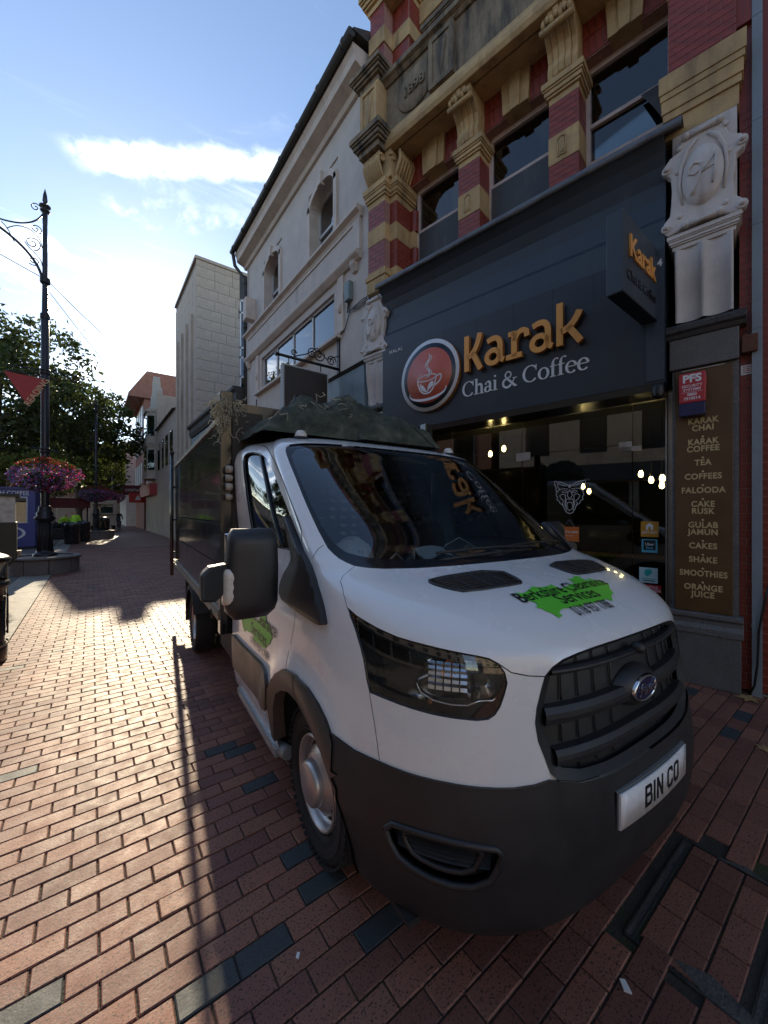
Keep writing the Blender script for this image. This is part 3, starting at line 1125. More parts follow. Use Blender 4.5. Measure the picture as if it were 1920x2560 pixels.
# --- fascia: cove, lead, sign panel
cv_ = [(-.10, 4.315), (-.085, 4.60), (-.045, 4.66), (-.03, 4.86), (-.035, 5.02), (-.075, 5.16), (-.135, 5.27), (-.215, 5.36), (-.215, 5.40), (.55, 5.40), (.55, 4.315)]
rows = []
b = MB()
b.prism(cv_, .545, 4.385, 'y')
fa = b.build('fascia_cove', M['navy'], shop)
b = MB()
b.box(-.0465, .0, .55, 4.38, 4.60, 4.604)
b.build('fascia_joint', M['black_gloss'], shop)
ld = MB()
rl = random.Random(2)
rws = []
for k in range(41):
    y = .40 + 4.03 * k / 40
    j = rl.uniform(-.006, .006)
    rws.append([(.55, y, 5.52), (-.18, y, 5.46 + j), (-.245 + j, y, 5.425 + j), (-.25 + j, y, 5.355 + j * 1.5), (-.225, y, 5.35)])
ld.strip(rws)
ld.build('lead_flashing', M['lead'], shop, fix=True)
sg = MB()
sg.box(-.12, .28, .545, 4.37, 2.975, 4.318)
sign = sg.build('sign_panel', M['navy_dark'], shop, .003)
MB().box(-.115, .26, .55, 4.365, 2.90, 2.974).build('sign_underside', M['black_gloss'], shop)
for yy in (1.18, 1.62, 2.10, 2.62, 3.15):
    MB().box(-.1215, -.119, yy, yy + .003, 3.98, 4.31).build('panel_seam', M['black_gloss'], sign)
text('halal_text', 'HALAL', .085, M['white_letter'], sign, (-.1225, 4.075, 4.285), FACE, .0015, 0.0, spacing=1.15)

# raised letters of the shop name
def letter(name, strokes, y_left, z0, sc_, x0, x1, m, parent, side_m=None):
    b = MB()
    for pts, wd in strokes:
        ribbon(b, [(u * sc_, v * sc_) for u, v in pts], [q * sc_ for q in wd] if isinstance(wd, (list, tuple)) else wd * sc_, -x0, -x1, lambda u, v, w: (-w, y_left - u, z0 + v))
    o = b.build(name, m, parent, fix=False)
    if side_m:
        o.data.materials.append(side_m)
        for p in o.data.polygons:
            if abs(p.normal.x) < .5:
                p.material_index = 1
    return o


SW = .072
KAR = {
    'K': [([(.036, 0), (.036, .485)], SW), (bez((.05, .19), (.14, .21), (.20, .30), (.235, .475), 8), SW), ([(.125, .235), (.245, -.005)], SW)],
    'a': [(bez((.045, .315), (.16, .37), (.225, .33), (.225, .22), 8) + [(.225, .10), (.235, .05), (.275, .028)], SW * .95), (arc(.125, .105, .088, .082, 60, 420, 22), SW * .9)],
    'r': [([(.0, .034), (.205, .034)], .066), ([(.105, .02), (.105, .34)], SW), ([(.03, .317), (.11, .317)], .062), (bez((.11, .22), (.13, .30), (.19, .355), (.262, .305), 8) + [(.268, .235)], SW * .92)],
    'k': [([(.036, 0), (.036, .49)], SW), (bez((.05, .155), (.14, .17), (.21, .24), (.25, .345), 8), SW), ([(.13, .195), (.262, -.005)], SW)],
}
for ch, yl in (('K', 2.772), ('a', 2.474), ('r', 2.170), ('a', 1.876), ('k', 1.556)):
    letter('raised_letter', KAR[ch], yl, 3.59, 1.0, -.135, -.195, M['orange'], sign, M['orange_side'])

TH, TN = .15, .055


def round_w(pts, cx, cy, rx, ry, th=TH, tn=TN):
    return [tn + (th - tn) * abs((x - cx) / rx) ** 1.2 for x, y in pts]


def ring(cx, cy, rx, ry, a0=0, a1=360):
    p = arc(cx, cy, rx, ry, a0, a1, 24)
    return (p, round_w(p, cx, cy, rx, ry))


def serif(x, y, w=.3):
    return ([(x - w / 2, y), (x + w / 2, y)], TN)


GL = {
    'C': (.86, [(lambda p: (p, round_w(p, .46, .5, .38, .48)))(arc(.46, .5, .38, .48, 42, 318, 26)), ([(.765, .66), (.775, .98)], TN)]),
    'h': (.66, [([(.14, .03), (.14, 1.03)], TH), ([(.02, 1.03), (.14, 1.0)], TN), serif(.14, .03), (bez((.14, .42), (.22, .70), (.50, .72), (.50, .42)), [TN, TN, .07, .09, .11, .13, TH, TH, TH, TH, TH]), ([(.50, .42), (.50, .03)], TH), serif(.50, .03)]),
    'a': (.56, [(bez((.10, .50), (.16, .74), (.40, .74), (.40, .46)), [.11, .09, .07, .06, .07, .09, .12, .14, TH, TH, TH]), ([(.40, .46), (.40, .10), (.53, .03)], [TH, TH, TN]), (lambda p: (p, round_w(p, .23, .18, .16, .17)))(arc(.23, .19, .16, .17, 60, 330, 18)), ([(.26, .36), (.40, .40)], TN)]),
    'i': (.32, [([(.16, .03), (.16, .66)], TH), ([(.04, .65), (.16, .64)], TN), serif(.16, .03), ([(.16, .85), (.16, .97)], .13)]),
    '&': (.95, [(arc(.38, .76, .17, .20, -60, 250, 18), [.08] * 19), ([(.27, .60), (.80, .02), (.90, .02)], [.12, .15, .06]), (arc(.32, .27, .25, .27, 100, 330, 18), [.13] * 19), ([(.30, .55), (.45, .62)], .07), ([(.55, .13), (.78, .50)], .06), ([(.66, .51), (.90, .51)], TN)]),
    'o': (.64, [ring(.32, .33, .24, .32)]),
    'f': (.40, [([(.17, .03), (.17, .78)], TH), (bez((.17, .74), (.18, 1.04), (.34, 1.08), (.44, .98), 8), [TH, .13, .10, .08, TN, TN, .07, .09, .10]), ([(.02, .63), (.36, .63)], TN), serif(.17, .03)]),
    'e': (.58, [(lambda p: (p, round_w(p, .30, .33, .23, .32)))(arc(.30, .33, .23, .32, 8, 318, 24)), ([(.09, .37), (.53, .37)], TN)]),
    ' ': (.28, []),
}
xx = 0.0
widths = sum(GL[c][0] for c in 'Chai & Coffee')
scl = .205
yl0 = 2.845
fit = (2.845 - 1.225) / (widths * scl)
for c in 'Chai & Coffee':
    wd, st = GL[c]
    if st:
        letter('serif_letter', [([(u * fit, v) for u, v in p], w_) for p, w_ in st], yl0 - xx * scl * fit, 3.275, scl, -.121, -.128, M['white_letter'], sign)
    xx += wd

# round logo: white ring with orange edge, black ring, coral disc, cup
lg = MB()
lg.lathe([(.525, 0), (.525, .055), (.0001, .055)], 48, (0, 0, 0), 'x', tf=lambda q: (-.121 - q[0], 3.385 + q[1], 3.70 + q[2]))
logo = lg.build('round_logo', M['white_letter'], sign)
logo.data.materials.append(M['orange_side'])
for p in logo.data.polygons:
    if abs(p.normal.x) < .5:
        p.material_index = 1
        p.use_smooth = False
for rr, mm, dx in ((.468, 'navy_dark', .004), (.405, 'coral', .007)):
    d_ = MB()
    d_.lathe([(rr, 0), (rr, dx), (.0001, dx)], 48, (0, 0, 0), 'x', tf=lambda q: (-.176 - q[0], 3.385 + q[1], 3.70 + q[2]))
    d_.build('logo_disc', M[mm], logo)
cp = MB()
PC = lambda u, v, w: (-.183 - w, 3.385 - u, 3.70 + v)
DR = lambda pts, w: ribbon(cp, pts, w, 0.0, .004, PC)
for k, (dx, w_) in enumerate(((0, .022), (.035, .012))):
    DR(bez((.00 + dx, .33 - dx), (.10 + dx, .22), (-.10 + dx, .20), (-.04 + dx, .12), 10), [.004, .01, .016, w_, w_, w_, w_, w_, w_, .014, .008])
    DR(bez((-.04 + dx, .12), (.02 + dx, .05), (.07 + dx, .04), (-.05 + dx, -.03), 10), [.008, .014, w_, w_, w_, w_, w_, w_, .014, .01, .004])
DR(arc(-.03, -.03, .17, .045, 0, 360, 26), .014)
DR(bez((-.20, -.04), (-.17, -.24), (-.08, -.26), (-.02, -.26), 10), .02)
DR(bez((.14, -.04), (.11, -.22), (.04, -.26), (-.02, -.26), 10), .02)
DR(bez((.12, -.06), (.28, .06), (.26, -.16), (.08, -.17), 12), .02)
DR(bez((-.15, -.10), (-.10, -.20), (-.05, -.21), (-.03, -.24), 8), [.004, .04, .06, .06, .05, .04, .03, .02, .006])
DR(bez((.09, -.10), (.05, -.14), (.0, -.18), (-.02, -.24), 8), [.004, .05, .07, .07, .06, .05, .03, .02, .006])
DR(arc(-.02, -.235, .33, .115, 170, 372, 26), [.008 + .03 * math.sin(math.pi * q / 26) for q in range(27)])
cp.build('cup_drawing', M['white_letter'], logo, fix=False)

# --- blade sign standing out from the fascia
bl = empty('blade_sign', (0, 0, 0), 0)
bl.parent = shop
dv = Vector((-.98 + .12, .735 - .60)).normalized()
ang = math.atan2(dv.y, dv.x)
bb = MB()
poly = turned([(0, 0), (.87, 0), (.87, -.135), (0, -.135)], ang, (-.118, .60))
bb.prism([(q[0], q[1]) for q in poly], 3.60, 4.305, 'z')
bl2 = bb.build('sign_box', M['navy'], bl, .004)
poly = turned([(.003, -.003), (.867, -.003), (.867, -.132), (.003, -.132)], ang, (-.118, .60))
MB().prism(poly, 3.592, 3.5995, 'z').build('underside', M['black_gloss'], bl)
# lettering on the side that faces down the street towards the camera
nrm = ang + R(90)
c0 = turned([(.43, .003)], ang, (-.118, .60))[0]
rot = (R(90), 0, ang + R(180))
text('blade_name', 'Karak', .27, M['orange'], bl, (c0[0], c0[1] - .0, 4.03), rot, .012, .006)
text('blade_line', 'Chai & Coffee', .125, M['black_gloss'], bl, (c0[0], c0[1], 3.78), rot, .004, 0)
MB().box(-.13, -.1, .545, .70, 3.0, 4.22).build('end_panel', M['navy'], shop)
text('small_number', '4', .1, M['white_letter'], shop, (-.132, .585, 4.16), FACE, .0012, .002)

# --- glazed shop front
g = MB()
g.box(.24, .33, .50, .56, 0, 2.95)
g.box(.20, .34, .56, .575, 0, 2.95)
g.box(.25, .33, .56, 4.37, 2.90, 2.975)
g.box(.24, .34, .56, .88, 0, .09)
g.box(.24, .34, 2.17, 4.37, 0, .09)
g.build('shopfront_frame', M['alu'], shop, .003)
for a, c, z0, z1 in ((.578, .882, .09, 2.90), (.889, 2.158, 2.452, 2.90), (2.168, 3.27, .09, 2.90), (3.275, 4.37, .09, 2.90)):
    MB().box(.280, .288, a, c, z0, z1).build('shop_pane', M['glass'], shop, fix=False)
dr = MB().box(.280, .288, .892, 2.155, .02, 2.445).build('glass_door', M['glass'], shop, fix=False)
for (a, c, z0, z1) in ((.80, 1.02, 2.37, 2.42), (.89, 1.02, 2.37, 2.48), (2.05, 2.24, 2.37, 2.48)):
    MB().box(.270, .298, a, c, z0, z1).build('patch_fitting', M['alu'], dr)
hd = MB()
hd.tube([(.22, 2.02, .8), (.22, 2.02, 1.5)], .014, 8)
for z in (.9, 1.4):
    hd.tube([(.22, 2.02, z), (.28, 2.02, z)], .01, 6)
hd.build('door_handle', M['alu'], dr)
M['st_amber'] = mat('amber_sticker', (.55, .25, .02), .5, var=.03)
M['st_orange'] = mat('orange_card', (.62, .16, .03), .5, var=.03)
M['st_cyan'] = mat('cyan_sticker', (.10, .42, .55), .5, var=.03)
M['st_teal'] = mat('pale_sticker', (.45, .62, .64), .5, var=.03)
M['st_red'] = mat('red_sticker', (.55, .02, .03), .5, var=.03)
M['st_black'] = mat('black_sticker', (.01, .012, .014), .5, var=.03)
M['st_green'] = mat('teal_print', (.02, .38, .36), .5, var=.03)


def sticker(name, y0, y1, z0, z1, m, x=.2785):
    b = MB()
    b.box(x, x + .001, y0, y1, z0, z1)
    return b.build(name, m, shop)


s1 = sticker('amber_sticker', .645, .808, 1.405, 1.575, M['st_amber'])
text('sticker_print', 'JUST EAT', .034, M['white_letter'], s1, (.2778, .727, 1.455), FACE, .0003, .0006)
hs = MB()
hs.prism([(-.032, -.03), (-.032, .01), (-.04, .01), (0, .045), (.04, .01), (.032, .01), (.032, -.03), (.012, -.03), (.012, 0), (-.012, 0), (-.012, -.03)], .2774, .2781, 'x')
ho = hs.build('house_print', M['white_letter'], s1)
ho.location = (0, .727, 1.515)
s1 = sticker('cyan_sticker', .655, .80, 1.235, 1.38, M['st_cyan'])
MB().box(.2779, .2783, .672, .783, 1.26, 1.37).build('dark_square', M['st_black'], s1)
text('sticker_print', 'Uber', .04, M['white_letter'], s1, (.2774, .727, 1.325), FACE, .0003, .0008)
text('sticker_print', 'Eats', .04, M['st_cyan'], s1, (.2774, .727, 1.285), FACE, .0003, .0008)
s1 = sticker('pale_sticker', .652, .823, .90, 1.067, M['st_teal'])
pb = MB()
pb.lathe([(.035, 0), (.0001, .0004)], 16, (0, 0, 0), 'x', tf=lambda q: (.2779 - q[0], .748 + q[1] * .8, 1.01 + q[2] * 1.1))
pb.lathe([(.03, 0), (.0001, .0004)], 16, (0, 0, 0), 'x', tf=lambda q: (.2776 - q[0], .727 + q[1] * .8, 1.022 + q[2]))
pb.build('blob_print', M['st_green'], s1)
MB().box(.2779, .2783, .68, .79, .918, .928).build('print_line', M['st_black'], s1)
MB().box(.2779, .2783, .67, .80, .94, .948).build('print_line', M['st_green'], s1)
s1 = sticker('red_sticker', .622, .778, .80, .88, M['st_red'])
text('sticker_print', 'RETAIL', .036, M['white_letter'], s1, (.2778, .70, .852), FACE, .0003, .0006)
text('sticker_print', 'AWARDS', .036, M['white_letter'], s1, (.2778, .70, .818), FACE, .0003, .0006)
oc = sticker('open_card', 1.446, 1.671, 1.315, 1.495, M['st_orange'], .276)
oc['label'] = 'orange open card hanging inside the door'
text('card_print', "We're open", .042, M['white_letter'], oc, (.2752, 1.56, 1.435), FACE, .0003, .0006)
text('card_print', 'Come on in', .022, M['white_letter'], oc, (.2752, 1.56, 1.385), FACE, .0003, .0002)
st = MB()
st.tube([(.276, 1.62, 1.495), (.276, 1.56, 1.585), (.276, 1.50, 1.495)], .0015, 4)
st.build('card_string', M['white_letter'], oc)
# animal head line drawing on the glass
wf = MB()
PW = lambda u, v, w: (.2785 - w, 1.555 - u, 1.865 + v)


def wl(pts, w=.006):
    for sgn in (1, -1):
        ribbon(wf, [(u * sgn, v) for u, v in pts], w, 0, .0008, PW)


wl([(0, .13), (.02, .15), (.05, .165), (.10, .19), (.185, .205), (.18, .16), (.16, .12), (.165, .09), (.15, .06), (.165, .03), (.145, .0), (.155, -.03), (.12, -.05), (.115, -.08), (.08, -.095), (.06, -.15), (.035, -.19), (0, -.205)])
wl([(.03, .14), (.08, .15), (.15, .18), (.14, .13), (.12, .10)])
wl([(0, .09), (.02, .06), (.03, .02), (.01, -.01), (0, -.015)])
wl([(.03, .075), (.06, .085), (.095, .07), (.06, .055), (.03, .06), (.03, .075)])
wl([(.02, .10), (.07, .11), (.12, .10), (.15, .07)])
wl([(.05, .03), (.09, .04), (.12, .02), (.10, -.02), (.07, -.05), (.05, -.03), (.05, .03)])
wl([(0, -.03), (.03, -.02), (.05, -.05), (.06, -.09), (.04, -.12)])
wl([(0, -.06), (.025, -.07), (.035, -.11), (.025, -.15), (0, -.165)])
wl([(.04, -.05), (.05, -.10), (.04, -.16)])
wl([(0, .16), (.015, .13), (0, .115)])
wl([(.07, -.06), (.09, -.07), (.08, -.11)])
wf.build('head_drawing', M['white_letter'], dr, fix=False)

# --- things inside the shop
cnt = MB()
cnt.box(1.3, 1.8, .3, 3.0, 0.012, 1.02)
cnt.box(1.25, 1.85, .25, 3.05, 1.02, 1.06)
tag(cnt.build('serving_counter', M['wood_dark'], None), 'dark wooden serving counter seen through the shop window', 'counter')
o = bpy.data.objects['serving_counter']
o.location, o.rotation_euler = KA_LOC, (0, 0, KA_ROT)
sf = MB()
for z in (1.2, 1.6, 2.0, 2.4):
    sf.box(5.6, 5.95, .3, 4.6, z, z + .03)
for yy in (.3, 1.7, 3.1, 4.57):
    sf.box(5.6, 5.95, yy, yy + .03, 1.0, 2.5)
o = tag(sf.build('wall_shelf', M['wood_dark'], None), 'dark shelving against the back wall inside the shop', 'shelf')
o.location, o.rotation_euler = KA_LOC, (0, 0, KA_ROT)
kt = Matrix.Translation(KA_LOC) @ Matrix.Rotation(KA_ROT, 4, 'Z')
pend = [((.9, 2.95, 2.62), 'pendant bulb glowing inside the shop, left of the pair above the cab roof'), ((.9, 2.72, 2.68), 'pendant bulb glowing inside the shop, right of the pair above the cab roof'),
        ((1.6, 1.02, 2.22), 'topmost pendant bulb of the cluster beside the door frame'), ((1.6, .90, 2.13), 'middle pendant bulb of the cluster beside the door frame'),
        ((1.6, .78, 2.05), 'lowest pendant bulb of the cluster beside the door frame'), ((1.0, .70, 2.10), 'single pendant bulb glowing close to the window frame'),
        ((2.6, 1.95, 2.05), 'pendant bulb glowing deep in the shop over the door glass'), ((2.8, 2.1, 2.15), 'faint pendant bulb deep in the shop behind the animal drawing')]
for (p, lab) in pend:
    wp = kt @ Vector(p)
    e = empty('pendant_lamp', wp, 0, lab, 'lamp', 'pendant lamps in the shop')
    b = MB()
    b.lathe([(.0001, -.055), (.022, -.045), (.032, -.015), (.026, .02), (.012, .045)], 12)
    b.build('bulb', M['bulb'], e)
    b = MB()
    b.lathe([(.014, .04), (.016, .05), (.016, .09), (.0001, .095)], 10)
    b.build('socket', M['black_metal'], e)
    b = MB()
    b.tube([(0, 0, .09), (0, 0, 2.97 - p[2])], .003, 5)
    b.build('flex', M['black_metal'], e)

# --- small things fixed to the front
al = empty('alarm_box', kt @ Vector((-.005, .335, 2.62)), KA_ROT, 'red burglar alarm box with dark blue base above the menu board', 'alarm box')
b = MB()
b.prism([(-.10, .115), (.10, .115), (.105, .35), (.10, .405), (-.10, .405), (-.105, .35)], -.075, .02, 'x')
b.build('cover', M['red_box'], al, .012, 3)
b = MB()
b.prism([(-.10, .0), (-.09, -.01), (.09, -.01), (.10, .0), (.10, .113), (-.10, .113)], -.078, .02, 'x')
b.build('base', M['blue_box'], al, .01, 3)
for tx, sz, z, bo in (('PFS', .10, .345, .004), ('SECURITY', .035, .275, .0004), ('SYSTEMS', .035, .24, .0004), ('0800', .036, .193, .001), ('7310514', .036, .155, .001)):
    text('alarm_print', tx, sz, M['white_letter'], al, (-.0765, 0, z), FACE, .0005, bo)
MB().box(-.0765, -.0755, -.08, .08, .2165, .219).build('print_line', M['white_letter'], al)
cm = empty('cctv_camera', kt @ Vector((-.10, .60, 2.86)), KA_ROT, 'black dome security camera under the end of the sign', 'camera')
b = MB()
b.lathe([(.0001, .10), (.05, .10), (.055, .07), (.055, .0)], 14)
b.build('housing', M['black_metal'], cm)
b = MB()
b.ball((0, 0, 0), .05, 12, 8)
b.build('dome', M['black_gloss'], cm)
b = MB()
b.box(-.02, .12, -.03, .03, .085, .115)
b.build('arm', M['black_metal'], cm)
jb = empty('junction_box', kt @ Vector((.06, -.075, 3.14)), KA_ROT, 'rusty junction box on the brick strip beside the pillar', 'electrical box')
MB().box(-.05, .04, -.05, .06, 0, .16).build('box', M['rust'], jb, .01)
b = MB()
b.tube([(-.02, .0, .16), (-.04, .03, .20), (-.02, .06, .17), (-.04, .02, .14)], .006, 5)
b.build('wire', M['black_metal'], jb)
nt_ = empty('notice_sticker', kt @ Vector((.095, -.075, 3.0)), KA_ROT, 'small pale printed notice on the brick strip under the rusty box', 'notice')
MB().box(-.004, .004, -.065, .065, -.045, .045).build('card', M['paper_white'], nt_)
for k in range(4):
    MB().box(-.0055, -.004, -.05, .05, -.03 + k * .018, -.024 + k * .018).build('print_line', M['red_box'], nt_)
cb = MB()
cb.tube([kt @ Vector(q) for q in ((.05, -.20, 1.05), (.02, -.17, .9), (.03, -.13, .6), (.01, -.12, .3), (-.02, -.10, .12), (.02, -.07, .02))], .009, 6)
tag(cb.build('loose_cable', M['black_metal']), 'loose black cable hanging down to the leaf beside the pillar', 'cable')
kn = MB()
kn.ball(kt @ Vector((.09, -.10, .63)), .022, 10, 7)
tag(kn.build('pipe_cap', M['white_letter']), 'small white round cap on the red brick strip', 'pipe cap')

# --- blue glazed brick building at the right edge
nb_ = empty('blue_brick_building', KA_LOC, KA_ROT, 'dark blue glazed brick building at the right edge behind grey trunking', 'building')
MB().box(.115, 6, -6, -.16, 0, 11).build('mortar_bed', mat('pale_joint', (.33, .30, .25), .9), nb_)
bm_ = MB()
for i in range(146):
    z = .02 + i * .075
    for k in range(6):
        y1 = -.162 - k * .225 + (.1 if i % 2 else 0)
        y1 = min(y1, -.162)
        y0 = -.162 - (k + 1) * .225 + (.1 if i % 2 else 0) + .010
        bm_.box(.106, .13, y0, y1, z, z + .062)
bo = bm_.build('brick_facing', M['blue_brick'], nb_, fix=False)
bo['kind'] = 'stuff'

# ------------------------------------------------------------------ neighbouring buildings
M['render'] = mat('cream_render', (.58, .515, .455), .8, var=.1, vscale=2.5, bump=.25, bscale=22, dirt=(2.2, (.33, .28, .235), .55, .85))
M['render_trim'] = mat('cream_trim', (.62, .53, .45), .7, var=.12, vscale=3, bump=.15, bscale=30, dirt=(3, (.30, .21, .15), .55, .85))
M['slate'] = mat('dark_slate', (.05, .05, .048), .7, var=.3, vscale=8, bump=.4, bscale=30)
M['gutter'] = mat('cast_gutter', (.055, .055, .05), .6, .2, var=.2)
M['pvc'] = mat('white_frame', (.60, .60, .60), .4, var=.05)
M['glass_teal'] = glass_mat('teal_glass', (.45, .62, .64), .7)
M['fascia_grey'] = mat('blue_grey_fascia', (.20, .26, .29), .5, var=.15, vscale=3, dirt=(4, (.08, .09, .10), .5, .85))
M['sign_blank'] = mat('blank_sign_face', (.030, .024, .022), .45, var=.2, vscale=3)
M['portland'] = mat('portland_stone', (.42, .355, .29), .8, var=.12, vscale=2, bump=.25, bscale=30, coord='Object', dirt=(2, (.22, .17, .13), .5, .8))
M['joint_dark'] = mat('dark_joint', (.16, .13, .11), .9, var=.2)
M['blue_panel'] = mat('blue_panel', (.15, .19, .27), .5, var=.1)
M['terracotta'] = mat('terracotta', (.27, .12, .085), .8, var=.2, vscale=3)

# --- white rendered building, X = 4.0, from Y = 5.75 to 12.55
wbld = empty('rendered_building', (4.0, 5.75, 0), 0, 'cream rendered three storey building with arched sash windows and long eaves', 'building')
# holes: two arched windows (second floor) and one wide window (first floor)
def wall_with_holes(y0, y1, z0, z1, holes, x, thick):
    """wall in the Y-Z plane built from blocks around rectangular holes"""
    ys = sorted({y0, y1, *[h[0] for h in holes], *[h[1] for h in holes]})
    zs = sorted({z0, z1, *[h[2] for h in holes], *[h[3] for h in holes]})
    b = MB()
    vid = {}
    vs, fs = [], []
    for a, c in zip(ys, ys[1:]):
        for d, e in zip(zs, zs[1:]):
            ym, zm = (a + c) / 2, (d + e) / 2
            if any(h[0] < ym < h[1] and h[2] < zm < h[3] for h in holes):
                continue
            b.add([(x, a, d), (x, c, d), (x, c, e), (x, a, e)], [(0, 1, 2, 3)])
    for h in holes:
        a, c, d, e = h
        b.add([(x, a, d), (x, c, d), (x, c, e), (x, a, e), (x + thick, a, d), (x + thick, c, d), (x + thick, c, e), (x + thick, a, e)],
              [(0, 1, 5, 4), (1, 2, 6, 5), (2, 3, 7, 6), (3, 0, 4, 7)])
    return b


AW = [(1.10, 2.42, 7.35, 8.95), (4.02, 5.34, 7.35, 8.95)]
WW = (1.25, 5.55, 5.30, 6.22)
wl_ = wall_with_holes(0, 6.8, 3.2, 9.75, AW + [WW], 0, .28)
wl_.build('wall', M['render'], wbld)
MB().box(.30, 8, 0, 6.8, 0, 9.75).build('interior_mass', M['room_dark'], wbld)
MB().box(-.02, .3, 6.74, 6.80, 3.2, 9.75).build('corner_pilaster', M['render'], wbld)
# eaves cornice, gutter, roof
b = MB()
b.prism([(.1, 9.50), (-.06, 9.50), (-.10, 9.58), (-.30, 9.66), (-.32, 9.80), (-.36, 9.86), (-.36, 9.94), (.1, 9.94)], -.02, 6.95, 'y')
b.build('eaves_cornice', M['render_trim'], wbld, .006)
b = MB()
b.tube([(-.43, -.1, 9.98), (-.43, 7.05, 9.98)], .075, 10)
for k in range(8):
    b.tube([(-.43, .1 + k * .95, 9.98), (-.43, .16 + k * .95, 9.98)], .088, 10)
b.build('gutter', M['gutter'], wbld)
b = MB()
b.prism([(-.42, 10.02), (-.40, 10.06), (4.0, 12.3), (8.0, 10.0)], -.12, 7.0, 'y')
b.build('roof', M['slate'], wbld)
# arched windows
for (a, c, d, e) in AW:
    yc = (a + c) / 2
    hw = (c - a) / 2 - .12
    # spandrel fill making the head segmental
    sp = MB()
    ah = arc(yc, e - .44, hw, .30, 180, 0, 12)
    sp.prism([(c, e)] + [(a, e)] + [(a, e - .44)] + ah + [(c, e - .44)], .03, .27, 'x')
    sp.build('window_head', M['render'], wbld)
    w_ = MB()
    for sgn in (-1, 1):
        w_.box(-.05, .25, yc + sgn * hw - (.0 if sgn > 0 else .13), yc + sgn * hw + (.13 if sgn > 0 else 0), d, e - .3)
    ah2 = arc(yc, e - .44, hw + .13, .43, 180, 0, 14)
    ah1 = arc(yc, e - .44, hw, .30, 180, 0, 14)
    w_.prism(ah2 + ah1[::-1], -.05, .03, 'x')
    w_.prism([(yc - .07, e - .20), (yc + .07, e - .20), (yc + .10, e + .06), (yc - .10, e + .06)], -.10, .03, 'x')
    sur = w_.build('window_surround', M['render_trim'], wbld, .006)
    f = MB()
    for sgn in (-1, 1):
        f.box(.20, .26, yc + sgn * hw - .03, yc + sgn * hw + .03, d, e - .2)
    f.box(.20, .26, yc - hw, yc + hw, d + .62, d + .68)
    f.box(.20, .26, yc - hw, yc + hw, e - .22, e - .14)
    f.box(.19, .26, yc - hw, yc + hw, d, d + .07)
    wf_ = f.build('sash_window', M['pvc'], wbld)
    MB().box(.235, .24, yc - hw, yc + hw, d + .05, e - .1).build('pane', M['glass'], wf_, fix=False)
# ledges and panels
b = MB()
b.prism([(.1, 7.16), (-.05, 7.16), (-.08, 7.22), (-.16, 7.26), (-.16, 7.31), (-.12, 7.35), (.1, 7.35)], .18, 6.85, 'y')
b.build('upper_ledge', M['render_trim'], wbld, .005)
b = MB()
b.box(-.06, .05, .22, 6.78, 6.56, 7.16)
b.build('name_frieze', M['render'], wbld)
for z in (6.62, 7.08):
    MB().box(-.085, -.058, .45, 6.55, z, z + .03).build('frieze_bead', M['render_trim'], wbld)
b = MB()
b.prism([(.1, 6.40), (-.05, 6.40), (-.12, 6.47), (-.14, 6.50), (-.14, 6.55), (.1, 6.56)], .22, 6.80, 'y')
b.build('lower_ledge', M['render_trim'], wbld, .005)
for yy in (.42, 6.60):
    MB().prism([(.0, 6.42), (-.11, 6.42), (-.11, 6.34), (-.05, 6.22), (.0, 6.22)], yy - .07, yy + .07, 'y').build('bracket', M['render_trim'], wbld, .01)
b = MB()
b.prism([(.1, 5.18), (-.12, 5.18), (-.12, 5.24), (-.04, 5.28), (.1, 5.28)], .95, 5.9, 'y')
b.build('window_sill', M['render_trim'], wbld, .005)
f = MB()
for yy in (WW[0], 2.33, 3.40, 4.47, WW[1] - .06):
    f.box(.06, .12, yy, yy + .06, WW[2], WW[3])
f.box(.06, .12, WW[0], WW[1], WW[2], WW[2] + .05)
f.box(.06, .12, WW[0], WW[1], WW[3] - .05, WW[3])
wf_ = f.build('wide_window', M['pvc'], wbld)
for a, c in zip((1.31, 2.39, 3.46, 4.53), (2.33, 3.40, 4.47, 5.49)):
    MB().box(.088, .094, a, c, WW[2] + .05, WW[3] - .05).build('pane', M['glass_teal'], wf_, fix=False)
MB().box(.16, .18, WW[0], WW[1], WW[2], WW[3]).build('frosted_film', mat('frosted_film', (.36, .44, .44), .5, var=.1), wf_)
for yy in (.95, 5.85):
    MB().box(-.04, .02, yy - .11, yy + .11, 5.28, 6.40).build('window_pilaster', M['render_trim'], wbld, .006)
    q = MB()
    q.lathe([(.0001, .12), (.03, .06), (.05, 0), (.03, -.08), (.0001, -.10)], 8, (-.05, yy, 5.75))
    q.build('carved_drop', M['render_trim'], wbld)
# lower wall with blue grey shop panel
MB().box(.0, .3, 0, 6.8, 0, 3.2).build('shopfront', M['fascia_grey'], wbld)
b = MB()
b.box(-.10, .05, .0, 1.55, 2.9, 4.35)
b.build('shop_panel', M['fascia_grey'], wbld, .005)
b = MB()
b.prism([(-.12, 4.35), (-.16, 4.39), (.05, 4.39), (.05, 4.35)], -.02, 1.60, 'y')
b.build('panel_cap', M['slate'], wbld)
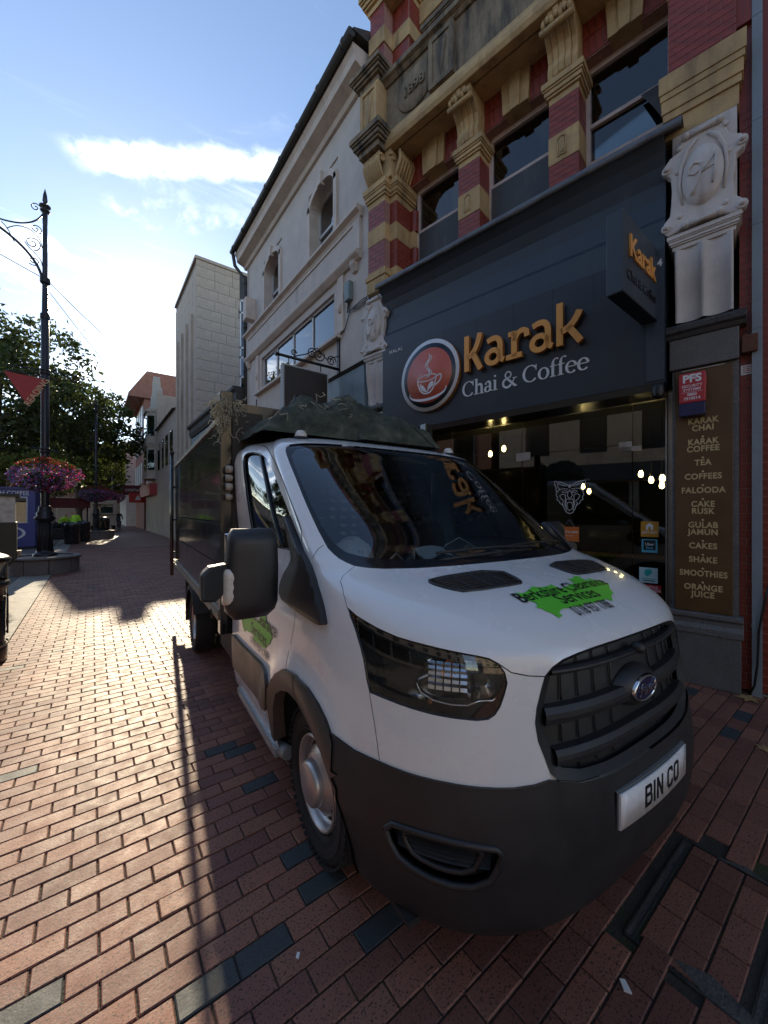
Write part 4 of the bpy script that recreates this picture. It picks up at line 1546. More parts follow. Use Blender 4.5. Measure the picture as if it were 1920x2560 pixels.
# downpipe, meter box, cables, vent
b = MB()
b.tube([(-.42, 6.98, 9.95), (-.36, 6.96, 9.55), (-.06, 6.86, 9.15), (-.06, 6.86, 3.0)], .055, 10)
for z in (9.0, 7.6, 6.2, 4.8):
    b.tube([(-.06, 6.86, z), (-.06, 6.86, z + .08)], .068, 10)
b.build('downpipe', M['gutter'], wbld)
b = MB()
b.box(-.30, .0, 6.05, 6.35, 7.55, 8.20)
b.build('vent_box', M['render_trim'], wbld, .01)
b = MB()
b.box(-.10, .0, .52, .70, 5.75, 6.12)
bx_ = b.build('junction_box', mat('teal_grey_box', (.17, .22, .22), .5), wbld, .02)
b = MB()
for k in range(4):
    b.tube([(-.03, .60 + .02 * k, 5.74), (-.05, .55 + .04 * k, 5.55), (-.03, .25 - .03 * k, 5.48 + .04 * k), (-.02, .02, 5.50 + .03 * k)], .008, 5)
b.tube([(-.02, .60, 5.6), (-.03, .75, 5.3), (-.02, 1.0, 5.22)], .010, 5)
b.build('wires', M['gutter'], bx_)
b = MB()
b.tube([(-.012, 5.95, 5.1), (-.012, 5.95, 4.2), (-.012, 5.80, 3.6)], .012, 6)
b.build('wall_cable', M['gutter'], wbld)
# hanging sign
hs = empty('hanging_sign', (4.0, 6.80, 4.55), 0, 'blank dark square sign hanging from a scrolled iron bracket on the cream building', 'sign')
b = MB()
b.box(-.03, .0, -.04, .04, -.15, .62)
b.tube([(-.02, 0, .02), (-1.30, 0, .02)], .028, 8)
b.tube([(-1.30, 0, .02), (-1.345, 0, .02)], .04, 8)
b.build('bracket', M['black_metal'], hs)
b = MB()
for (cx, cz, r0, t0, turns, d) in ((-.18, .15, .11, 0, 1.7, 1), (-.46, .20, .13, 2.6, 1.6, -1), (-.60, .20, .11, .4, 1.6, 1), (-.98, .12, .06, 0, 1.5, 1)):
    b.tube([(cx + d * r0 * (1 - k / 34) * math.cos(t0 + k * turns * 2 * math.pi / 30), 0, cz + r0 * (1 - k / 34) * math.sin(t0 + k * turns * 2 * math.pi / 30)) for k in range(31)], .011, 6)
b.tube([(-.03, 0, .28), (-.28, 0, .16), (-.50, 0, .33), (-.72, 0, .16), (-.98, 0, .05)], .011, 6)
b.build('scrollwork', M['black_metal'], hs)
b = MB()
for x in (-.42, -1.08):
    b.tube([(x, 0, .0), (x, 0, -.14)], .010, 6)
b.build('hanger', M['black_metal'], hs)
b = MB()
b.box(-1.22, -.28, -.06, .06, -1.0, -.14)
b.build('frame', mat('aged_white', (.42, .44, .44), .6), hs, .006)
b = MB()
b.box(-1.19, -.31, -.066, .066, -.97, -.17)
b.build('face', M['sign_blank'], hs)

# --- low dark-fronted shop between
low_ = empty('low_shop', (4.0, 12.6, 0), 0, 'low shop with dark raking fascia between the cream and stone buildings', 'building')
MB().box(.05, 8, 0, 7.7, 0, 5.2).build('wall', M['slate'], low_)
b = MB()
b.prism([(.4, 5.2), (-.25, 5.2), (-.32, 5.35), (-.32, 5.55), (-.42, 5.62), (-.42, 5.72), (.4, 5.75)], .12, 7.68, 'y')
b.build('cornice', M['slate'], low_)
MB().box(-.22, .1, .12, 7.6, 4.2, 5.15).build('fascia', M['fascia_grey'], low_)
b = MB()
for k in range(5):
    b.box(-.05, .1, .2 + k * 1.85, .3 + k * 1.85, 0, 4.2)
b.build('shopfront_posts', M['slate'], low_)

# --- tall portland stone building, its blank side wall faces the camera
pb_ = empty('stone_building', (4.0, 20.3, 0), 0, 'tall pale stone building with a narrow vertical strip window in its side wall', 'building')
MB().box(.03, 14, .035, 5.7, 0, 13.9).build('core', M['joint_dark'], pb_)
stone_unit = MB().box(-.5, .5, -.5, .5, -.5, .5).mesh('stone_panel')
stone_unit.materials.append(M['portland'])
rs = random.Random(21)
nst = 0
STRIP = (2.05, 2.62)
for i in range(19):
    z0 = 4.6 + i * .5
    z1 = min(z0 + .5, 13.9)
    xs = [0.0]
    while xs[-1] < 6.5:
        xs.append(xs[-1] + rs.choice((.7, .85, 1.0, 1.15)))
    for a, c in zip(xs, xs[1:]):
        for lo_, hi_ in ((a, min(c, STRIP[0])), (max(a, STRIP[1]), c)):
            if hi_ - lo_ < .12 or z1 - z0 < .1:
                continue
            o = bpy.data.objects.new('stone_panel', stone_unit)
            o.location = ((lo_ + hi_) / 2, .03 + rs.uniform(-.002, .002), (z0 + z1) / 2)
            o.scale = (hi_ - lo_ - .014, .06, z1 - z0 - .014)
            link(o, pb_)
for i in range(19):
    z0 = 4.6 + i * .5
    for k in range(6):
        o = bpy.data.objects.new('stone_panel', stone_unit)
        o.location = (.03, .06 + (k + .5) * .94, z0 + .25)
        o.scale = (.06, .926, .486)
        if z0 + .5 < 14:
            link(o, pb_)
MB().box(-.06, 14, -.06, 5.75, 13.9, 14.05).build('coping', M['portland'], pb_, .01)
st_ = MB()
for x in (STRIP[0], STRIP[1] - .07):
    st_.box(x, x + .07, -.03, .09, 5.0, 12.6)
for z in (5.0, 7.4, 8.6, 9.6, 10.1, 11.9, 12.53):
    st_.box(STRIP[0], STRIP[1], -.03, .09, z, z + .09)
so_ = st_.build('strip_window', M['pvc'], pb_)
for z0, z1 in ((5.09, 7.4), (7.49, 8.6), (9.69, 10.1), (10.19, 11.9), (11.99, 12.53)):
    MB().box(STRIP[0] + .07, STRIP[1] - .07, .028, .034, z0, z1).build('pane', M['glass_teal'], so_, fix=False)
MB().box(STRIP[0] + .07, STRIP[1] - .07, -.01, .05, 8.69, 9.6).build('spandrel', M['blue_panel'], so_)
MB().box(STRIP[0] + .02, STRIP[1] - .02, .034, .05, 4.6, 13.9).build('dark_backing', M['room_dark'], pb_)
for k in range(4):
    b = MB()
    y = .7 + k * 1.3
    b.box(-.12, .05, y, y + .22, 4.6, 11.5)
    b.build('pilaster', M['portland'], pb_, .01)
MB().box(-.15, .1, 0, 5.7, 4.2, 4.6).build('string_course', M['portland'], pb_, .01)

# --- stepped row further down the street
gp = empty('spired_building', (4.0, 26.05, 0), 0, 'low gabled building with a chimney and pointed finial beside the stone building', 'building')
MB().box(0, 12, 0, 8.3, 0, 7.9).build('wall', M['portland'], gp)
b = MB()
b.prism([(-.2, 7.9), (6, 10.5), (12, 7.9)], 0, 8.3, 'y')
b.build('roof', M['slate'], gp)
b = MB()
b.lathe([(.55, 7.6), (.55, 13.2), (.75, 13.3), (.75, 13.6), (.45, 13.8), (.30, 14.4), (.42, 14.5), (.16, 14.6), (.0001, 16.0)], 8, (1.9, 2.1, 0))
b.build('finial_turret', M['portland'], gp)
for k in range(4):
    wq = MB()
    wq.box(-.04, .05, .9 + k * 1.9, 1.9 + k * 1.9, 4.8, 6.8)
    wq.build('window', M['glass_teal'], gp)

tb = empty('oriel_building', (4.0, 34.4, 0), 0, 'ornate stone building with a curved gable and stacked oriel bays', 'building')
MB().box(0, 12, 0, 7.6, 0, 10.8).build('wall', M['portland'], tb)
b = MB()
gab = [(0, 10.8)] + bez((0, 10.8), (.2, 12.0), (1.0, 11.0), (1.3, 12.2), 8) + bez((1.3, 12.2), (1.6, 12.9), (2.6, 12.9), (2.9, 12.2), 8) + bez((2.9, 12.2), (3.2, 11.0), (4.0, 12.0), (4.2, 10.8), 8)
b.prism(gab, .0, .4, 'x')
b.build('curved_gable', M['portland'], tb, .03)
for z0, z1 in ((4.5, 6.9), (7.2, 9.6)):
    b = MB()
    b.prism([(0, .8), (-.55, 1.2), (-.55, 3.0), (0, 3.4)], z0, z1, 'z')
    b.prism([(0, .7), (-.65, 1.12), (-.65, 3.08), (0, 3.5)], z1, z1 + .2, 'z')
    b.prism([(0, .7), (-.65, 1.12), (-.65, 3.08), (0, 3.5)], z0 - .2, z0, 'z')
    bay = b.build('oriel_bay', M['portland'], tb)
    for a in (1.3, 1.9, 2.5):
        MB().box(-.57, -.54, a, a + .45, z0 + .5, z1 - .3).build('window', M['glass_teal'], bay)
    MB().prism([(-.08, .84), (-.5, 1.145), (-.51, 1.13), (-.09, .83)], z0 + .5, z1 - .3, 'z').build('window', M['glass_teal'], bay)
MB().box(-.1, .05, 4.6, 5.2, 5, 9).build('window', M['glass_teal'], tb)
MB().box(-.5, .1, 0, 7.6, 3.0, 3.9).build('fascia', mat('deep_red_fascia', (.30, .02, .02), .5), tb)

eb = empty('gabled_building', (4.0, 43.5, 0), 0, 'far red brick building with wide overhanging eaves at the end of the row', 'building')
MB().box(0, 12, 0, 9, 0, 12.8).build('wall', M['terracotta'], eb)
b = MB()
b.prism([(-1.3, 12.6), (-1.3, 12.9), (.2, 15.2), (9, 15.2), (9, 12.6)], -.3, 9.3, 'y')
b.build('roof', M['terracotta'], eb)
for z in (4.5, 7.5, 10):
    for k in range(4):
        MB().box(-.12, .02, .6 + k * 2.1, 1.9 + k * 2.1, z, z + 2.0).build('window', M['pvc'], eb)
for i, (y0, hh, lab, mm) in enumerate(((55, 9, 'far plain building beyond the wide eaves on the shop side', 'render'), (68, 11, 'hazy far building closing the row on the shop side', 'portland'))):
    fb = empty('far_building', (3.2 - i * .8, y0, 0), 0, lab, 'building')
    MB().box(0, 12, 0, 12, 0, hh).build('wall', M[mm], fb)
    MB().prism([(-.3, hh), (5, hh + 2.5), (12, hh)], 0, 12, 'y').build('roof', M['slate'], fb)
    for z in (4.2, 7):
        for k in range(5):
            MB().box(-.06, .02, .8 + k * 2.3, 2.1 + k * 2.3, z, z + 1.7).build('window', M['glass_teal'], fb)

# --- buildings across the street, seen in the window and paintwork reflections
ob = empty('opposite_building', (-11.5, -14, 0), 0, 'pale stone building across the street mirrored in the shop glass', 'building')
hol = []
for k in range(8):
    for z in (4.6, 8.0):
        hol.append((1.2 + k * 2.6, 2.4 + k * 2.6, z, z + 2.2))
wl2 = wall_with_holes(0, 22, 0, 12, hol, 0, -.3)
wl2.build('wall', M['portland'], ob)
MB().box(-8, -.32, 0, 22, 0, 12).build('interior_mass', M['room_dark'], ob)
MB().box(-8.2, .3, -.2, 22.2, 12, 12.5).build('cornice', M['portland'], ob, .03)
MB().box(-.1, .25, 0, 22, 3.2, 4.0).build('shop_fascia', M['navy'], ob)
for k in range(7):
    MB().box(.0, .05, .4 + k * 3.1, 3.1 + k * 3.1, .4, 3.1).build('shop_window', M['black_gloss'], ob)
o2 = empty('opposite_building', (-12.0, 8.6, 0), 0, 'brick building across the street mirrored in the truck windscreen', 'building')
MB().box(-8, 0, 0, 14, 0, 10).build('wall', M['terracotta'], o2)
for k in range(5):
    for z in (4.4, 7.2):
        MB().box(-.05, .03, 1 + k * 2.6, 2.3 + k * 2.6, z, z + 1.8).build('window', M['glass_teal'], o2)

o3 = empty('bounce_building', (-15, -25, 0), 0, 'unseen pale stone building added behind the camera to bounce sunlight onto the truck', 'building')  # unseen building, added to bounce sunlight into the shaded street
MB().box(0, 24, -8, 0, 0, 13).build('wall', M['portland'], o3)
for k in range(9):
    for z in (4.6, 8.4):
        MB().box(1 + k * 2.6, 2.2 + k * 2.6, -.1, .04, z, z + 2.2).build('window', M['glass_teal'], o3)
MB().box(0, 24, -.05, .35, 3.2, 4.0).build('shop_fascia', M['navy'], o3)
MB().box(-.2, 24.2, -8, .4, 13, 13.5).build('cornice', M['portland'], o3)

# ------------------------------------------------------------------ the tipper truck: cab surface
# cab surface: rows = section curves, (zc, zs, yf, yb, w, n)
ROWS=[
(.235,.235,.150,.95,.900,3.4),
(.285,.285,.060,.95,.985,3.4),
(.40,.40,.015,.95,1.020,3.3),
(.55,.55,.000,.95,1.032,3.2),
(.68,.68,.000,.95,1.036,3.0),
(.80,.80,.012,.97,1.036,2.9),
(.95,.96,.025,1.0,1.034,2.8),
(1.08,1.10,.038,1.0,1.028,2.7),
(1.165,1.20,.052,1.0,1.018,2.65),
(1.215,1.262,.085,1.0,1.010,2.6),
(1.262,1.310,.160,1.0,1.002,2.6),
(1.318,1.350,.300,1.0,.996,2.7),
(1.368,1.382,.485,1.0,.990,2.8),
(1.413,1.412,.690,1.02,.984,3.0),
(1.440,1.448,.770,1.06,.980,3.2),
(1.520,1.530,.905,1.19,.974,3.4),
(1.700,1.700,1.140,1.40,.964,3.9),
(1.880,1.880,1.380,1.60,.948,4.2),
(2.040,2.030,1.590,1.79,.930,4.4),
(2.135,2.115,1.715,1.90,.908,4.4),
(2.185,2.165,1.815,2.00,.872,4.0),
(2.220,2.205,1.920,2.10,.815,3.4),
(2.245,2.230,2.040,2.20,.690,2.6),
(2.26,2.255,2.150,2.28,.480,2.4),
(2.265,2.265,2.25,2.34,.15,2.2),
]
YE=2.52
NR=len(ROWS)-1
def cab_row(v):
    """catmull-rom interpolated row parameters, v in 0..NR"""
    v=min(max(v,0.0),NR-1e-9);i=int(v);t=v-i
    a=ROWS[max(i-1,0)];b=ROWS[i];c_=ROWS[i+1];d=ROWS[min(i+2,NR)]
    return [ .5*((2*q)+(r-o)*t+(2*o-5*q+4*r-w_)*t*t+(-o+3*q-3*r+w_)*t*t*t) for o,q,r,w_ in zip(a,b,c_,d)]
def S0(p,v):
    """p 0..1 front centre to where the side starts, 1..2 along the side; returns x>=0,y,z"""
    zc,zs,yf,yb,w,n=cab_row(v)
    if p<1:
        f=p*math.pi/2
        x=w*max(math.sin(f),0)**(2/n); y=yb-(yb-yf)*max(math.cos(f),0)**.8
        k=p
    else:
        x=w;y=yb+(YE-yb)*(p-1);k=1
        if zs>1.45:
            q=min(1,(p-1)/.75);x+=q*q*(3-2*q)*min(.11,.085*(zs-1.45)/.55)
    z=zc+(zs-zc)*k*k
    return x,y,z
def arch_flare(y,z,x):
    # wheel-arch flare
    d=math.hypot(y-1.086,(z-.36))
    g=0
    if x>.8 and z<1.15:
        g=.028*math.exp(-((d-.52)/.085)**2)*min(1,max(0,(z-.42)/.15))
    return g
def S(p,v,off=0.0):
    e=1e-3
    x,y,z=S0(p,v)
    pa,pb=max(p-e,0),min(p+e,2);va,vb=max(v-e,0),min(v+e,NR-1e-6)
    if pa<1<pb: pa=p if p>=1 else pa; pb=p if p<1 else pb
    if pb-pa<1e-9: pb=p+e;pa=p
    A=S0(pa,v);B=S0(pb,v);C=S0(p,va);D=S0(p,vb)
    t1=[b-a for a,b in zip(A,B)];t2=[b-a for a,b in zip(C,D)]
    n=[t1[1]*t2[2]-t1[2]*t2[1],t1[2]*t2[0]-t1[0]*t2[2],t1[0]*t2[1]-t1[1]*t2[0]]
    L=math.sqrt(sum(q*q for q in n)) or 1
    n=[q/L for q in n]
    # outward: away from the cab's middle
    if n[0]*(x)+n[1]*(y-1.9)+n[2]*(z-1.0)<0: n=[-q for q in n]
    o=off+arch_flare(y,z,x)
    return (x+n[0]*o,y+n[1]*o,z+n[2]*o),n


def Sn(p, v, off=0.0):
    """point of the cab surface and its true normal (with the arch flare)"""
    def q(a, b_):
        a = min(max(a, 0.0), 2.0)
        b_ = min(max(b_, 0.0), NR - 1e-4)
        return Vector(S(a, b_)[0])
    e = 6e-3
    c = q(p, v)
    t1 = q(p + e, v) - (q(p - e, v) if p > e else Vector((-1, 1, 1)) * q(p + e, v))
    t2 = q(p, v + e * 3) - q(p, v - e * 3)
    n = t1.cross(t2)
    if n.length < 1e-9:
        n = Vector(S(p, v)[1])
    n.normalize()
    if n.dot(c - Vector((0, 1.9, 1.0))) < 0:
        n = -n
    return c + n * off, n


from mathutils.bvhtree import BVHTree

M['white_paint'] = mat('white_vehicle_paint', (.80, .80, .80), .28, coat=1.0, var=.02, vscale=2)
M['plastic'] = mat('black_moulded_plastic', (.022, .022, .024), .42, var=.12, vscale=8, bump=.12, bscale=260)
M['plastic_trim'] = mat('grey_moulding', (.05, .046, .042), .36, var=.1, vscale=4)
M['gloss_blk'] = mat('gloss_black_trim', (.010, .010, .011), .15, var=.05)
M['chrome'] = mat('chrome', (.75, .75, .76), .08, 1.0, var=.03)
M['chrome_soft'] = mat('reflector_chrome', (.60, .61, .63), .16, 1.0, var=.08, vscale=20)
M['lamp_dark'] = mat('lamp_housing', (.018, .016, .015), .22, .2, var=.15)
M['amber'] = mat('amber_reflector', (.62, .20, .06), .2, .3, var=.08)
M['lens'] = glass_mat('lamp_lens', (1, 1, 1), .97)
M['screen'] = glass_mat('windscreen_glass', (.72, .78, .78), .88)
M['side_glass'] = glass_mat('door_glass', (.66, .72, .72), .85)
M['frit'] = mat('glass_black_band', (.012, .013, .017), .12, var=.03)
M['tyre'] = mat('tyre_rubber', (.020, .020, .021), .75, var=.2, vscale=18, bump=.35, bscale=90)
M['silver'] = mat('silver_wheel', (.52, .50, .49), .38, .75, var=.08, vscale=9)
M['decal_green'] = mat('green_vinyl', (.12, .56, .045), .35, var=.03)
M['decal_black'] = mat('black_vinyl', (.008, .012, .012), .35, var=.03)
M['plate_white'] = mat('number_plate_white', (.78, .78, .79), .28, coat=.6, var=.02)
M['plate_edge'] = mat('plate_holder', (.16, .17, .17), .5, var=.05)
M['ford_blue'] = mat('badge_blue', (.008, .018, .075), .18, coat=.8, var=.03)
M['seat'] = mat('seat_cloth', (.028, .028, .03), .9, var=.2, vscale=20)
M['dash'] = mat('dashboard', (.022, .022, .024), .65, var=.12, vscale=9, bump=.2, bscale=200)
M['cab_grey'] = mat('cab_lining', (.35, .36, .36), .8, var=.1)
M['body_black'] = mat('tipper_black_paint', (.012, .014, .014), .17, coat=.5, var=.15, vscale=3, dirt=(4, (.05, .047, .04), .6, .9))
M['deck_alu'] = mat('dirty_alloy', (.26, .235, .19), .5, .55, var=.25, vscale=6, bump=.15, bscale=50, dirt=(6, (.08, .07, .055), .5, .8))
M['chassis'] = mat('black_chassis', (.018, .017, .016), .7, var=.3, vscale=12)
M['clear_lens'] = mat('clear_ribbed_lens', (.62, .58, .52), .12, var=.12, vscale=60, coat=1)
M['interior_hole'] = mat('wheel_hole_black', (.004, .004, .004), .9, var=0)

VA_LOC, VA_ROT = (1.745, .575, 0), R(-4.0)
van = empty('tipper_truck', VA_LOC, VA_ROT, 'white tipper truck with black bumper and green map logos parked on the brick paving', 'truck')
V_MAT = Matrix.Translation(VA_LOC) @ Matrix.Rotation(VA_ROT, 4, 'Z')
V_INV = V_MAT.inverted()

# outlines on the surface, in (p, v)
HEADL = [(.819, 10.03), (.783, 9.60), (.717, 9.17), (.65, 8.86), (.566, 8.66), (.505, 8.50), (.433, 8.32), (.405, 8.20), (.383, 7.98), (.367, 7.60), (.361, 7.22), (.367, 6.92),
         (.378, 6.59), (.391, 6.39), (.408, 6.28), (.438, 6.24), (.491, 6.25), (.551, 6.27), (.612, 6.31), (.673, 6.36), (.733, 6.40), (.744, 6.70), (.759, 7.32), (.784, 8.12), (.812, 9.33)]
GRILLE = [(0, 8.42), (.06, 8.40), (.117, 8.33), (.17, 8.18), (.215, 7.98), (.245, 7.72), (.265, 7.42), (.275, 7.01), (.288, 6.51), (.292, 6.18), (.285, 5.77), (.269, 5.42), (.257, 5.12), (.236, 4.92), (.18, 4.74), (.09, 4.64), (0, 4.62)]
WHITE_B = [(.236, 4.92), (.259, 4.98), (.296, 4.92), (.351, 4.89), (.43, 4.90), (.523, 4.92), (.624, 4.92), (.707, 4.93), (.793, 4.90), (.871, 5.02)]
ARCH_O = [(.871, 5.02), (.891, 5.27), (.925, 5.51), (.969, 5.69), (1.031, 5.75), (1.126, 5.62), (1.21, 5.25), (1.27, 4.80), (1.315, 4.2), (1.342, 3.5), (1.35, 2.8), (1.35, 2.0)]
ARCH_I = [(.79, 0.0), (.80, 1.2), (.81, 2.2), (.82, 2.94), (.839, 3.31), (.87, 3.80), (.905, 4.33), (.956, 4.76), (1.023, 5.03), (1.111, 5.02), (1.19, 4.76), (1.255, 4.25), (1.295, 3.5), (1.31, 2.7), (1.315, 2.0), (1.315, 0.0)]
SCREEN = [(0, 19.45), (.15, 19.40), (.286, 19.31), (.45, 19.17), (.617, 18.99), (.675, 18.78), (.698, 18.45), (.703, 17.64), (.705, 16.35), (.707, 15.38), (.703, 14.83), (.664, 14.33), (.594, 13.82), (.45, 13.25), (.30, 13.10), (.15, 13.05), (0, 13.03)]
CLEAR = [(0, 18.98), (.15, 18.95), (.28, 18.88), (.45, 18.72), (.56, 18.52), (.625, 18.15), (.648, 17.4), (.652, 16.3), (.650, 15.6), (.633, 15.15), (.575, 14.75), (.45, 14.45), (.30, 14.28), (.15, 14.2), (0, 14.18)]
DWIN = [(1.70, 15.0), (1.68, 16.5), (1.65, 18.2), (1.62, 18.75), (1.54, 19.02), (1.43, 19.02), (1.27, 18.68), (1.183, 18.16), (1.105, 17.35), (1.058, 16.49), (1.030, 16.04), (1.016, 15.6), (1.012, 15.1), (1.02, 14.4), (1.30, 14.3), (1.60, 14.3), (1.70, 14.4)]
BONNET = [(0, 13.03), (.15, 13.05), (.30, 13.10), (.45, 13.25), (.594, 13.70), (.667, 13.0), (.733, 12.62), (.785, 12.12), (.812, 11.0), (.819, 10.03)]
DOOR = [(1.126, 5.62), (1.133, 6.0), (1.117, 6.5), (1.104, 7.12), (1.10, 8.0), (1.085, 9.5), (1.06, 12), (1.03, 14.2), (1.003, 15.0), (.930, 15.36), (.913, 15.62), (.919, 16.06), (.95, 16.76), (1.017, 17.83), (1.15, 19.25),
        (1.28, 20.05), (1.45, 20.35), (1.70, 20.40), (1.86, 20.2), (1.90, 19.4), (1.93, 17), (1.95, 14), (1.96, 8), (1.96, 2.15), (1.6, 2.0), (1.35, 2.0), (1.35, 2.8), (1.342, 3.5), (1.315, 4.2), (1.27, 4.80), (1.21, 5.25)]
MOULD = [(1.955, 4.45), (1.7, 4.55), (1.45, 4.72), (1.36, 4.62), (1.32, 4.35), (1.345, 3.5), (1.36, 3.05), (1.5, 2.82), (1.7, 2.68), (1.955, 2.58)]
FOG = [(.687, 3.24), (.667, 3.45), (.60, 3.50), (.537, 3.52), (.46, 3.50), (.395, 3.46), (.378, 3.34), (.388, 3.0), (.403, 2.74), (.448, 2.56), (.50, 2.52), (.555, 2.53), (.61, 2.60), (.648, 2.70), (.675, 2.95)]
SAIL = [(1.035, 15.75), (1.02, 14.86), (.975, 11.5), (.908, 8.25), (.915, 8.05), (.95, 8.0), (1.096, 8.08), (1.23, 8.25), (1.24, 9.6), (1.19, 12), (1.12, 14.6), (1.07, 15.72)]


def inside(q, poly):
    x, y = q
    c = False
    j = len(poly) - 1
    for i in range(len(poly)):
        xi, yi = poly[i]
        xj, yj = poly[j]
        if (yi > y) != (yj > y) and x < (xj - xi) * (y - yi) / (yj - yi) + xi:
            c = not c
        j = i
    return c


def densify(poly, close=True, step=.03):
    out = []
    n = len(poly)
    for i in range(n if close else n - 1):
        a, b_ = poly[i], poly[(i + 1) % n]
        d = math.hypot(a[0] - b_[0], (a[1] - b_[1]) * .1)
        k = max(1, int(d / step))
        for j in range(k):
            t = j / k
            out.append((a[0] + (b_[0] - a[0]) * t, a[1] + (b_[1] - a[1]) * t))
    if not close:
        out.append(poly[-1])
    return out


def smooth_poly(poly, sharp=(), it=1):
    """corner-cutting for rounder outlines"""
    for _ in range(it):
        out = []
        n = len(poly)
        for i in range(n):
            a, b_ = poly[i], poly[(i + 1) % n]
            if i in sharp:
                out.append(a)
            out.append((a[0] * .75 + b_[0] * .25, a[1] * .75 + b_[1] * .25))
            out.append((a[0] * .25 + b_[0] * .75, a[1] * .25 + b_[1] * .75))
        poly = out
        sharp = ()
    return poly


vents = {}
pts, edges = [], []


def add_line(poly, close=True):
    k = len(pts)
    d = densify(poly, close)
    pts.extend(d)
    n = len(d)
    for i in range(n if close else n - 1):
        edges.append((k + i, k + (i + 1) % n))


PGR = [i * .02 for i in range(50)] + [1 + i * .035 for i in range(29)] + [2.0]
VGR = [i * .2 for i in range(int(NR / .2) + 1)]
VGR[-1] = NR - .01
for a in PGR:
    for c in VGR:
        pts.append((a, min(c, NR - .01)))
for poly in (HEADL, SCREEN, CLEAR, DWIN, DOOR, MOULD, FOG):
    add_line(poly)
for poly in (GRILLE, WHITE_B, ARCH_O, ARCH_I, BONNET):
    add_line(poly, False)
for (a, c) in (((.819, 10.03), None),):
    pass
HFRONT = [(.383, 7.98), (.352, 7.62), (.309, 7.47), (.266, 7.40)]
add_line(HFRONT, False)
sv, se, sf_, ov_, oe_, of_ = delaunay_2d_cdt([Vector((a, c * .1)) for a, c in pts], edges, [], 0, 1e-6)
sv = [(min(max(q.x, 0), 2.0), min(max(q.y * 10, 0), NR - .01)) for q in sv]
SURF = [Sn(a, c) for a, c in sv]
BONNET_FULL = BONNET + HEADL[1:9] + HFRONT[1:] + [q for q in GRILLE[:7][::-1]]
BUMPER_FULL = [(0, -1), (0, 4.62)] + GRILLE[::-1][1:4] + WHITE_B[1:] + [(.90, 4.33), (.87, 3.80), (.839, 3.31), (.82, 2.94), (.81, 2.2), (.80, 1.2), (.79, -1)]
ARCH_TRIM = ARCH_O + ARCH_I[::-1][1:-1]
VOID = ARCH_I + [(1.315, -1), (.79, -1)]
regions = [('void', VOID), ('headlight', HEADL), ('grille', GRILLE + [(-.1, 4.62), (-.1, 8.42)]), ('clear', CLEAR + [(-.1, 14.18), (-.1, 18.98)]), ('frit', SCREEN + [(-.1, 13.03), (-.1, 19.45)]),
           ('window', DWIN), ('moulding', MOULD), ('arch', ARCH_TRIM), ('fog', FOG), ('bumper', BUMPER_FULL), ('bonnet', [(-.1, 13.03)] + BONNET_FULL + [(-.1, 8.42)]), ('door', DOOR)]
tri = {}
for f in sf_:
    c = (sum(sv[i][0] for i in f) / len(f), sum(sv[i][1] for i in f) / len(f))
    for nm, poly in regions:
        if inside(c, poly):
            break
    else:
        nm = 'shell'
    if nm == 'shell' and c[1] < 2.0 and c[0] > 1:
        nm = 'sill'
    tri.setdefault(nm, []).append(f)


def surf_part(name, keys, m, parent, off=0.0, sides=(-1, 1), rims=(), fade=None):
    """part of the cab surface; rims: (polyline, closed, offset_to) adds the turned-in edge"""
    vs, fs, ns, idx = [], [], [], {}
    for sd in sides:
        for key in keys:
            for f in tri.get(key, ()):
                g = []
                for i in f:
                    kk = (i, sd if sv[i][0] > 1e-6 else 0)
                    if kk not in idx:
                        q, n = SURF[i]
                        w = q + n * off
                        idx[kk] = len(vs)
                        vs.append((w.x * sd, w.y, w.z))
                        ns.append((n.x * sd, n.y, n.z))
                    g.append(idx[kk])
                q0, q1, q2 = (Vector(vs[i]) for i in g[:3])
                fn = (q1 - q0).cross(q2 - q0)
                if fn.dot(Vector(ns[g[0]])) < 0:
                    g = g[::-1]
                fs.append(g)
    for poly, closed, o1 in rims:
        d = densify(poly, closed)
        for sd in sides:
            k = len(vs)
            for q in d:
                w, n = Sn(q[0], q[1], off)
                w2 = Sn(q[0], q[1], o1)[0]
                for z in (w, w2):
                    vs.append((z.x * sd, z.y, z.z))
                    ns.append((n.x * sd, n.y, n.z))
            L = len(d)
            for i in range(L if closed else L - 1):
                a, b_ = k + 2 * i, k + 2 * ((i + 1) % L)
                fs.append((a, b_, b_ + 1, a + 1))
    me = bpy.data.meshes.new(name)
    me.from_pydata(vs, [], fs)
    me.polygons.foreach_set('use_smooth', [True] * len(fs))
    me.materials.append(m)
    me.normals_split_custom_set_from_vertices(ns)
    o = bpy.data.objects.new(name, me)
    return link(o, parent)


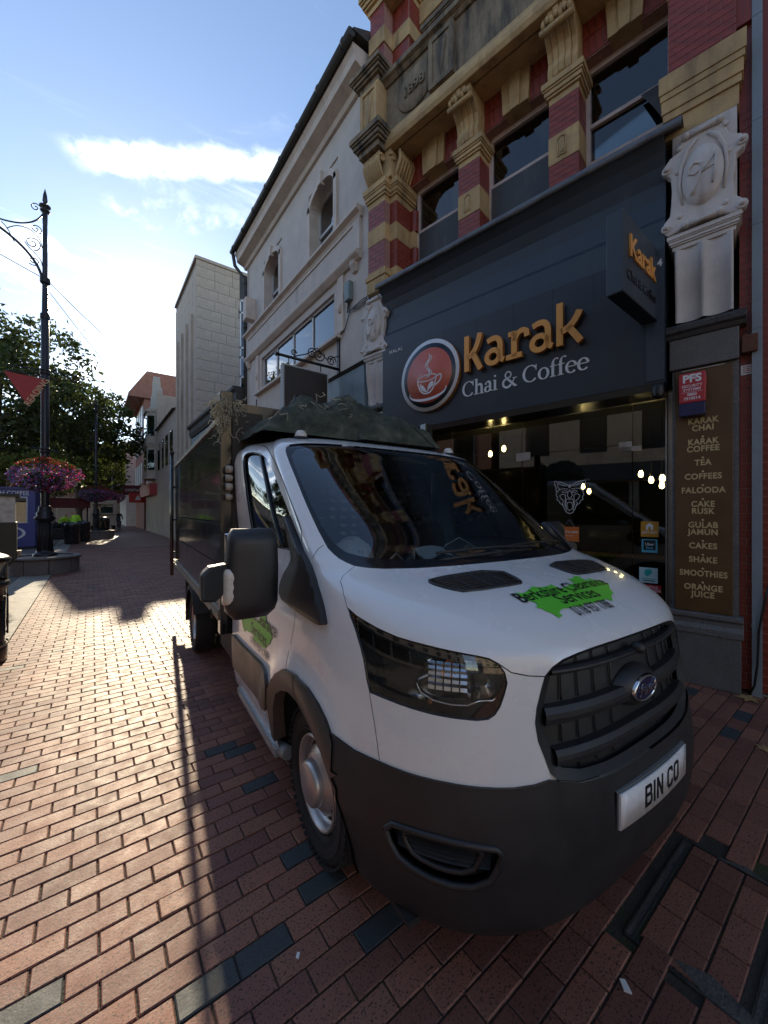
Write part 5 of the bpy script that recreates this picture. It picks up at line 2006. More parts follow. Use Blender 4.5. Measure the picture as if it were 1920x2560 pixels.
shell = surf_part('cab_shell', ['shell', 'sill'], M['white_paint'], van, rims=[(DOOR, True, -.03), (HEADL, True, -.03), (GRILLE, False, -.03), (SCREEN, False, -.012), (ARCH_O, False, .0)])
for sd in (-1, 1):
    d = surf_part('door', ['door'], M['white_paint'], van, sides=(sd,), rims=[(DWIN, True, -.03)])
    w = surf_part('door_window', ['window'], M['side_glass'], d, -.022, (sd,))
    rb = MB()
    for poly, r_ in ((DWIN, .010),):
        q = [Sn(a, c, -.012)[0] for a, c in densify(poly)]
        rb.tube([(z.x * sd, z.y, z.z) for z in q + [q[0]]], r_, 6, False)
    a0 = [Sn(1.30, c, -.018)[0] for c in [14.35 + i * .435 for i in range(11)]]
    rb.tube([(z.x * sd, z.y, z.z) for z in a0], .014, 6)
    rb.build('window_seal', M['gloss_blk'], d)
    surf_part('side_moulding', ['moulding'], M['plastic_trim'], d, .022, (sd,), rims=[(MOULD, True, -.002)])
    lk = MB()
    q, n = Sn(1.80, 6.95, .002)
    lk.lathe([(.026, 0), (.026, .006), (.018, .010), (.0001, .006)], 14, (0, 0, 0), 'x', tf=lambda t: (sd * (q.x + t[0]), q.y + t[1], q.z + t[2]))
    lk.build('door_lock', M['black_metal'], d)
bon = surf_part('bonnet', ['bonnet'], M['white_paint'], van, .0015, rims=[(BONNET, False, -.02), (HFRONT, False, -.02)])
bump_o = surf_part('bumper', ['bumper'], M['plastic'], van, .010, rims=[(WHITE_B, False, -.01), (GRILLE[12:], False, -.03), (FOG, True, -.02), ([(i * .05, 0.0) for i in range(16)], False, -.05)])
for sd in (-1, 1):
    surf_part('wheel_arch_trim', ['arch'], M['plastic_trim'], van, .016, (sd,), rims=[(ARCH_O, False, -.004), (ARCH_I[1:-1], False, -.05)])
    # fog lamp recess: stepped pocket
    fg = surf_part('fog_recess', ['fog'], M['plastic'], bump_o, -.028, (sd,))
    rb = MB()
    q = [Sn(a, c, .010)[0] for a, c in densify(FOG)]
    rb.tube([(z.x * sd, z.y, z.z) for z in q + [q[0]]], .012, 6, False)
    cx, cy = .535, 3.02
    q = [Sn(cx + (a - cx) * .70, cy + (c - cy) * .66, -.012)[0] for a, c in densify(FOG)]
    rb.tube([(z.x * sd, z.y, z.z) for z in q + [q[0]]], .010, 6, False)
    rows = [[Sn(.40 + .26 * i / 8, 2.80 + .05 * j, -.022 + .012 * (j % 2))[0] for i in range(9)] for j in range(9)]
    rb.strip([[(z.x * sd, z.y, z.z) for z in r_] for r_ in rows], smooth=False)
    rb.build('fog_surround', M['plastic'], fg)
# panel gaps as dark seams
gapm = mat('panel_gap', (.03, .03, .032), .8, var=0)


def seam(poly, parent, w=.0035, sides=(-1, 1), off=.0008):
    for sd in sides:
        b = MB()
        d = densify(poly, False, .02)
        q = [Sn(a, c, off) for a, c in d]
        rows = []
        for i in range(len(d)):
            t = (q[min(i + 1, len(d) - 1)][0] - q[max(i - 1, 0)][0]).normalized()
            s_ = t.cross(q[i][1]) * w / 2
            rows.append([((q[i][0] + s_).x * sd, (q[i][0] + s_).y, (q[i][0] + s_).z), ((q[i][0] - s_).x * sd, (q[i][0] - s_).y, (q[i][0] - s_).z)])
        b.strip(rows)
        b.build('panel_seam', gapm, parent, fix=False)


seam(DOOR[0:9], shell)
seam(DOOR[8:19], shell, .007)
seam([(.733, 6.40), (.717, 5.70), (.707, 4.95)], shell, .0025)
seam([(.724, 14.95), (.80, 14.78), (.88, 14.5), (.95, 14.2)], shell)
seam(BONNET[4:], shell, .006)
seam(HFRONT, shell, .008)
seam([(1.03, 5.03), (1.032, 5.72)], shell, .008, off=.018)
# windscreen
scr = surf_part('windscreen', ['clear'], M['screen'], van, -.010)
surf_part('black_band', ['frit'], M['frit'], scr, -.0095, rims=[(SCREEN, False, -.001)])
# dark plenum below the glass, wipers
for nm, arm, bl in (('wiper', [(.55, .80, 1.425), (.30, .86, 1.455), (.02, .88, 1.475)], None), ('wiper', [(-.42, .80, 1.43), (-.30, .79, 1.44), (-.02, .775, 1.452), (.34, .79, 1.452)], None)):
    b = MB()
    b.tube(arm, .008, 6)
    o = b.build('wiper_arm', M['plastic'], van)
wp_ = MB()
for (a, c) in (((-.40, .83), (.40, .80)), ((.10, .86), (.82, .93))):
    q = []
    for i in range(9):
        x = a[0] + (c[0] - a[0]) * i / 8
        y = a[1] + (c[1] - a[1]) * i / 8
        q.append((x, y - .02, 1.47 + .012 * math.sin(i / 8 * math.pi)))
    wp_.tube(q, .007, 6)
wp_.build('wiper_blade', M['plastic'], van)
st_w = MB()
st_w.tube([(.80, .80, 1.43), (.78, .88, 1.52), (.765, .95, 1.60)], [.016, .013, .010], 6)
st_w.build('wiper_arm', M['plastic'], van)
# BVH of the whole outer surface for decals
bv, bf = [], []
for sd in (-1, 1):
    k = len(bv)
    bv += [Vector((q.x * sd, q.y, q.z)) for q, n in SURF]
    for key, lst in tri.items():
        if key != 'void':
            bf += [tuple(k + i for i in f) for f in lst]
BVH = BVHTree.FromPolygons(bv, bf)
CAM_V = V_INV @ Vector((0, 0, CAM_H))


def out_n(h):
    p_, n_ = h[0], h[1]
    if p_ is not None and n_.dot(p_ - Vector((0, 1.6, .7))) < 0:
        n_ = -n_
    return p_, n_


def hit_px(u, v):
    d = V_INV.to_3x3() @ px(u, v)
    return out_n(BVH.ray_cast(CAM_V, d.normalized()))


def drop(x, y):
    return out_n(BVH.ray_cast(Vector((x, y, 1.60)), Vector((0, 0, -1))))


def side_at(y, z, sd=-1):
    return out_n(BVH.ray_cast(Vector((sd * 2.0, y, z)), Vector((-sd, 0, 0))))


def decal_poly(name, poly2, place, m, parent, step=.03, off=.0045):
    """flat outline (in drawing coordinates) laid onto the bodywork"""
    xs = [q[0] for q in poly2]
    ys = [q[1] for q in poly2]
    P = [Vector(q) for q in poly2]
    E_ = [(i, (i + 1) % len(P)) for i in range(len(P))]
    x = min(xs)
    while x < max(xs):
        y = min(ys)
        while y < max(ys):
            if inside((x, y), poly2):
                P.append(Vector((x, y)))
            y += step
        x += step
    v2, _, f2, *_r = delaunay_2d_cdt(P, E_, [], 0, 1e-6)
    out = []
    for q in v2:
        h, n = place(q.x, q.y)
        if h is None:
            h, n = Vector((0, 0, 0)), Vector((0, 0, 1))
        out.append(h + n * off)
    fs = [f for f in f2 if inside((sum(v2[i].x for i in f) / len(f), sum(v2[i].y for i in f) / len(f)), poly2)]
    b = MB()
    b.add(out, fs, True)
    return b.build(name, m, parent, fix=False)


def decal_text(name, body, size, place, m, parent, sx=1.0, bold=0.0, off=.0058):
    """lettering laid onto the bodywork; place(u, v) -> point, normal"""
    cu_ = bpy.data.curves.new('tmp', 'FONT')
    cu_.body = body
    cu_.size = size
    cu_.offset = bold
    cu_.resolution_u = 3
    to = bpy.data.objects.new('tmp', cu_)
    COL.objects.link(to)
    bpy.context.view_layer.update()
    dg = bpy.context.evaluated_depsgraph_get()
    me = to.evaluated_get(dg).to_mesh()
    vs = [(q.co.x * sx, q.co.y) for q in me.vertices]
    fs = [tuple(p.vertices) for p in me.polygons]
    to.evaluated_get(dg).to_mesh_clear()
    bpy.data.objects.remove(to)
    bpy.data.curves.remove(cu_)
    out = []
    for u, v in vs:
        h, n = place(u, v)
        out.append((h + n * off) if h is not None else Vector((0, 0, .5)))
    b = MB()
    b.add(out, fs, True)
    return b.build(name, m, parent, fix=False), (max(v[0] for v in vs) if vs else 0)


# bonnet logo: county outline, two lines of words, telephone number
MAPZ = [(28, 1265), (75, 1285), (130, 1275), (165, 1248), (205, 1215), (260, 1225), (330, 1218), (385, 1195), (420, 1215), (470, 1235), (520, 1225), (575, 1195), (610, 1185), (590, 1165), (540, 1140), (585, 1140),
        (620, 1108), (660, 1120), (715, 1150), (770, 1165), (735, 1130), (800, 1150), (870, 1160), (945, 1185), (960, 1235), (1000, 1275), (975, 1310), (990, 1360), (930, 1340), (860, 1360), (770, 1385), (715, 1380),
        (690, 1415), (600, 1410), (545, 1430), (480, 1445), (460, 1475), (500, 1505), (460, 1532), (430, 1505), (360, 1470), (300, 1440), (240, 1430), (255, 1400), (205, 1365), (140, 1350), (90, 1325)]
mp3 = [hit_px(1280 + a * .2532, 1160 + c * .2532) for a, c in MAPZ]
mpx = [(h.x, h.y) for h, n in mp3]
rj = random.Random(4)
mpd = []
for i in range(len(mpx)):
    a, c = mpx[i], mpx[(i + 1) % len(mpx)]
    mpd.append(a)
    mpd.append(((a[0] + c[0]) / 2 + rj.uniform(-.003, .003), (a[1] + c[1]) / 2 + rj.uniform(-.003, .003)))
decal_poly('county_logo', mpd, drop, M['decal_green'], bon)


def along(pa, pb, f3, up_sign=1):
    """drawing frame with its baseline from pixel pa to pixel pb on the bonnet"""
    a, c = hit_px(*pa)[0], hit_px(*pb)[0]
    d = Vector((c.x - a.x, c.y - a.y))
    L = d.length
    d.normalize()
    up = Vector((-d.y, d.x))
    return a, d, up, L


def bonnet_text(body, pa, pb, size, bold):
    a, d, up, L = along(pa, pb, None)
    cu_w = text_width(body, size)
    sx = L / cu_w
    decal_text('logo_words', body, size, lambda u, v: drop(a.x + d.x * u + up.x * v, a.y + d.y * u + up.y * v), M['decal_black'], bon, sx, bold)


def text_width(body, size):
    cu_ = bpy.data.curves.new('tmp', 'FONT')
    cu_.body = body
    cu_.size = size
    to = bpy.data.objects.new('tmp', cu_)
    COL.objects.link(to)
    bpy.context.view_layer.update()
    w = to.dimensions.x
    bpy.data.objects.remove(to)
    bpy.data.curves.remove(cu_)
    return w


def zz6(a, c):
    return (1280 + a * .2532, 1160 + c * .2532)


bonnet_text('Berkshire Clearance', zz6(108, 1383), zz6(948, 1193), .098, .0012)
bonnet_text('Services', zz6(512, 1392), zz6(880, 1310), .098, .0012)
bonnet_text('0118 937 1788', zz6(668, 1508), zz6(1012, 1420), .075, .0006)

# door logo (near side and far side)
dmap = [(h.y, h.z) for h, n in [hit_px(*q) for q in [(603, 1506), (608, 1504), (612, 1514), (622, 1512), (626, 1522), (633, 1527), (634, 1545), (642, 1552), (651, 1546), (653, 1536), (660, 1540), (666, 1538), (667, 1552),
        (670, 1562), (672, 1556), (677, 1572), (679, 1585), (683, 1592), (678, 1600), (674, 1612), (669, 1614), (663, 1622), (655, 1614), (646, 1606), (636, 1600), (634, 1586), (624, 1580), (616, 1574), (612, 1580), (608, 1560), (604, 1545)]]]
for sd in (-1, 1):
    dd = [o for o in van.children if o.name.startswith('door') and (o.data.vertices[0].co.x < 0) == (sd < 0)][0]
    decal_poly('county_logo', dmap, lambda y, z, sd=sd: side_at(y, z, sd), M['decal_green'], dd, .05)
    for body, y0, z0, ln, sz in (('Berkshire Clearance', 2.22, .985, .80, .105), ('Services', 1.93, .885, .34, .105), ('0118 937 1788', 1.95, .815, .40, .06)):
        w = text_width(body, sz)
        if sd < 0:
            pl_ = lambda u, v, y0=y0, z0=z0, k=ln / w: side_at(y0 - u, z0 + v, -1)
        else:
            pl_ = lambda u, v, y0=y0 - ln, z0=z0, k=ln / w: side_at(y0 + u, z0 + v, 1)
        decal_text('logo_words', body, sz, pl_, M['decal_black'], dd, ln / w, .0012)

# bonnet vents
for sd in (-1, 1):
    vt = [(.62, .60), (.19, .60), (.20, .45), (.24, .43), (.55, .45), (.60, .50), (.64, .57)]
    vt = [(sd * a, c) for a, c in vt]
    vt = smooth_poly(vt)
    vo = decal_poly('bonnet_vent', vt, drop, M["gloss_blk"], bon, .03, .0045)
    rim = MB()
    q = [drop(a, c) for a, c in densify(vt, True, .02)]
    rim.tube([h + n * .002 for h, n in q + [q[0]]], .009, 6, False)
    rim.build('vent_rim', M['plastic'], vo)
    sl_ = MB()
    for k in range(8):
        yy = .455 + k * .018
        xa, xb = .215 + (k * .001), .565 + .006 * k
        q = [drop(sd * (xa + (xb - xa) * i / 8), yy) for i in range(9)]
        sl_.tube([h + n * .004 for h, n in q], .0035, 5)
    for xx_ in (.30, .40, .50):
        q = [drop(sd * xx_, .455 + .14 * i / 5) for i in range(6)]
        sl_.tube([h + n * .005 for h, n in q], .004, 5)
    sl_.build('vent_slats', M['plastic'], vo)

# headlights
for sd in (-1, 1):
    hl = surf_part('headlight', ['headlight'], M['lens'], van, -.004, (sd,))
    surf_part('lamp_housing', ['headlight'], M['lamp_dark'], hl, -.060, (sd,), rims=[(HEADL, True, -.004)])
    rb = MB()
    q = [Sn(a, c, -.006)[0] for a, c in densify(HEADL)]
    rb.tube([(z.x * sd, z.y, z.z) for z in q + [q[0]]], .0065, 6, False)
    rb.build('lens_edge', M['gloss_blk'], hl)

    def on(p_, v_, o_):
        z = Sn(p_, v_, o_)[0]
        return (z.x * sd, z.y, z.z)

    def patch(b, poly, o0, o1, bowl=0.0, n=10):
        """dished reflector filling an outline given in (p, v)"""
        cx = sum(q[0] for q in poly) / len(poly)
        cy = sum(q[1] for q in poly) / len(poly)
        rows = []
        for k in range(n + 1):
            t = k / n
            rows.append([on(cx + (a - cx) * t, cy + (c - cy) * t, o0 + (o1 - o0) * t ** 2 - bowl * (1 - t * t)) for a, c in poly])
        b.strip(rows[::-1], True)
        return b
    main = [(.60, 7.05), (.585, 7.55), (.565, 7.92), (.545, 8.02), (.50, 7.98), (.468, 7.9), (.455, 7.3), (.448, 6.74), (.47, 6.68), (.52, 6.66), (.565, 6.72), (.59, 6.86)]
    b = MB()
    patch(b, smooth_poly(main), -.058, -.014, .03)
    b.build('main_reflector', M['chrome_soft'], hl)
    b = MB()
    for k in range(5):
        f0 = .46 + k * .022
        b.strip([[on(f0 + .001, c, -.020 - .004 * (j % 2)) for j, c in enumerate([6.85 + .11 * i for i in range(10)])], [on(f0 + .019, c, -.020 - .004 * (j % 2)) for j, c in enumerate([6.85 + .11 * i for i in range(10)])]], smooth=False)
    b.build('ribbed_panel', M['chrome_soft'], hl)
    b = MB()
    patch(b, [(.535, 7.28), (.53, 7.7), (.515, 7.95), (.500, 7.9), (.492, 7.5), (.495, 7.25)], -.028, -.022, .004, 4)
    b.build('amber_reflector', M['amber'], hl)
    side_ref = [(.442, 7.85), (.415, 7.75), (.395, 7.5), (.388, 7.1), (.392, 6.82), (.415, 6.74), (.442, 6.72)]
    b = MB()
    patch(b, smooth_poly(side_ref), -.055, -.016, .02)
    b.build('side_reflector', M['chrome_soft'], hl)
    b = MB()
    b.strip([[on(.445, 6.62 + .15 * i, -.012) for i in range(10)], [on(.449, 6.62 + .15 * i, -.03) for i in range(10)]])
    for pth in ([(.60, 7.0), (.585, 6.72), (.55, 6.58), (.50, 6.53), (.46, 6.55), (.43, 6.68), (.395, 6.70), (.385, 6.80)], ):
        b.tube([on(a, c, -.014) for a, c in densify(pth, False, .01)], .004, 6)
    b.build('chrome_blade', M['chrome'], hl)
    b = MB()
    patch(b, [(.625, 6.62), (.622, 6.78), (.60, 6.80), (.575, 6.72), (.572, 6.52), (.60, 6.50)], -.05, -.02, .02, 6)
    b.build('indicator_bowl', M['chrome_soft'], hl)
    b = MB()
    b.ball(on(.56, 6.52, -.03), .012, 8, 6)
    b.build('side_bulb', M['amber'], hl)
    b = MB()
    b.strip([[on(.745 - .36 * i / 20, 6.47 + .05 * math.sin(i / 20 * 3.14) + (0 if i < 14 else .05 * (i - 14) / 6), -.016) for i in range(21)], [on(.745 - .36 * i / 20, 6.47 + .05 * math.sin(i / 20 * 3.14), -.045) for i in range(21)]])
    b.strip([[on(.80 - .05 * i / 8, 9.45 - .40 * i / 8, -.014) for i in range(9)], [on(.80 - .05 * i / 8, 9.30 - .42 * i / 8, -.03) for i in range(9)]])
    b.build('trim_strip', M['gloss_blk'], hl)

# grille
gr = surf_part('grille', ['grille'], M['plastic'], van, -.045, rims=[(GRILLE, False, .002)])
fr_ = MB()
for sd in (-1, 1):
    q = [(Sn(a, c, -.002)) for a, c in densify(GRILLE, False)]
    cxg, cyg = 0, 6.5
    q2 = [Sn(a * .90, cyg + (c - cyg) * .90, -.022) for a, c in densify(GRILLE, False)]
    fr_.strip([[(z[0].x * sd, z[0].y, z[0].z) for z in q], [(z[0].x * sd, z[0].y, z[0].z) for z in q2]])
fr_.build('grille_frame', M['plastic'], gr, fix=False)
for v0, v1, pw in ((7.35, 7.62, .245), (6.05, 6.45, .262), (5.18, 5.50, .235)):
    b = MB()
    cols = []
    for i in range(-20, 21):
        t = i / 20
        p_ = abs(t) * pw
        sgn = 1 if t >= 0 else -1
        dv_ = -.10 * t * t * 0
        col = []
        for vv, oo in ((v0, -.045), (v0, -.006), (v0 + (v1 - v0) * .35, -.001), (v0 + (v1 - v0) * .65, -.001), (v1, -.012), (v1, -.045)):
            z = Sn(p_, vv, oo)[0]
            col.append((z.x * sgn, z.y, z.z))
        cols.append(col)
    b.strip(cols, smooth=False)
    b.build('grille_bar', M['plastic'], gr, .002, fix=False)
for t in (-.2, -.15, -.1, -.05, .05, .1, .15, .2):
    for va, vb in ((7.65, 8.1), (6.5, 7.3), (5.55, 6.0), (4.9, 5.15)):
        q = [Sn(abs(t), va + (vb - va) * i / 4, -.038)[0] for i in range(5)]
        MB().tube([(z.x * (1 if t > 0 else -1), z.y, z.z) for z in q], .004, 4).build('grille_rib', M['plastic'], gr)
bd = MB()
bd.lathe([(.13, -.045), (.115, -.012), (.085, .004)], 28, (0, 0, 0), 'y', tf=lambda q: (q[0] * 1.12, .030 - q[1], .985 + q[2] * .62))
bd.build('badge_pod', M['plastic'], gr)
bd = MB()
bd.lathe([(.094, -.004), (.094, .008), (.086, .013), (.080, .008)], 36, (0, 0, 0), 'y', tf=lambda q: (q[0], .026 - q[1], .985 + q[2] * .52))
ring_ = bd.build('badge_ring', M['chrome'], gr)
bd = MB()
bd.lathe([(.081, .009), (.0001, .012)], 36, (0, 0, 0), 'y', tf=lambda q: (q[0], .026 - q[1], .985 + q[2] * .50))
bd.build('badge_field', M['ford_blue'], gr)
bdt = text('badge_script', 'Ford', .066, M['chrome'], gr, (0, .012, .985), (R(90), 0, 0), .0012, .0002)
bdt.data.shear = .35
nd = MB()
nd.lathe([(.022, -.03), (.022, .0), (.012, .012), (.0001, .014)], 12, (0, 0, 0), 'y', tf=lambda q: (q[0], .035 - q[1], 1.135 + q[2]))
nd.build('bonnet_catch', M['plastic'], gr)

# number plate, bent round the bumper
npl = MB()
rows_f, rows_b = [], []
for i in range(15):
    x = -.275 + .55 * i / 14
    y = -.028 + .16 * x * x
    rows_f.append([(x, y - .004, .568), (x, y - .004, .69)])
    rows_b.append([(x, y + .004, .566), (x, y + .004, .692)])
npl.strip(rows_f)
npl.strip(rows_b)
for r_ in (0, 14):
    npl.add([rows_f[r_][0], rows_f[r_][1], rows_b[r_][1], rows_b[r_][0]], [(0, 1, 2, 3)])
npl.strip([[rows_f[i][1] for i in range(15)], [rows_b[i][1] for i in range(15)]])
npl.strip([[rows_f[i][0] for i in range(15)], [rows_b[i][0] for i in range(15)]])
plate = npl.build('number_plate', M['plate_white'], van)
hb = MB()
hb.strip([[(-.279 + .558 * i / 14, -.021 + .16 * (-.279 + .558 * i / 14) ** 2, z) for i in range(15)] for z in (.561, .697)])
hb.strip([[(-.279 + .558 * i / 14, -.021 + .16 * (-.279 + .558 * i / 14) ** 2 + d_, .697) for i in range(15)] for d_ in (0, .03)])
hb.build('plate_backing', M['plate_edge'], plate, fix=False)
PLS = {'B': [([(0, 0), (0, 1)], .16), ([(0, .92), (.38, .92), (.46, .82), (.46, .62), (.38, .53), (0, .53)], .16), ([(.36, .53), (.50, .42), (.50, .18), (.40, .08), (0, .08)], .16), ([(-.08, .08), (.05, .08)], .16), ([(-.08, .92), (.05, .92)], .16)],
       'I': [([(0, 0), (0, 1)], .17)],
       'N': [([(0, 0), (0, 1)], .16), ([(0, .96), (.48, .04)], .16), ([(.48, 0), (.48, 1)], .16)],
       'C': [([(.48, .70), (.48, .84), (.38, .92), (.10, .92), (.0, .84), (.0, .16), (.10, .08), (.38, .08), (.48, .16), (.48, .30)], .16)],
       'O': [([(.24, .92), (.10, .92), (.0, .84), (.0, .16), (.10, .08), (.38, .08), (.48, .16), (.48, .84), (.38, .92), (.22, .92)], .16)]}
ux = -.112
for ch, ww in (('B', .064), ('I', .026), ('N', .066), (' ', .026), ('C', .063), ('O', .06)):
    if ch in PLS:
        b = MB()
        for p_, w_ in PLS[ch]:
            p2 = []
            for a, c in zip(p_, p_[1:]):
                for k in range(3):
                    p2.append((a[0] + (c[0] - a[0]) * k / 3, a[1] + (c[1] - a[1]) * k / 3))
            p2.append(p_[-1])
            ribbon(b, [(ux + q[0] * .082, q[1] * .080) for q in p2], w_ * .080, 0, .0008, lambda u, v, w: (u, -.0325 + .16 * u * u - w, .589 + v))
        b.build('plate_character', M['decal_black'], plate, fix=False)
    ux += ww
# mirrors
for sd in (-1, 1):
    mr = empty('door_mirror', (sd * 1.215, 1.23, 1.385))
    mr.parent = van
    b = MB()
    rows = []
    for k in range(13):
        t = k / 12
        z = -.215 + .43 * t
        hw = .125 * (1 - .10 * max(0, t - .55) * 2) * (1 - .25 * max(0, .12 - t) / .12)
        e_ = min(1, t / .10, (1 - t) / .10) ** .5 if 0 < t < 1 else .35
        row = []
        for j in range(20):
            a = 2 * math.pi * j / 20
            ca, sa = math.cos(a), math.sin(a)
            xx_ = hw * abs(ca) ** .45 * (1 if ca > 0 else -1)
            yy_ = .07 * abs(sa) ** .7 * (1 if sa > 0 else -.25 / .25)
            row.append((xx_ * (.80 + .20 * e_) + .018 * (t - .5) * -sd * .5, yy_ * e_, z))
        rows.append(row)
    b.strip(rows, True)
    b.add(rows[0], [tuple(range(20))])
    b.add(rows[-1], [tuple(range(20))])
    b.build('mirror_housing', M['plastic'], mr)
    b = MB()
    b.box(-.112, .112, .062, .074, -.19, .19)
    b.build('mirror_glass', M['chrome'], mr, .005)
    b = MB()
    rows = []
    for k in range(9):
        t = k / 8
        z = -.135 + .165 * t
        rows.append([(sd * (.060 + .076 * min(1, i / 3)), -.062 + .03 * max(0, i - 2) ** 1.2 * .55 + (.012 if k in (0, 8) else 0) + .0015 * (k % 2), z) for i in range(6)])
    b.strip(rows)
    b.strip([rows[0], [(q[0], q[1] + .03, q[2]) for q in rows[0]]])
    b.strip([rows[-1], [(q[0], q[1] + .03, q[2]) for q in rows[-1]]])
    b.build('indicator_lens', M['clear_lens'], mr)
    b = MB()
    b.prism([(-.115, -.07), (-.11, .055), (-.20, .05), (-.235, .02), (-.235, -.10), (-.17, -.115)], -.03, .045, 'y')
    b.v = [(-sd * q[0], q[1] - .06 * ((abs(q[0]) - .11) / .125), q[2]) for q in b.v]
    b.build('mirror_arm', M['plastic'], mr, .014, 3)
    sa = MB()
    q2 = smooth_poly(SAIL)
    pl2 = []
    xs = [a for a, c in q2]
    P = [Vector((a, c * .1)) for a, c in densify(q2, True, .02)]
    E_ = [(i, (i + 1) % len(P)) for i in range(len(P))]
    a = .9
    while a < 1.25:
        c = 8.0
        while c < 15.8:
            if inside((a, c), q2):
                P.append(Vector((a, c * .1)))
            c += .3
        a += .03
    v2, _, f2, *_r = delaunay_2d_cdt(P, E_, [], 0, 1e-6)
    vv2, nn2 = [], []
    for q in v2:
        z, n = Sn(q.x, q.y * 10, .030)
        vv2.append((z.x * sd, z.y, z.z))
    fs2 = [f for f in f2 if inside((sum(v2[i].x for i in f) / len(f), sum(v2[i].y for i in f) / len(f) * 10), q2)]
    sa.add(vv2, fs2, True)
    ed = [Sn(a_, c_, .030)[0] for a_, c_ in densify(q2, True, .02)]
    ei = [Sn(a_, c_, -.004)[0] for a_, c_ in densify(q2, True, .02)]
    ed.append(ed[0])
    ei.append(ei[0])
    sa.strip([[(z.x * sd, z.y, z.z) for z in ed], [(z.x * sd, z.y, z.z) for z in ei]], smooth=False)
    sa.build('mirror_sail', M['plastic'], van)

# wheels
def wheel(x, y, sd, front=True, w=.195):
    wr = empty('wheel', (x, y, .35))
    wr.parent = van
    prof = [(.215, -.06), (.235, -.088), (.29, -.098), (.325, -.092), (.345, -.078), (.350, -.045), (.350, .045), (.345, .078), (.325, .092), (.29, .098), (.235, .088), (.215, .06)]
    b = MB()
    b.lathe(prof, 48, axis='x')
    ty = b.build('tyre', M['tyre'], wr)
    b = MB()
    for k in range(60):
        a = 2 * math.pi * k / 60
        for xo in (-.083, -.04, .0, .04, .083):
            a_ = a + (.03 if xo in (-.04, .04) else 0)
            r_ = .351 if abs(xo) < .06 else .344
            b.cbox((xo, r_ * math.cos(a_), r_ * math.sin(a_)), (.036, .022, .007), Matrix.Rotation(a_ - R(90) , 3, 'X'))
    for rr in (.245, .30):
        b.lathe([(rr - .004, -.0975 * sd * -1 if False else sd * .099), (rr, sd * .1015), (rr + .004, sd * .099)], 48, axis='x')
    b.build('tread', M['tyre'], ty, fix=False)
    if front:
        # dished steel wheel whose hub stands proud
        pr = [(.218, .075), (.212, .090), (.203, .088), (.196, .055), (.190, .020), (.150, .062), (.118, .085), (.105, .088)]
        b = MB()
        b.lathe([(r_, sd * h) for r_, h in pr], 48, axis='x')
        rim_ = b.build('rim', M['silver'], wr)
        b = MB()
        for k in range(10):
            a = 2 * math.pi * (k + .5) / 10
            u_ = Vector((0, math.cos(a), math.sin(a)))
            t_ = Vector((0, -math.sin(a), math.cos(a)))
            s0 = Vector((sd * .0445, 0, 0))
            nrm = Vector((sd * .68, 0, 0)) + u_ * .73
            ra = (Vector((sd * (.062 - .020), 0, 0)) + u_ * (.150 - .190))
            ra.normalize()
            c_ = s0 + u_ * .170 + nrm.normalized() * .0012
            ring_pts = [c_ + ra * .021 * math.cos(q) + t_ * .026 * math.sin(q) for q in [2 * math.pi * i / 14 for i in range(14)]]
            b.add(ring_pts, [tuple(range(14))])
        b.build('slot_shade', M['interior_hole'], rim_, fix=False)  # flat black ovals on the rim stand in for the shade of open holes
        b = MB()
        b.lathe([(.106, sd * .070), (.106, sd * .105), (.100, sd * .122), (.086, sd * .130), (.0001, sd * .132)], 40, axis='x')
        b.build('hub_cap', M['silver'], wr)
        b = MB()
        b.lathe([(.196, sd * .05), (.19, -sd * .08), (.02, -sd * .08)], 32, axis='x')
        b.build('barrel', M['chassis'], wr)
    else:
        b = MB()
        b.lathe([(.218, sd * .085), (.205, sd * .088), (.198, sd * .04), (.195, -sd * .04), (.11, -sd * .05), (.10, -sd * .02), (.0001, -sd * .02)], 40, axis='x')
        b.build('rim', M['silver'], wr)
    return wr


FX, RY = .858, 4.52
for sd in (-1, 1):
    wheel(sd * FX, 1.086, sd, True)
    wheel(sd * .985, RY, sd, False)
    wheel(sd * .745, RY, sd, False)
    b = MB()
    b.strip([[(sd * (.60 + .40 * i / 3), 1.086 + .47 * math.cos(a), .36 + .47 * math.sin(a)) for i in range(4)] for a in [R(-5 + 190 * k / 16) for k in range(17)]])
    b.add([(sd * .60, .55, .2), (sd * .60, 1.62, .2), (sd * .60, 1.62, .85), (sd * .60, .55, .85)], [(0, 1, 2, 3)])
    b.build('wheel_arch_liner', M['chassis'], van)
    b = MB()
    b.tube([(sd * .97, 1.40, .335), (sd * 1.0, 1.55, .315), (sd * 1.0, 2.30, .315), (sd * .97, 2.42, .34)], .038, 8)
    b.box(sd * 1.0 - .03, sd * 1.0 + .03, 1.45, 2.38, .30, .345)
    b.build('side_step', mat('worn_silver_step', (.27, .29, .30), .45, .4), van)
    b = MB()
    b.strip([[(sd * (.62 + .50 * i / 2), RY + .43 * math.cos(a), .36 + .43 * math.sin(a)) for i in range(3)] for a in [R(8 + 150 * k / 12) for k in range(13)]])
    b.strip([[(sd * 1.12, RY + rr * math.cos(a), .36 + rr * math.sin(a)) for rr in (.43, .38)] for a in [R(8 + 150 * k / 12) for k in range(13)]])
    b.build('mudguard', M['chassis'], van)
    b = MB()
    b.box(sd * .62 if sd > 0 else -1.10, sd * 1.10 if sd > 0 else -.62, RY + .60, RY + .612, .22, .80)
    b.build('mudflap', M['chassis'], van)
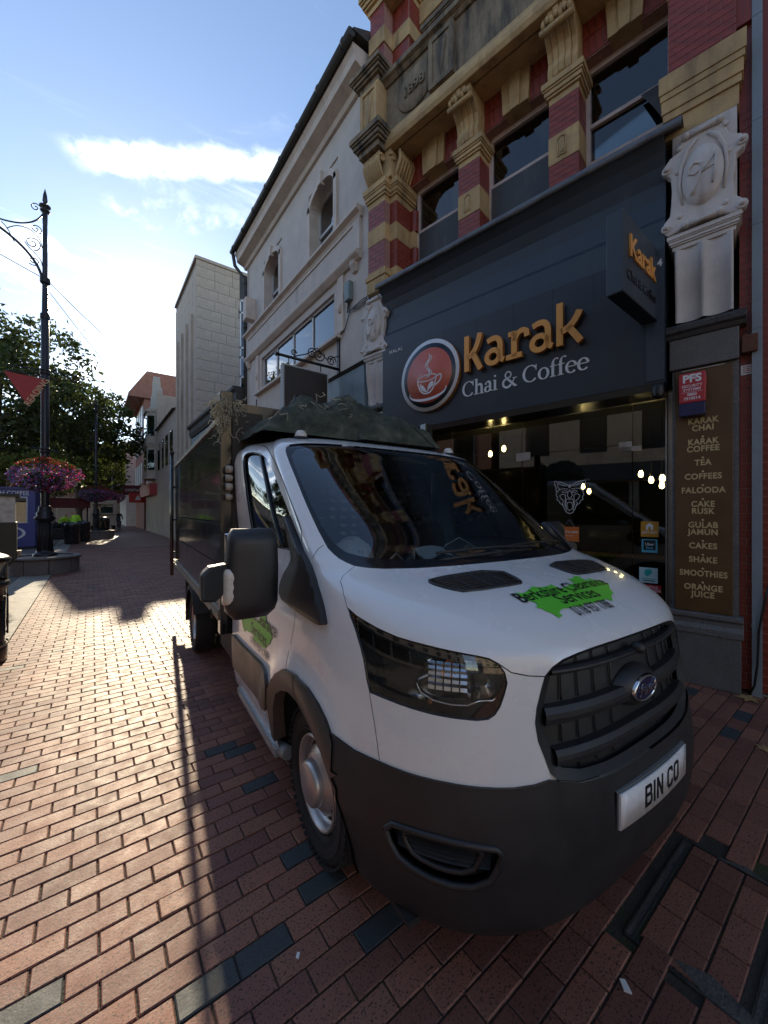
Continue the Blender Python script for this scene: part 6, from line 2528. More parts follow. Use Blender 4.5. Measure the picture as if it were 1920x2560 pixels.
# chassis and underside
b = MB()
b.box(-.45, -.33, 1.2, 6.4, .45, .62)
b.box(.33, .45, 1.2, 6.4, .45, .62)
b.box(-.6, .6, .3, 2.4, .28, .45)
b.tube([(-.8, RY, .35), (.8, RY, .35)], .07, 10)
b.box(-.95, -.55, 2.75, 3.5, .35, .70)
b.box(.55, .95, 2.75, 3.5, .35, .70)
b.build('chassis', M['chassis'], van)
MB().box(-.92, .92, .35, 2.45, .27, .29).build('under_tray', M['chassis'], van)
# inside of the cab
b = MB()
b.prism([(.80, 1.33), (1.05, 1.375), (1.35, 1.36), (1.50, 1.30), (1.52, 1.05), (1.35, .80), (.9, .8)], -.90, .90, 'x')
b.build('dashboard', M['dash'], van, .03, 3)
b = MB()
b.strip([[(x, .72 + .18 * (x / .9) ** 2, 1.385) for x in [-.85 + .17 * i for i in range(11)]], [(x, .98 + .14 * (x / .9) ** 2, 1.372) for x in [-.85 + .17 * i for i in range(11)]]])
b.build('plenum', M['dash'], van)
b = MB()
b.lathe([(.17, 0), (.188, .012), (.20, .0), (.188, -.012), (.17, 0)], 28, tf=lambda q: (-.46 + q[0], 1.50 + q[1] * .88 + q[2] * .5, 1.36 + q[1] * .42 - q[2]))
b.box(-.63, -.29, 1.47, 1.52, 1.345, 1.365)
b.tube([(-.46, 1.47, 1.34), (-.46, 1.38, 1.22)], .03, 8)
b.build('steering_wheel', M['dash'], van)
for cx in (-.50, .20, .62):
    s_ = empty('seat', (cx, 0, 0))
    s_.parent = van
    b = MB()
    b.prism([(2.02, .85), (2.14, .87), (2.30, 1.55), (2.20, 1.60), (2.10, 1.50)], -.21, .21, 'x')
    b.build('backrest', M['seat'], s_, .04, 3)
    b = MB()
    b.prism([(1.5, .80), (2.10, .76), (2.10, .92), (1.52, .95)], -.22, .22, 'x')
    b.build('cushion', M['seat'], s_, .04, 3)
    b = MB()
    b.prism([(2.19, 1.64), (2.26, 1.63), (2.31, 1.83), (2.22, 1.86)], -.115, .115, 'x')
    b.build('headrest', M['seat'], s_, .04, 3)
    b = MB()
    for dx in (-.05, .05):
        b.tube([(dx, 2.25, 1.56), (dx, 2.25, 1.68)], .007, 6)
    b.build('headrest_posts', M['chrome'], s_)
# rear bulkhead with a perforated window guard
b = MB()
b.box(-.95, .95, 2.46, 2.50, .5, 2.16)
b.build('rear_wall', M['cab_grey'], van)
P = [Vector(q) for q in ((-.80, 1.45), (.80, 1.45), (.80, 2.06), (-.80, 2.06))]
E_ = [(0, 1), (1, 2), (2, 3), (3, 0)]
holes = []
for r_ in range(8):
    for c_ in range(15):
        cx, cz = -.74 + c_ * .1055, 1.50 + r_ * .072
        holes.append((cx, cz))
        k = len(P)
        P += [Vector((cx + .042 * math.cos(2 * math.pi * i / 12), cz + .024 * math.sin(2 * math.pi * i / 12))) for i in range(12)]
        E_ += [(k + i, k + (i + 1) % 12) for i in range(12)]
v2, _, f2, *_r = delaunay_2d_cdt(P, E_, [], 0, 1e-6)
keep = []
for f in f2:
    cx, cz = sum(v2[i].x for i in f) / 3, sum(v2[i].y for i in f) / 3
    if not any(((cx - hx) / .042) ** 2 + ((cz - hz) / .024) ** 2 < .98 for hx, hz in holes):
        keep.append(f)
b = MB()
b.add([(q.x, 2.40, q.y) for q in v2], keep)
b.build('window_guard', M['seat'], van, fix=False)
MB().box(-.82, .82, 2.445, 2.456, 1.43, 2.08).build('rear_window', mat('pale_daylight_panel', (.62, .68, .66), .4), van)  # opaque pale panel stands in for daylight through the guard holes
b = MB()
b.strip([[(x, y, 2.10 - .05 * abs(x)) for x in (-.8, -.4, 0, .4, .8)] for y in (1.85, 2.46)])
b.build('head_lining', M['cab_grey'], van)
# roof lamps and aerial
for sd in (-1, 1):
    h = BVH.ray_cast(Vector((sd * .70, 1.92, 3)), Vector((0, 0, -1)))[0]
    e = empty('marker_lamp', (h.x, h.y, h.z - .004))
    e.parent = van
    b = MB()
    b.lathe([(.055, 0), (.05, .012), (.045, .012)], 18)
    b.build('base', M['plastic'], e)
    b = MB()
    b.lathe([(.045, .01), (.043, .03), (.030, .055), (.0001, .064)], 18)
    b.build('dome', M['clear_lens'], e)
h = BVH.ray_cast(Vector((.55, 1.85, 3)), Vector((0, 0, -1)))[0]
b = MB()
b.tube([(h.x, h.y, h.z), (h.x - .26, h.y + .18, h.z + .30)], [.006, .0025], 6)
b.build('aerial', M['black_metal'], van)

# ---- tipper body
TX, TY0, TY1, TZ0, TZ1 = 1.10, 2.66, 6.62, .89, 2.42
tp = empty('tipper_body', (0, 0, 0))
tp.parent = van
for sd in (-1, 1):
    zs = [TZ0, 1.25, 1.60, 2.02, TZ1]
    for a, c in zip(zs, zs[1:]):
        b = MB()
        b.box(min(sd * TX, sd * (TX - .03)), max(sd * TX, sd * (TX - .03)), TY0 + .06, TY1, a + .003, c - .003)
        b.build('side_board', M['body_black'], tp, .004)
    b = MB()
    b.box(min(sd * (TX + .015), sd * (TX - .04)), max(sd * (TX + .015), sd * (TX - .04)), TY0 + .02, TY1 + .03, TZ1, TZ1 + .045)
    b.build('top_rail', M['deck_alu'], tp)
    b = MB()
    b.box(min(sd * (TX + .02), sd * (TX - .06)), max(sd * (TX + .02), sd * (TX - .06)), TY0, TY1 + .04, TZ0 - .09, TZ0 - .002)
    b.box(min(sd * (TX + .028), sd * (TX - .06)), max(sd * (TX + .028), sd * (TX - .06)), TY0, TY1 + .04, TZ0 - .05, TZ0 - .035)
    b.build('deck_rail', M['deck_alu'], tp)
    b = MB()
    b.box(min(sd * (TX + .01), sd * (TX - .09)), max(sd * (TX + .01), sd * (TX - .09)), TY0 - .04, TY0 + .06, TZ0 - .20, 2.66)
    b.build('front_post', M['body_black'], tp, .006)
    for yy, zt in ((TY1 + .05, 2.66), (TY1 + .14, 2.50)):
        b = MB()
        b.tube([(sd * (TX + .045), yy, .62 if yy < TY1 + .1 else .85), (sd * (TX + .045), yy, zt)], .026, 8)
        b.tube([(sd * (TX + .045), yy, zt), (sd * (TX + .045), yy, zt + .03)], .040, 8)
        for z in (1.0, 1.55, 2.1):
            b.tube([(sd * (TX + .045), yy, z), (sd * (TX - .03), yy - .03, z)], .016, 6)
        b.build('tail_post', M['body_black'], tp)
    b = MB()
    b.tube([(sd * (TX - .03), TY0 + .30, .80), (sd * (TX + .02), TY0 + .32, .795)], .05, 12)
    b.build('side_marker', M['plastic'], tp)
MB().box(-TX, TX, TY0 - .02, TY1, TZ0 - .03, TZ0).build('deck', M['deck_alu'], tp)
MB().box(-TX + .05, TX - .05, TY0 - .02, TY0 + .03, TZ0, 2.58).build('head_board', M['body_black'], tp)
MB().box(-TX, TX, TY1 - .03, TY1, TZ0, 2.0).build('tail_board', M['body_black'], tp)
b = MB()
b.box(-1.02, -.78, TY0 - .07, TY0 - .02, 1.5, 2.5)
b.build('ply_sheet', mat('weathered_board', (.045, .04, .035), .8, var=.3, vscale=5), tp)
for i, (z, sz) in enumerate(((2.02, .05), (1.95, .045), (1.88, .05), (1.80, .04))):
    b = MB()
    b.lathe([(.0001, -.02), (sz, -.02), (sz, .02), (.0001, .02)], 14, (-1.055, TY0 - .10, z), 'x', tf=lambda q, z=z: (q[0], q[1], z + (q[2] - z) * .6))
    b.build('strap_roll', mat('pale_strap', (.42, .38, .32), .8, var=.3, vscale=20), tp)

# ------------------------------------------------------------------ net heaped on the cab, things on the dashboard
def net_mat():
    m, t, b = material('green_grey_net')
    c = N(t, 'ShaderNodeTexCoord')
    nz = noise_tex(t, c.outputs['Object'], 7, 7, .65, .4)
    ramp = N(t, 'ShaderNodeValToRGB')
    e = ramp.color_ramp.elements
    e[0].position, e[0].color = .30, (.035, .042, .030, 1)
    e[1].position, e[1].color = .74, (.26, .25, .19, 1)
    k = e.new(.52)
    k.color = (.10, .115, .085, 1)
    t.links.new(nz, ramp.inputs[0])
    t.links.new(ramp.outputs[0], b.inputs['Base Color'])
    b.inputs['Roughness'].default_value = .85
    w1 = N(t, 'ShaderNodeTexWave', wave_type='BANDS')
    w1.inputs['Scale'].default_value = 55
    w1.inputs['Distortion'].default_value = 6
    t.links.new(c.outputs['Object'], w1.inputs['Vector'])
    bn = N(t, 'ShaderNodeBump')
    bn.inputs['Strength'].default_value = .7
    bn.inputs['Distance'].default_value = .02
    ad = math_node(t, 'ADD', w1.outputs['Fac'], math_node(t, 'MULTIPLY', noise_tex(t, c.outputs['Object'], 30, 6, .7), 2.0))
    t.links.new(ad, bn.inputs['Height'])
    t.links.new(bn.outputs[0], b.inputs['Normal'])
    return m


M['net'] = net_mat()
M['straw'] = mat('dry_net_fringe', (.40, .37, .27), .9, var=.3, vscale=30)
net = empty('cargo_net', V_MAT @ Vector((0, 2.42, 2.25)), VA_ROT, 'heap of green grey load netting bundled on top of the cab roof', 'net')


def heap(name, x0, x1, y0, y1, hfun, nx, ny, seed, parent):
    b = MB()
    rows = []
    for i in range(nx + 1):
        r_ = []
        for j in range(ny + 1):
            x, y = x0 + (x1 - x0) * i / nx, y0 + (y1 - y0) * j / ny
            u, v = i / nx * 2 - 1, j / ny * 2 - 1
            e = max(0, (1 - abs(u) ** 2.6)) ** .5 * max(0, (1 - abs(v) ** 2.4)) ** .5
            n1 = noise.fractal(Vector((x * 3.1 + seed, y * 4.2, seed)), 1.0, 2.0, 5)
            n2 = 1 - abs(noise.noise(Vector((x * 5.5 + seed * 2, y * 7 + n1 * .6, seed + 4)))) * 2
            n3 = 1 - abs(noise.noise(Vector((x * 13 + y * 9, y * 15 - x * 8, seed + 9)))) * 2
            z = hfun(x) * e * (1 + .22 * n1) + (.055 * n2 + .024 * n3) * min(1, e * 2.2)
            r_.append((x + .03 * n1, y + .03 * n2 * e, max(z, -.01)))
        rows.append(r_)
    b.strip(rows)
    return b.build(name, M['net'], parent, fix=False)


def hprof(x):
    pts_ = [(-.95, .06), (-.75, .20), (-.60, .31), (-.45, .33), (-.30, .30), (-.15, .38), (0, .30), (.2, .27), (.4, .22), (.55, .14), (.62, .05)]
    for (a, c), (d, e) in zip(pts_, pts_[1:]):
        if a <= x <= d:
            return c + (e - c) * (x - a) / (d - a)
    return .04


heap('net_heap', -.95, .60, -.42, .30, hprof, 150, 60, 1.7, net)
heap('net_fold', -.20, .62, -.50, .05, lambda x: .20 - .10 * abs(x - .3), 90, 40, 6.1, net)
rf = random.Random(8)
for k in range(26):
    b = MB()
    x, y = rf.uniform(-.9, .55), rf.uniform(-.40, -.05)
    z = hprof(x) * rf.uniform(.35, .95) + .01
    q = [Vector((x, y - .02, z))]
    for s_ in range(5):
        q.append(q[-1] + Vector((rf.uniform(-.07, .07), rf.uniform(-.02, .02), rf.uniform(-.03, .035))))
    b.tube(q, .0035, 5)
    b.build('loose_cord', M['straw'], net)
b = MB()
b.tube([(-.62, -.05, .05), (-.60, -.05, .30), (-.575, -.06, .385), (-.55, -.06, .39)], .011, 6)
b.build('hook_stake', M['black_metal'], net)
fr_b = MB()
for k in range(150):
    base = Vector((-1.10 + rf.gauss(0, .035) + (.13 if k % 3 == 0 else 0), .20 + rf.gauss(0, .03), .36 - abs(rf.gauss(0, .16))))
    q = [base]
    for s_ in range(4):
        q.append(q[-1] + Vector((rf.uniform(-.03, .03), rf.uniform(-.03, .03), rf.uniform(-.045, .02))))
    fr_b.tube(q, .003, 4, False)
fo = fr_b.build('frayed_fringe', M['straw'], net, fix=False)
fo['kind'] = 'stuff'

M['hat_white'] = mat('scuffed_white_plastic', (.62, .60, .56), .4, var=.12, vscale=20)
ht = empty('hard_hat', V_MAT @ Vector((-.60, 1.34, 1.375)), 0, 'scuffed white hard hat resting on the dashboard behind the steering wheel', 'helmet')
b = MB()
b.lathe([(.135, 0), (.128, .05), (.105, .105), (.06, .14), (.0001, .15)], 22)
b.build('shell', M['hat_white'], ht)
b = MB()
b.lathe([(.135, .0), (.165, -.004), (.165, .006), (.133, .014)], 22)
b.build('brim', M['hat_white'], ht)
b = MB()
for k in range(-1, 2):
    b.tube([(k * .025, -.12 + .02 * i, .075 + .078 * math.sin(i / 12 * math.pi)) for i in range(13)], .008, 5)
b.build('ridges', M['hat_white'], ht)
ps = MB()
ps.strip([[(-.13 + .26 * i / 6, -.06 + .12 * j / 3, .01 + .035 * math.sin(i / 6 * 3.1) * (1 - j / 3 * .6) + .06 * j / 3) for i in range(7)] for j in range(4)])
po = ps.build('paper_permit', M['paper_white'], None, fix=False)
po.matrix_world = V_MAT @ Matrix.Translation((-.18, 1.08, 1.39)) @ Matrix.Rotation(.15, 4, 'Z')
tag(po, 'creased white paper permit lying on the dashboard under the windscreen', 'paper')
wc = MB()
for pth in ([(-.38, 1.02, 1.40), (-.36, 1.05, 1.47), (-.30, 1.06, 1.41), (-.20, 1.07, 1.40), (-.12, 1.05, 1.48), (.0, 1.06, 1.52), (.10, 1.05, 1.47), (.16, 1.04, 1.41)],
            [(.0, 1.10, 1.41), (.08, 1.06, 1.47), (.15, 1.05, 1.45), (.20, 1.05, 1.40)], [(-.55, 1.05, 1.40), (-.47, 1.07, 1.45), (-.42, 1.05, 1.40)]):
    q = []
    for i in range(len(pth) - 1):
        a, c = Vector(pth[i]), Vector(pth[i + 1])
        q += [a + (c - a) * t for t in (0, .5)]
    q.append(Vector(pth[-1]))
    wc.tube([V_MAT @ z for z in q], .004, 6)
tag(wc.build('white_cable', M['hat_white']), 'tangled white charging cable lying on the dashboard', 'cable')

# ------------------------------------------------------------------ street furniture
M['lamp_green'] = mat('black_cast_iron', (.022, .020, .024), .35, .3, var=.2, vscale=9)
M['planter_stone'] = mat('planter_granite', (.19, .16, .14), .7, var=.2, vscale=4, speck=(120, (.08, .07, .07)), bump=.2, bscale=60)
M['gravel'] = mat('gravel_top', (.26, .23, .19), .9, var=.3, vscale=20, speck=(60, (.10, .09, .08)), bump=.9, bscale=40)


def leaf_mat(name, col, trans=.45):
    m, t, b = material(name)
    a = N(t, 'ShaderNodeAttribute', attribute_name='rnd')
    h = N(t, 'ShaderNodeHueSaturation')
    h.inputs['Color'].default_value = (*col, 1)
    t.links.new(map_range(t, a.outputs['Fac'], 0, 1, .55, 1.5, False), h.inputs['Value'])
    t.links.new(map_range(t, a.outputs['Fac'], 0, 1, .47, .52, False), h.inputs['Hue'])
    t.links.new(h.outputs[0], b.inputs['Base Color'])
    b.inputs['Roughness'].default_value = .5
    tr_ = N(t, 'ShaderNodeBsdfTranslucent')
    t.links.new(h.outputs[0], tr_.inputs[0])
    mx = N(t, 'ShaderNodeMixShader')
    mx.inputs[0].default_value = trans
    t.links.new(b.outputs[0], mx.inputs[1])
    t.links.new(tr_.outputs[0], mx.inputs[2])
    t.links.new(mx.outputs[0], t.nodes['Material Output'].inputs[0])
    return m


M['leaf'] = leaf_mat('plane_leaf', (.060, .078, .018))
M['leaf_light'] = leaf_mat('lime_leaf', (.13, .15, .025), .55)
M['leaf_dark'] = leaf_mat('basket_leaf', (.05, .09, .02))
M['petal_mauve'] = leaf_mat('mauve_petal', (.30, .20, .52), .35)
M['petal_pink'] = leaf_mat('pink_petal', (.62, .06, .24), .4)
M['petal_red'] = leaf_mat('red_petal', (.50, .035, .03), .35)
M['bark'] = mat('plane_bark', (.11, .095, .075), .9, var=.35, vscale=5, bump=.5, bscale=14)


def quads(name, items, m, parent, shape=None):
    """many small leaf shaped faces; items: (centre, size, normal seed)"""
    rr = random.Random(len(items))
    vs, fs, at = [], [], []
    for c, s_ in items:
        n = Vector((rr.gauss(0, 1), rr.gauss(0, 1), rr.gauss(0, .8) + .5)).normalized()
        t = n.orthogonal().normalized()
        t = Matrix.Rotation(rr.uniform(0, 6.28), 3, n) @ t
        u = n.cross(t)
        k = len(vs)
        w = s_ * rr.uniform(.45, .7)
        vs += [c - t * s_, c + u * w + n * s_ * .15, c + t * s_ * 1.1, c - u * w + n * s_ * .15]
        fs.append((k, k + 1, k + 2, k + 3))
        at.append(rr.random())
    me = bpy.data.meshes.new(name)
    me.from_pydata([tuple(q) for q in vs], [], fs)
    me.materials.append(m)
    a = me.attributes.new('rnd', 'FLOAT', 'FACE')
    a.data.foreach_set('value', at)
    o = bpy.data.objects.new(name, me)
    return link(o, parent)


def spiral(cx, cz, r0, a0, turns, d=1, n=26, shrink=.85):
    return [(cx + d * r0 * (1 - shrink * k / n) * math.cos(a0 + turns * 2 * math.pi * k / n), cz + r0 * (1 - shrink * k / n) * math.sin(a0 + turns * 2 * math.pi * k / n)) for k in range(n + 1)]


def planter(loc, r, h, label, group=None):
    e = empty('round_planter', loc, 0, label, 'planter', group)
    for k in range(9):
        a0, a1 = 2 * math.pi * k / 9 + .012, 2 * math.pi * (k + 1) / 9 - .012
        b = MB()
        n = 6
        po, pi_ = [], []
        for i in range(n + 1):
            a = a0 + (a1 - a0) * i / n
            po.append((r * math.cos(a), r * math.sin(a)))
            pi_.append(((r - .12) * math.cos(a), (r - .12) * math.sin(a)))
        b.prism(po + pi_[::-1], .0, h - .06, 'z')
        b.build('curved_block', M['planter_stone'], e)
    b = MB()
    b.lathe([(r - .14, h - .06), (r + .05, h - .06), (r + .06, h - .03), (r + .04, h), (r - .14, h)], 48)
    b.build('rim', M['planter_stone'], e)
    b = MB()
    b.lathe([(r - .13, h - .03), (r * .5, h - .01), (.0001, h)], 40)
    b.build('gravel_bed', M['gravel'], e)
    return e


def lamp_post(loc, z_base, top, label, bracket=True, s=1.0, group=None):
    e = empty('lamp_post', loc, 0, label, 'lamp post', group)
    zb = z_base
    b = MB()
    b.lathe([(.27, zb), (.27, zb + .06), (.24, zb + .10), (.20, zb + .12), (.19, zb + .18)], 16)
    b.lathe([(.165, zb + .16), (.15, zb + .95)], 12, smooth=False)
    for k in range(12):
        a = 2 * math.pi * k / 12
        b.tube([(.163 * math.cos(a), .163 * math.sin(a), zb + .17), (.148 * math.cos(a), .148 * math.sin(a), zb + .94)], .016, 6)
    b.lathe([(.15, zb + .94), (.17, zb + .97), (.23, zb + 1.04), (.24, zb + 1.09), (.18, zb + 1.14), (.20, zb + 1.20), (.16, zb + 1.26), (.14, zb + 1.34), (.15, zb + 1.38), (.10, zb + 1.42)], 18)
    b.build('pedestal', M['lamp_green'], e)
    b = MB()
    b.lathe([(.095, zb + 1.36), (.092, 7.1), (.075, 7.15), (.062, 8.1), (.052, top - 1.05)], 14)
    b.build('shaft', M['lamp_green'], e)
    for z, r_ in ((8.15, .11), (7.15, .105), (5.60, .115), (3.40, .11)):
        b = MB()
        b.lathe([(r_ * .7, z - .10), (r_, z - .07), (r_ * 1.1, z - .02), (r_ * .8, z), (r_ * 1.1, z + .02), (r_, z + .07), (r_ * .6, z + .10)], 14)
        b.build('collar', M['lamp_green'], e)
    b = MB()
    b.lathe([(.05, top - 1.06), (.055, top - 1.0), (.06, top - .72), (.05, top - .70), (.10, top - .68), (.115, top - .64), (.07, top - .60), (.055, top - .58), (.12, top - .55), (.13, top - .50), (.06, top - .46), (.04, top - .42),
             (.06, top - .38), (.045, top - .2), (.0001, top)], 14)
    b.build('finial', M['lamp_green'], e)
    b = MB()
    for z in (5.62, 5.45):
        b.tube([(-.75, 0, z + .03), (.70, 0, z)], .014, 6)
        b.ball((.70, 0, z), .03, 8, 5)
        b.ball((-.75, 0, z + .03), .03, 8, 5)
    b.tube([(-.30, 0, 3.46), (.32, 0, 3.38)], .022, 6)
    b.build('banner_arms', M['lamp_green'], e)
    if bracket:
        b = MB()
        main = bez((-.06, 0, 8.2), (-.18, 0, 8.9), (-.95, 0, 9.45), (-2.2, 0, 9.75), 24)
        b.tube(main, [.034] * 25, 8)
        b.tube(bez((-.04, 0, 10.02), (-.25, 0, 9.45), (-.9, 0, 9.40), (-1.5, 0, 9.56), 20), .020, 6)
        b.build('bracket_arm', M['lamp_green'], e)
        for cx, cz, r0, a0, tn, d in ((-.20, 10.12, .13, -.4, 1.4, 1), (-.19, 9.52, .13, -1.2, 1.5, 1), (-.26, 9.10, .19, -1.4, 1.6, 1), (-.24, 8.62, .13, -2.4, 1.5, 1), (-1.12, 9.40, .10, 0, 1.5, 1)):
            b = MB()
            b.tube([(x, 0, z) for x, z in spiral(cx, cz, r0, a0, tn, d)], .013, 6)
            b.build('scroll', M['lamp_green'], e)
        b = MB()
        for pth in (bez((-.06, 0, 9.05), (-.10, 0, 9.5), (-.50, 0, 9.62), (-.78, 0, 9.28), 14), bez((-.42, 0, 9.1), (-.36, 0, 8.9), (-.05, 0, 8.8), (-.06, 0, 8.55), 12), bez((-.88, 0, 9.42), (-.72, 0, 9.3), (-.70, 0, 9.1), (-.62, 0, 8.98), 10)):
            b.tube(pth, .012, 6)
        b.build('scroll_tendrils', M['lamp_green'], e)
    return e


def flower_basket(loc, R_, H_, label, seed, group=None):
    e = empty('flower_basket', loc, 0, label, 'hanging basket', group)
    rr = random.Random(seed)
    b = MB()
    b.lathe([(.11, -H_ * .7), (R_ * .55, -H_ * .55), (R_ * .62, 0), (.11, H_ * .2)], 18)
    b.build('trough', M['leaf_dark'], e)
    kinds = {'leaf_dark': [], 'petal_mauve': [], 'petal_pink': [], 'petal_red': []}
    for k in range(5200):
        a = rr.uniform(0, 2 * math.pi)
        v = rr.uniform(-1, 1)
        rad = math.sqrt(max(0, 1 - v * v)) * rr.uniform(.85, 1.06) * (1 + .10 * math.sin(5 * a + 1.3) + .06 * math.sin(9 * a))
        z = v * H_ + (.10 * H_ * math.sin(3 * a))
        p = Vector((R_ * rad * math.cos(a), R_ * rad * math.sin(a), z))
        t = rr.random()
        if t < .42:
            kk = 'leaf_dark'
        elif v > .45:
            kk = 'petal_red' if t < .75 else 'leaf_dark'
        elif math.cos(a) + rr.gauss(0, .4) > .25:
            kk = 'petal_pink' if t < .8 else 'petal_mauve'
        else:
            kk = 'petal_mauve' if t < .88 else 'petal_pink'
        kinds[kk].append((p, R_ * rr.uniform(.030, .055)))
    for kk, it in kinds.items():
        o = quads({'leaf_dark': 'foliage', 'petal_mauve': 'mauve_petals', 'petal_pink': 'pink_petals', 'petal_red': 'red_petals'}[kk], it, M[kk], e)
        o['kind'] = 'stuff'
    return e


LP = (-1.05, 14.35, 0)
planter(LP, .76, .46, 'round stone planter under the tall scrolled lamp post', 'planters')
lamp_post((LP[0], LP[1], 0), .44, 10.75, 'tall black lamp post with scrolled bracket and spear finial over the round planter', group='lamp posts')
flower_basket((LP[0], LP[1], 2.72), .72, .46, 'large ball of mauve and pink flowers around the tall scrolled lamp post', 3, 'flower baskets')
L2 = on_ground(240, 1347)
planter((L2.x, L2.y + .5, 0), .95, .5, 'second round planter further up the street by the litter bin', 'planters')
lamp_post((L2.x, L2.y + .5, 0), .48, 9.0, 'second lamp post further up the street in front of the dark trees', False, group='lamp posts')
flower_basket((L2.x, L2.y + .5, 2.85), .85, .5, 'purple flower ball on the second lamp post', 5, 'flower baskets')
lamp_post((1.75, 50, 0), 0, 8.5, 'third lamp post far up the street beyond the cyclist', False, group='lamp posts')
flower_basket((1.75, 50, 3.3), 1.0, .7, 'pale hanging flowers on the third lamp post', 9, 'flower baskets')

# overhead wires and the pennant
M['wire'] = mat('overhead_wire', (.03, .03, .032), .6)


def cable(name, a, c, sag, r, label):
    a, c = Vector(a), Vector(c)
    b = MB()
    b.tube([a + (c - a) * (i / 16) + Vector((0, 0, -sag * 4 * (i / 16) * (1 - i / 16))) for i in range(17)], r, 5)
    return tag(b.build(name, M['wire']), label, 'cable')


cable('overhead_cable', (-6.0, 13.9, 10.2), (LP[0], LP[1], 8.2), .1, .012, 'thin overhead wire running out of frame from the lamp post collar')
cable('overhead_cable', (LP[0], LP[1], 8.22), (4.0, 33.5, 11.6), .2, .012, 'upper overhead wire from the lamp post towards the far stone building')
cable('overhead_cable', (LP[0], LP[1], 8.0), (4.0, 31.0, 7.6), .25, .010, 'lower overhead wire from the lamp post with a small clip')
M['pennant'] = mat('red_pennant', (.42, .05, .045), .7, var=.1)
pn_ = at_depth(68, 975, 14.2)
pe = empty('pennant_flag', (pn_.x, pn_.y, pn_.z), 0, 'red triangular pennant reading READING hanging beside the lamp post', 'pennant')
b = MB()
b.prism([(-.46, .42), (.42, .36), (.02, -.44)], -.006, .006, 'y')
b.build('cloth', M['pennant'], pe)
text('pennant_word', 'READING', .21, M['gold_letter'], pe, (.20, -.009, -.02), (R(90), R(-62), 0), .001, .001)
cable('bunting_cord', (pn_.x - 1.4, 14.2, pn_.z + .46), (LP[0] - .1, 14.3, pn_.z + .40), .03, .006, 'thin cord carrying the red pennant to the lamp post')

# litter bin at the left edge
M['bin_black'] = mat('black_bin_paint', (.03, .028, .027), .28, .2, var=.25, vscale=6, coat=.4)
M['bin_gold'] = mat('worn_gold_line', (.34, .30, .22), .4, .5, var=.2)
bn_ = empty('litter_bin', (-1.115, 6.12, 0), 0, 'round black litter bin with raised panels at the left edge of the paving', 'bin')
b = MB()
b.lathe([(.33, 0), (.35, .02), (.35, .16), (.33, .19), (.325, .20), (.335, .82), (.36, .85), (.365, .89), (.34, .91)], 40)
b.build('body', M['bin_black'], bn_)
for k in range(8):
    a = 2 * math.pi * k / 8 + .25
    b = MB()
    for (h0, h1, w0) in ((.30, .74, .10),):
        q = []
        for (da, z) in ((-.26, h0), (.26, h0), (.26, h1), (-.26, h1), (-.26, h0)):
            q.append((.345 * math.cos(a + da), .345 * math.sin(a + da), z))
        b.tube(q, .009, 5)
        q = []
        for (da, z) in ((-.17, h0 + .06), (.17, h0 + .06), (.17, h1 - .06), (-.17, h1 - .06), (-.17, h0 + .06)):
            q.append((.345 * math.cos(a + da), .345 * math.sin(a + da), z))
        b.tube(q, .007, 5)
    b.build('raised_panel', M['bin_black'], bn_)
b = MB()
for z in (.19, .875):
    b.lathe([(.352, z - .012), (.362, z), (.352, z + .012)], 40)
b.build('trim_band', M['bin_gold'], bn_)
for k in range(4):
    a = 2 * math.pi * k / 4 + .25
    b = MB()
    b.strip([[((.345) * math.cos(a + d_), .345 * math.sin(a + d_), z) for d_ in (-.24, -.12, 0, .12, .24)] for z in (.90, 1.12)])
    b.build('corner_post', M['bin_gold'], bn_)
b = MB()
b.lathe([(.20, .90), (.20, 1.12)], 20)
b.build('inner_liner', M['interior_hole'], bn_)
b = MB()
b.lathe([(.33, 1.10), (.37, 1.11), (.38, 1.15), (.35, 1.18), (.22, 1.24), (.0001, 1.26)], 40)
b.build('domed_lid', M['bin_black'], bn_)

# market cart behind the bin
M['cart_dark'] = mat('dark_cart_board', (.035, .033, .022), .6, var=.25, vscale=5)
M['jar_glass'] = mat('frosted_cart_glass', (.42, .41, .38), .3, var=.35, vscale=9)
ct = empty('market_cart', (-1.95, 9.6, 0), R(6), 'dark market cart with a pale glazed top beyond the litter bin', 'cart')
MB().box(-1.2, .86, -.4, .6, .85, 1.50).build('body', M['cart_dark'], ct, .01)
MB().box(-1.18, .84, -.38, .58, 1.50, 1.96).build('glazed_top', M['jar_glass'], ct)
MB().box(-1.22, .90, -.42, .62, 1.95, 2.0).build('roof_board', M['cart_dark'], ct)
b = MB()
b.tube([(.80, -.38, .88), (.52, -.40, .30), (.50, -.40, .02)], .03, 8)
b.tube([(-.9, -.38, .88), (-.9, -.40, .02)], .03, 8)
b.tube([(.7, .5, .88), (.7, .5, .02)], .03, 8)
b.build('leg', M['cart_dark'], ct)
b = MB()
b.prism([(.62, .62), (.92, .92), (.92, .99), (.55, .99)], -.30, -.1, 'y')
b.build('bracket', M['deck_alu'], ct)

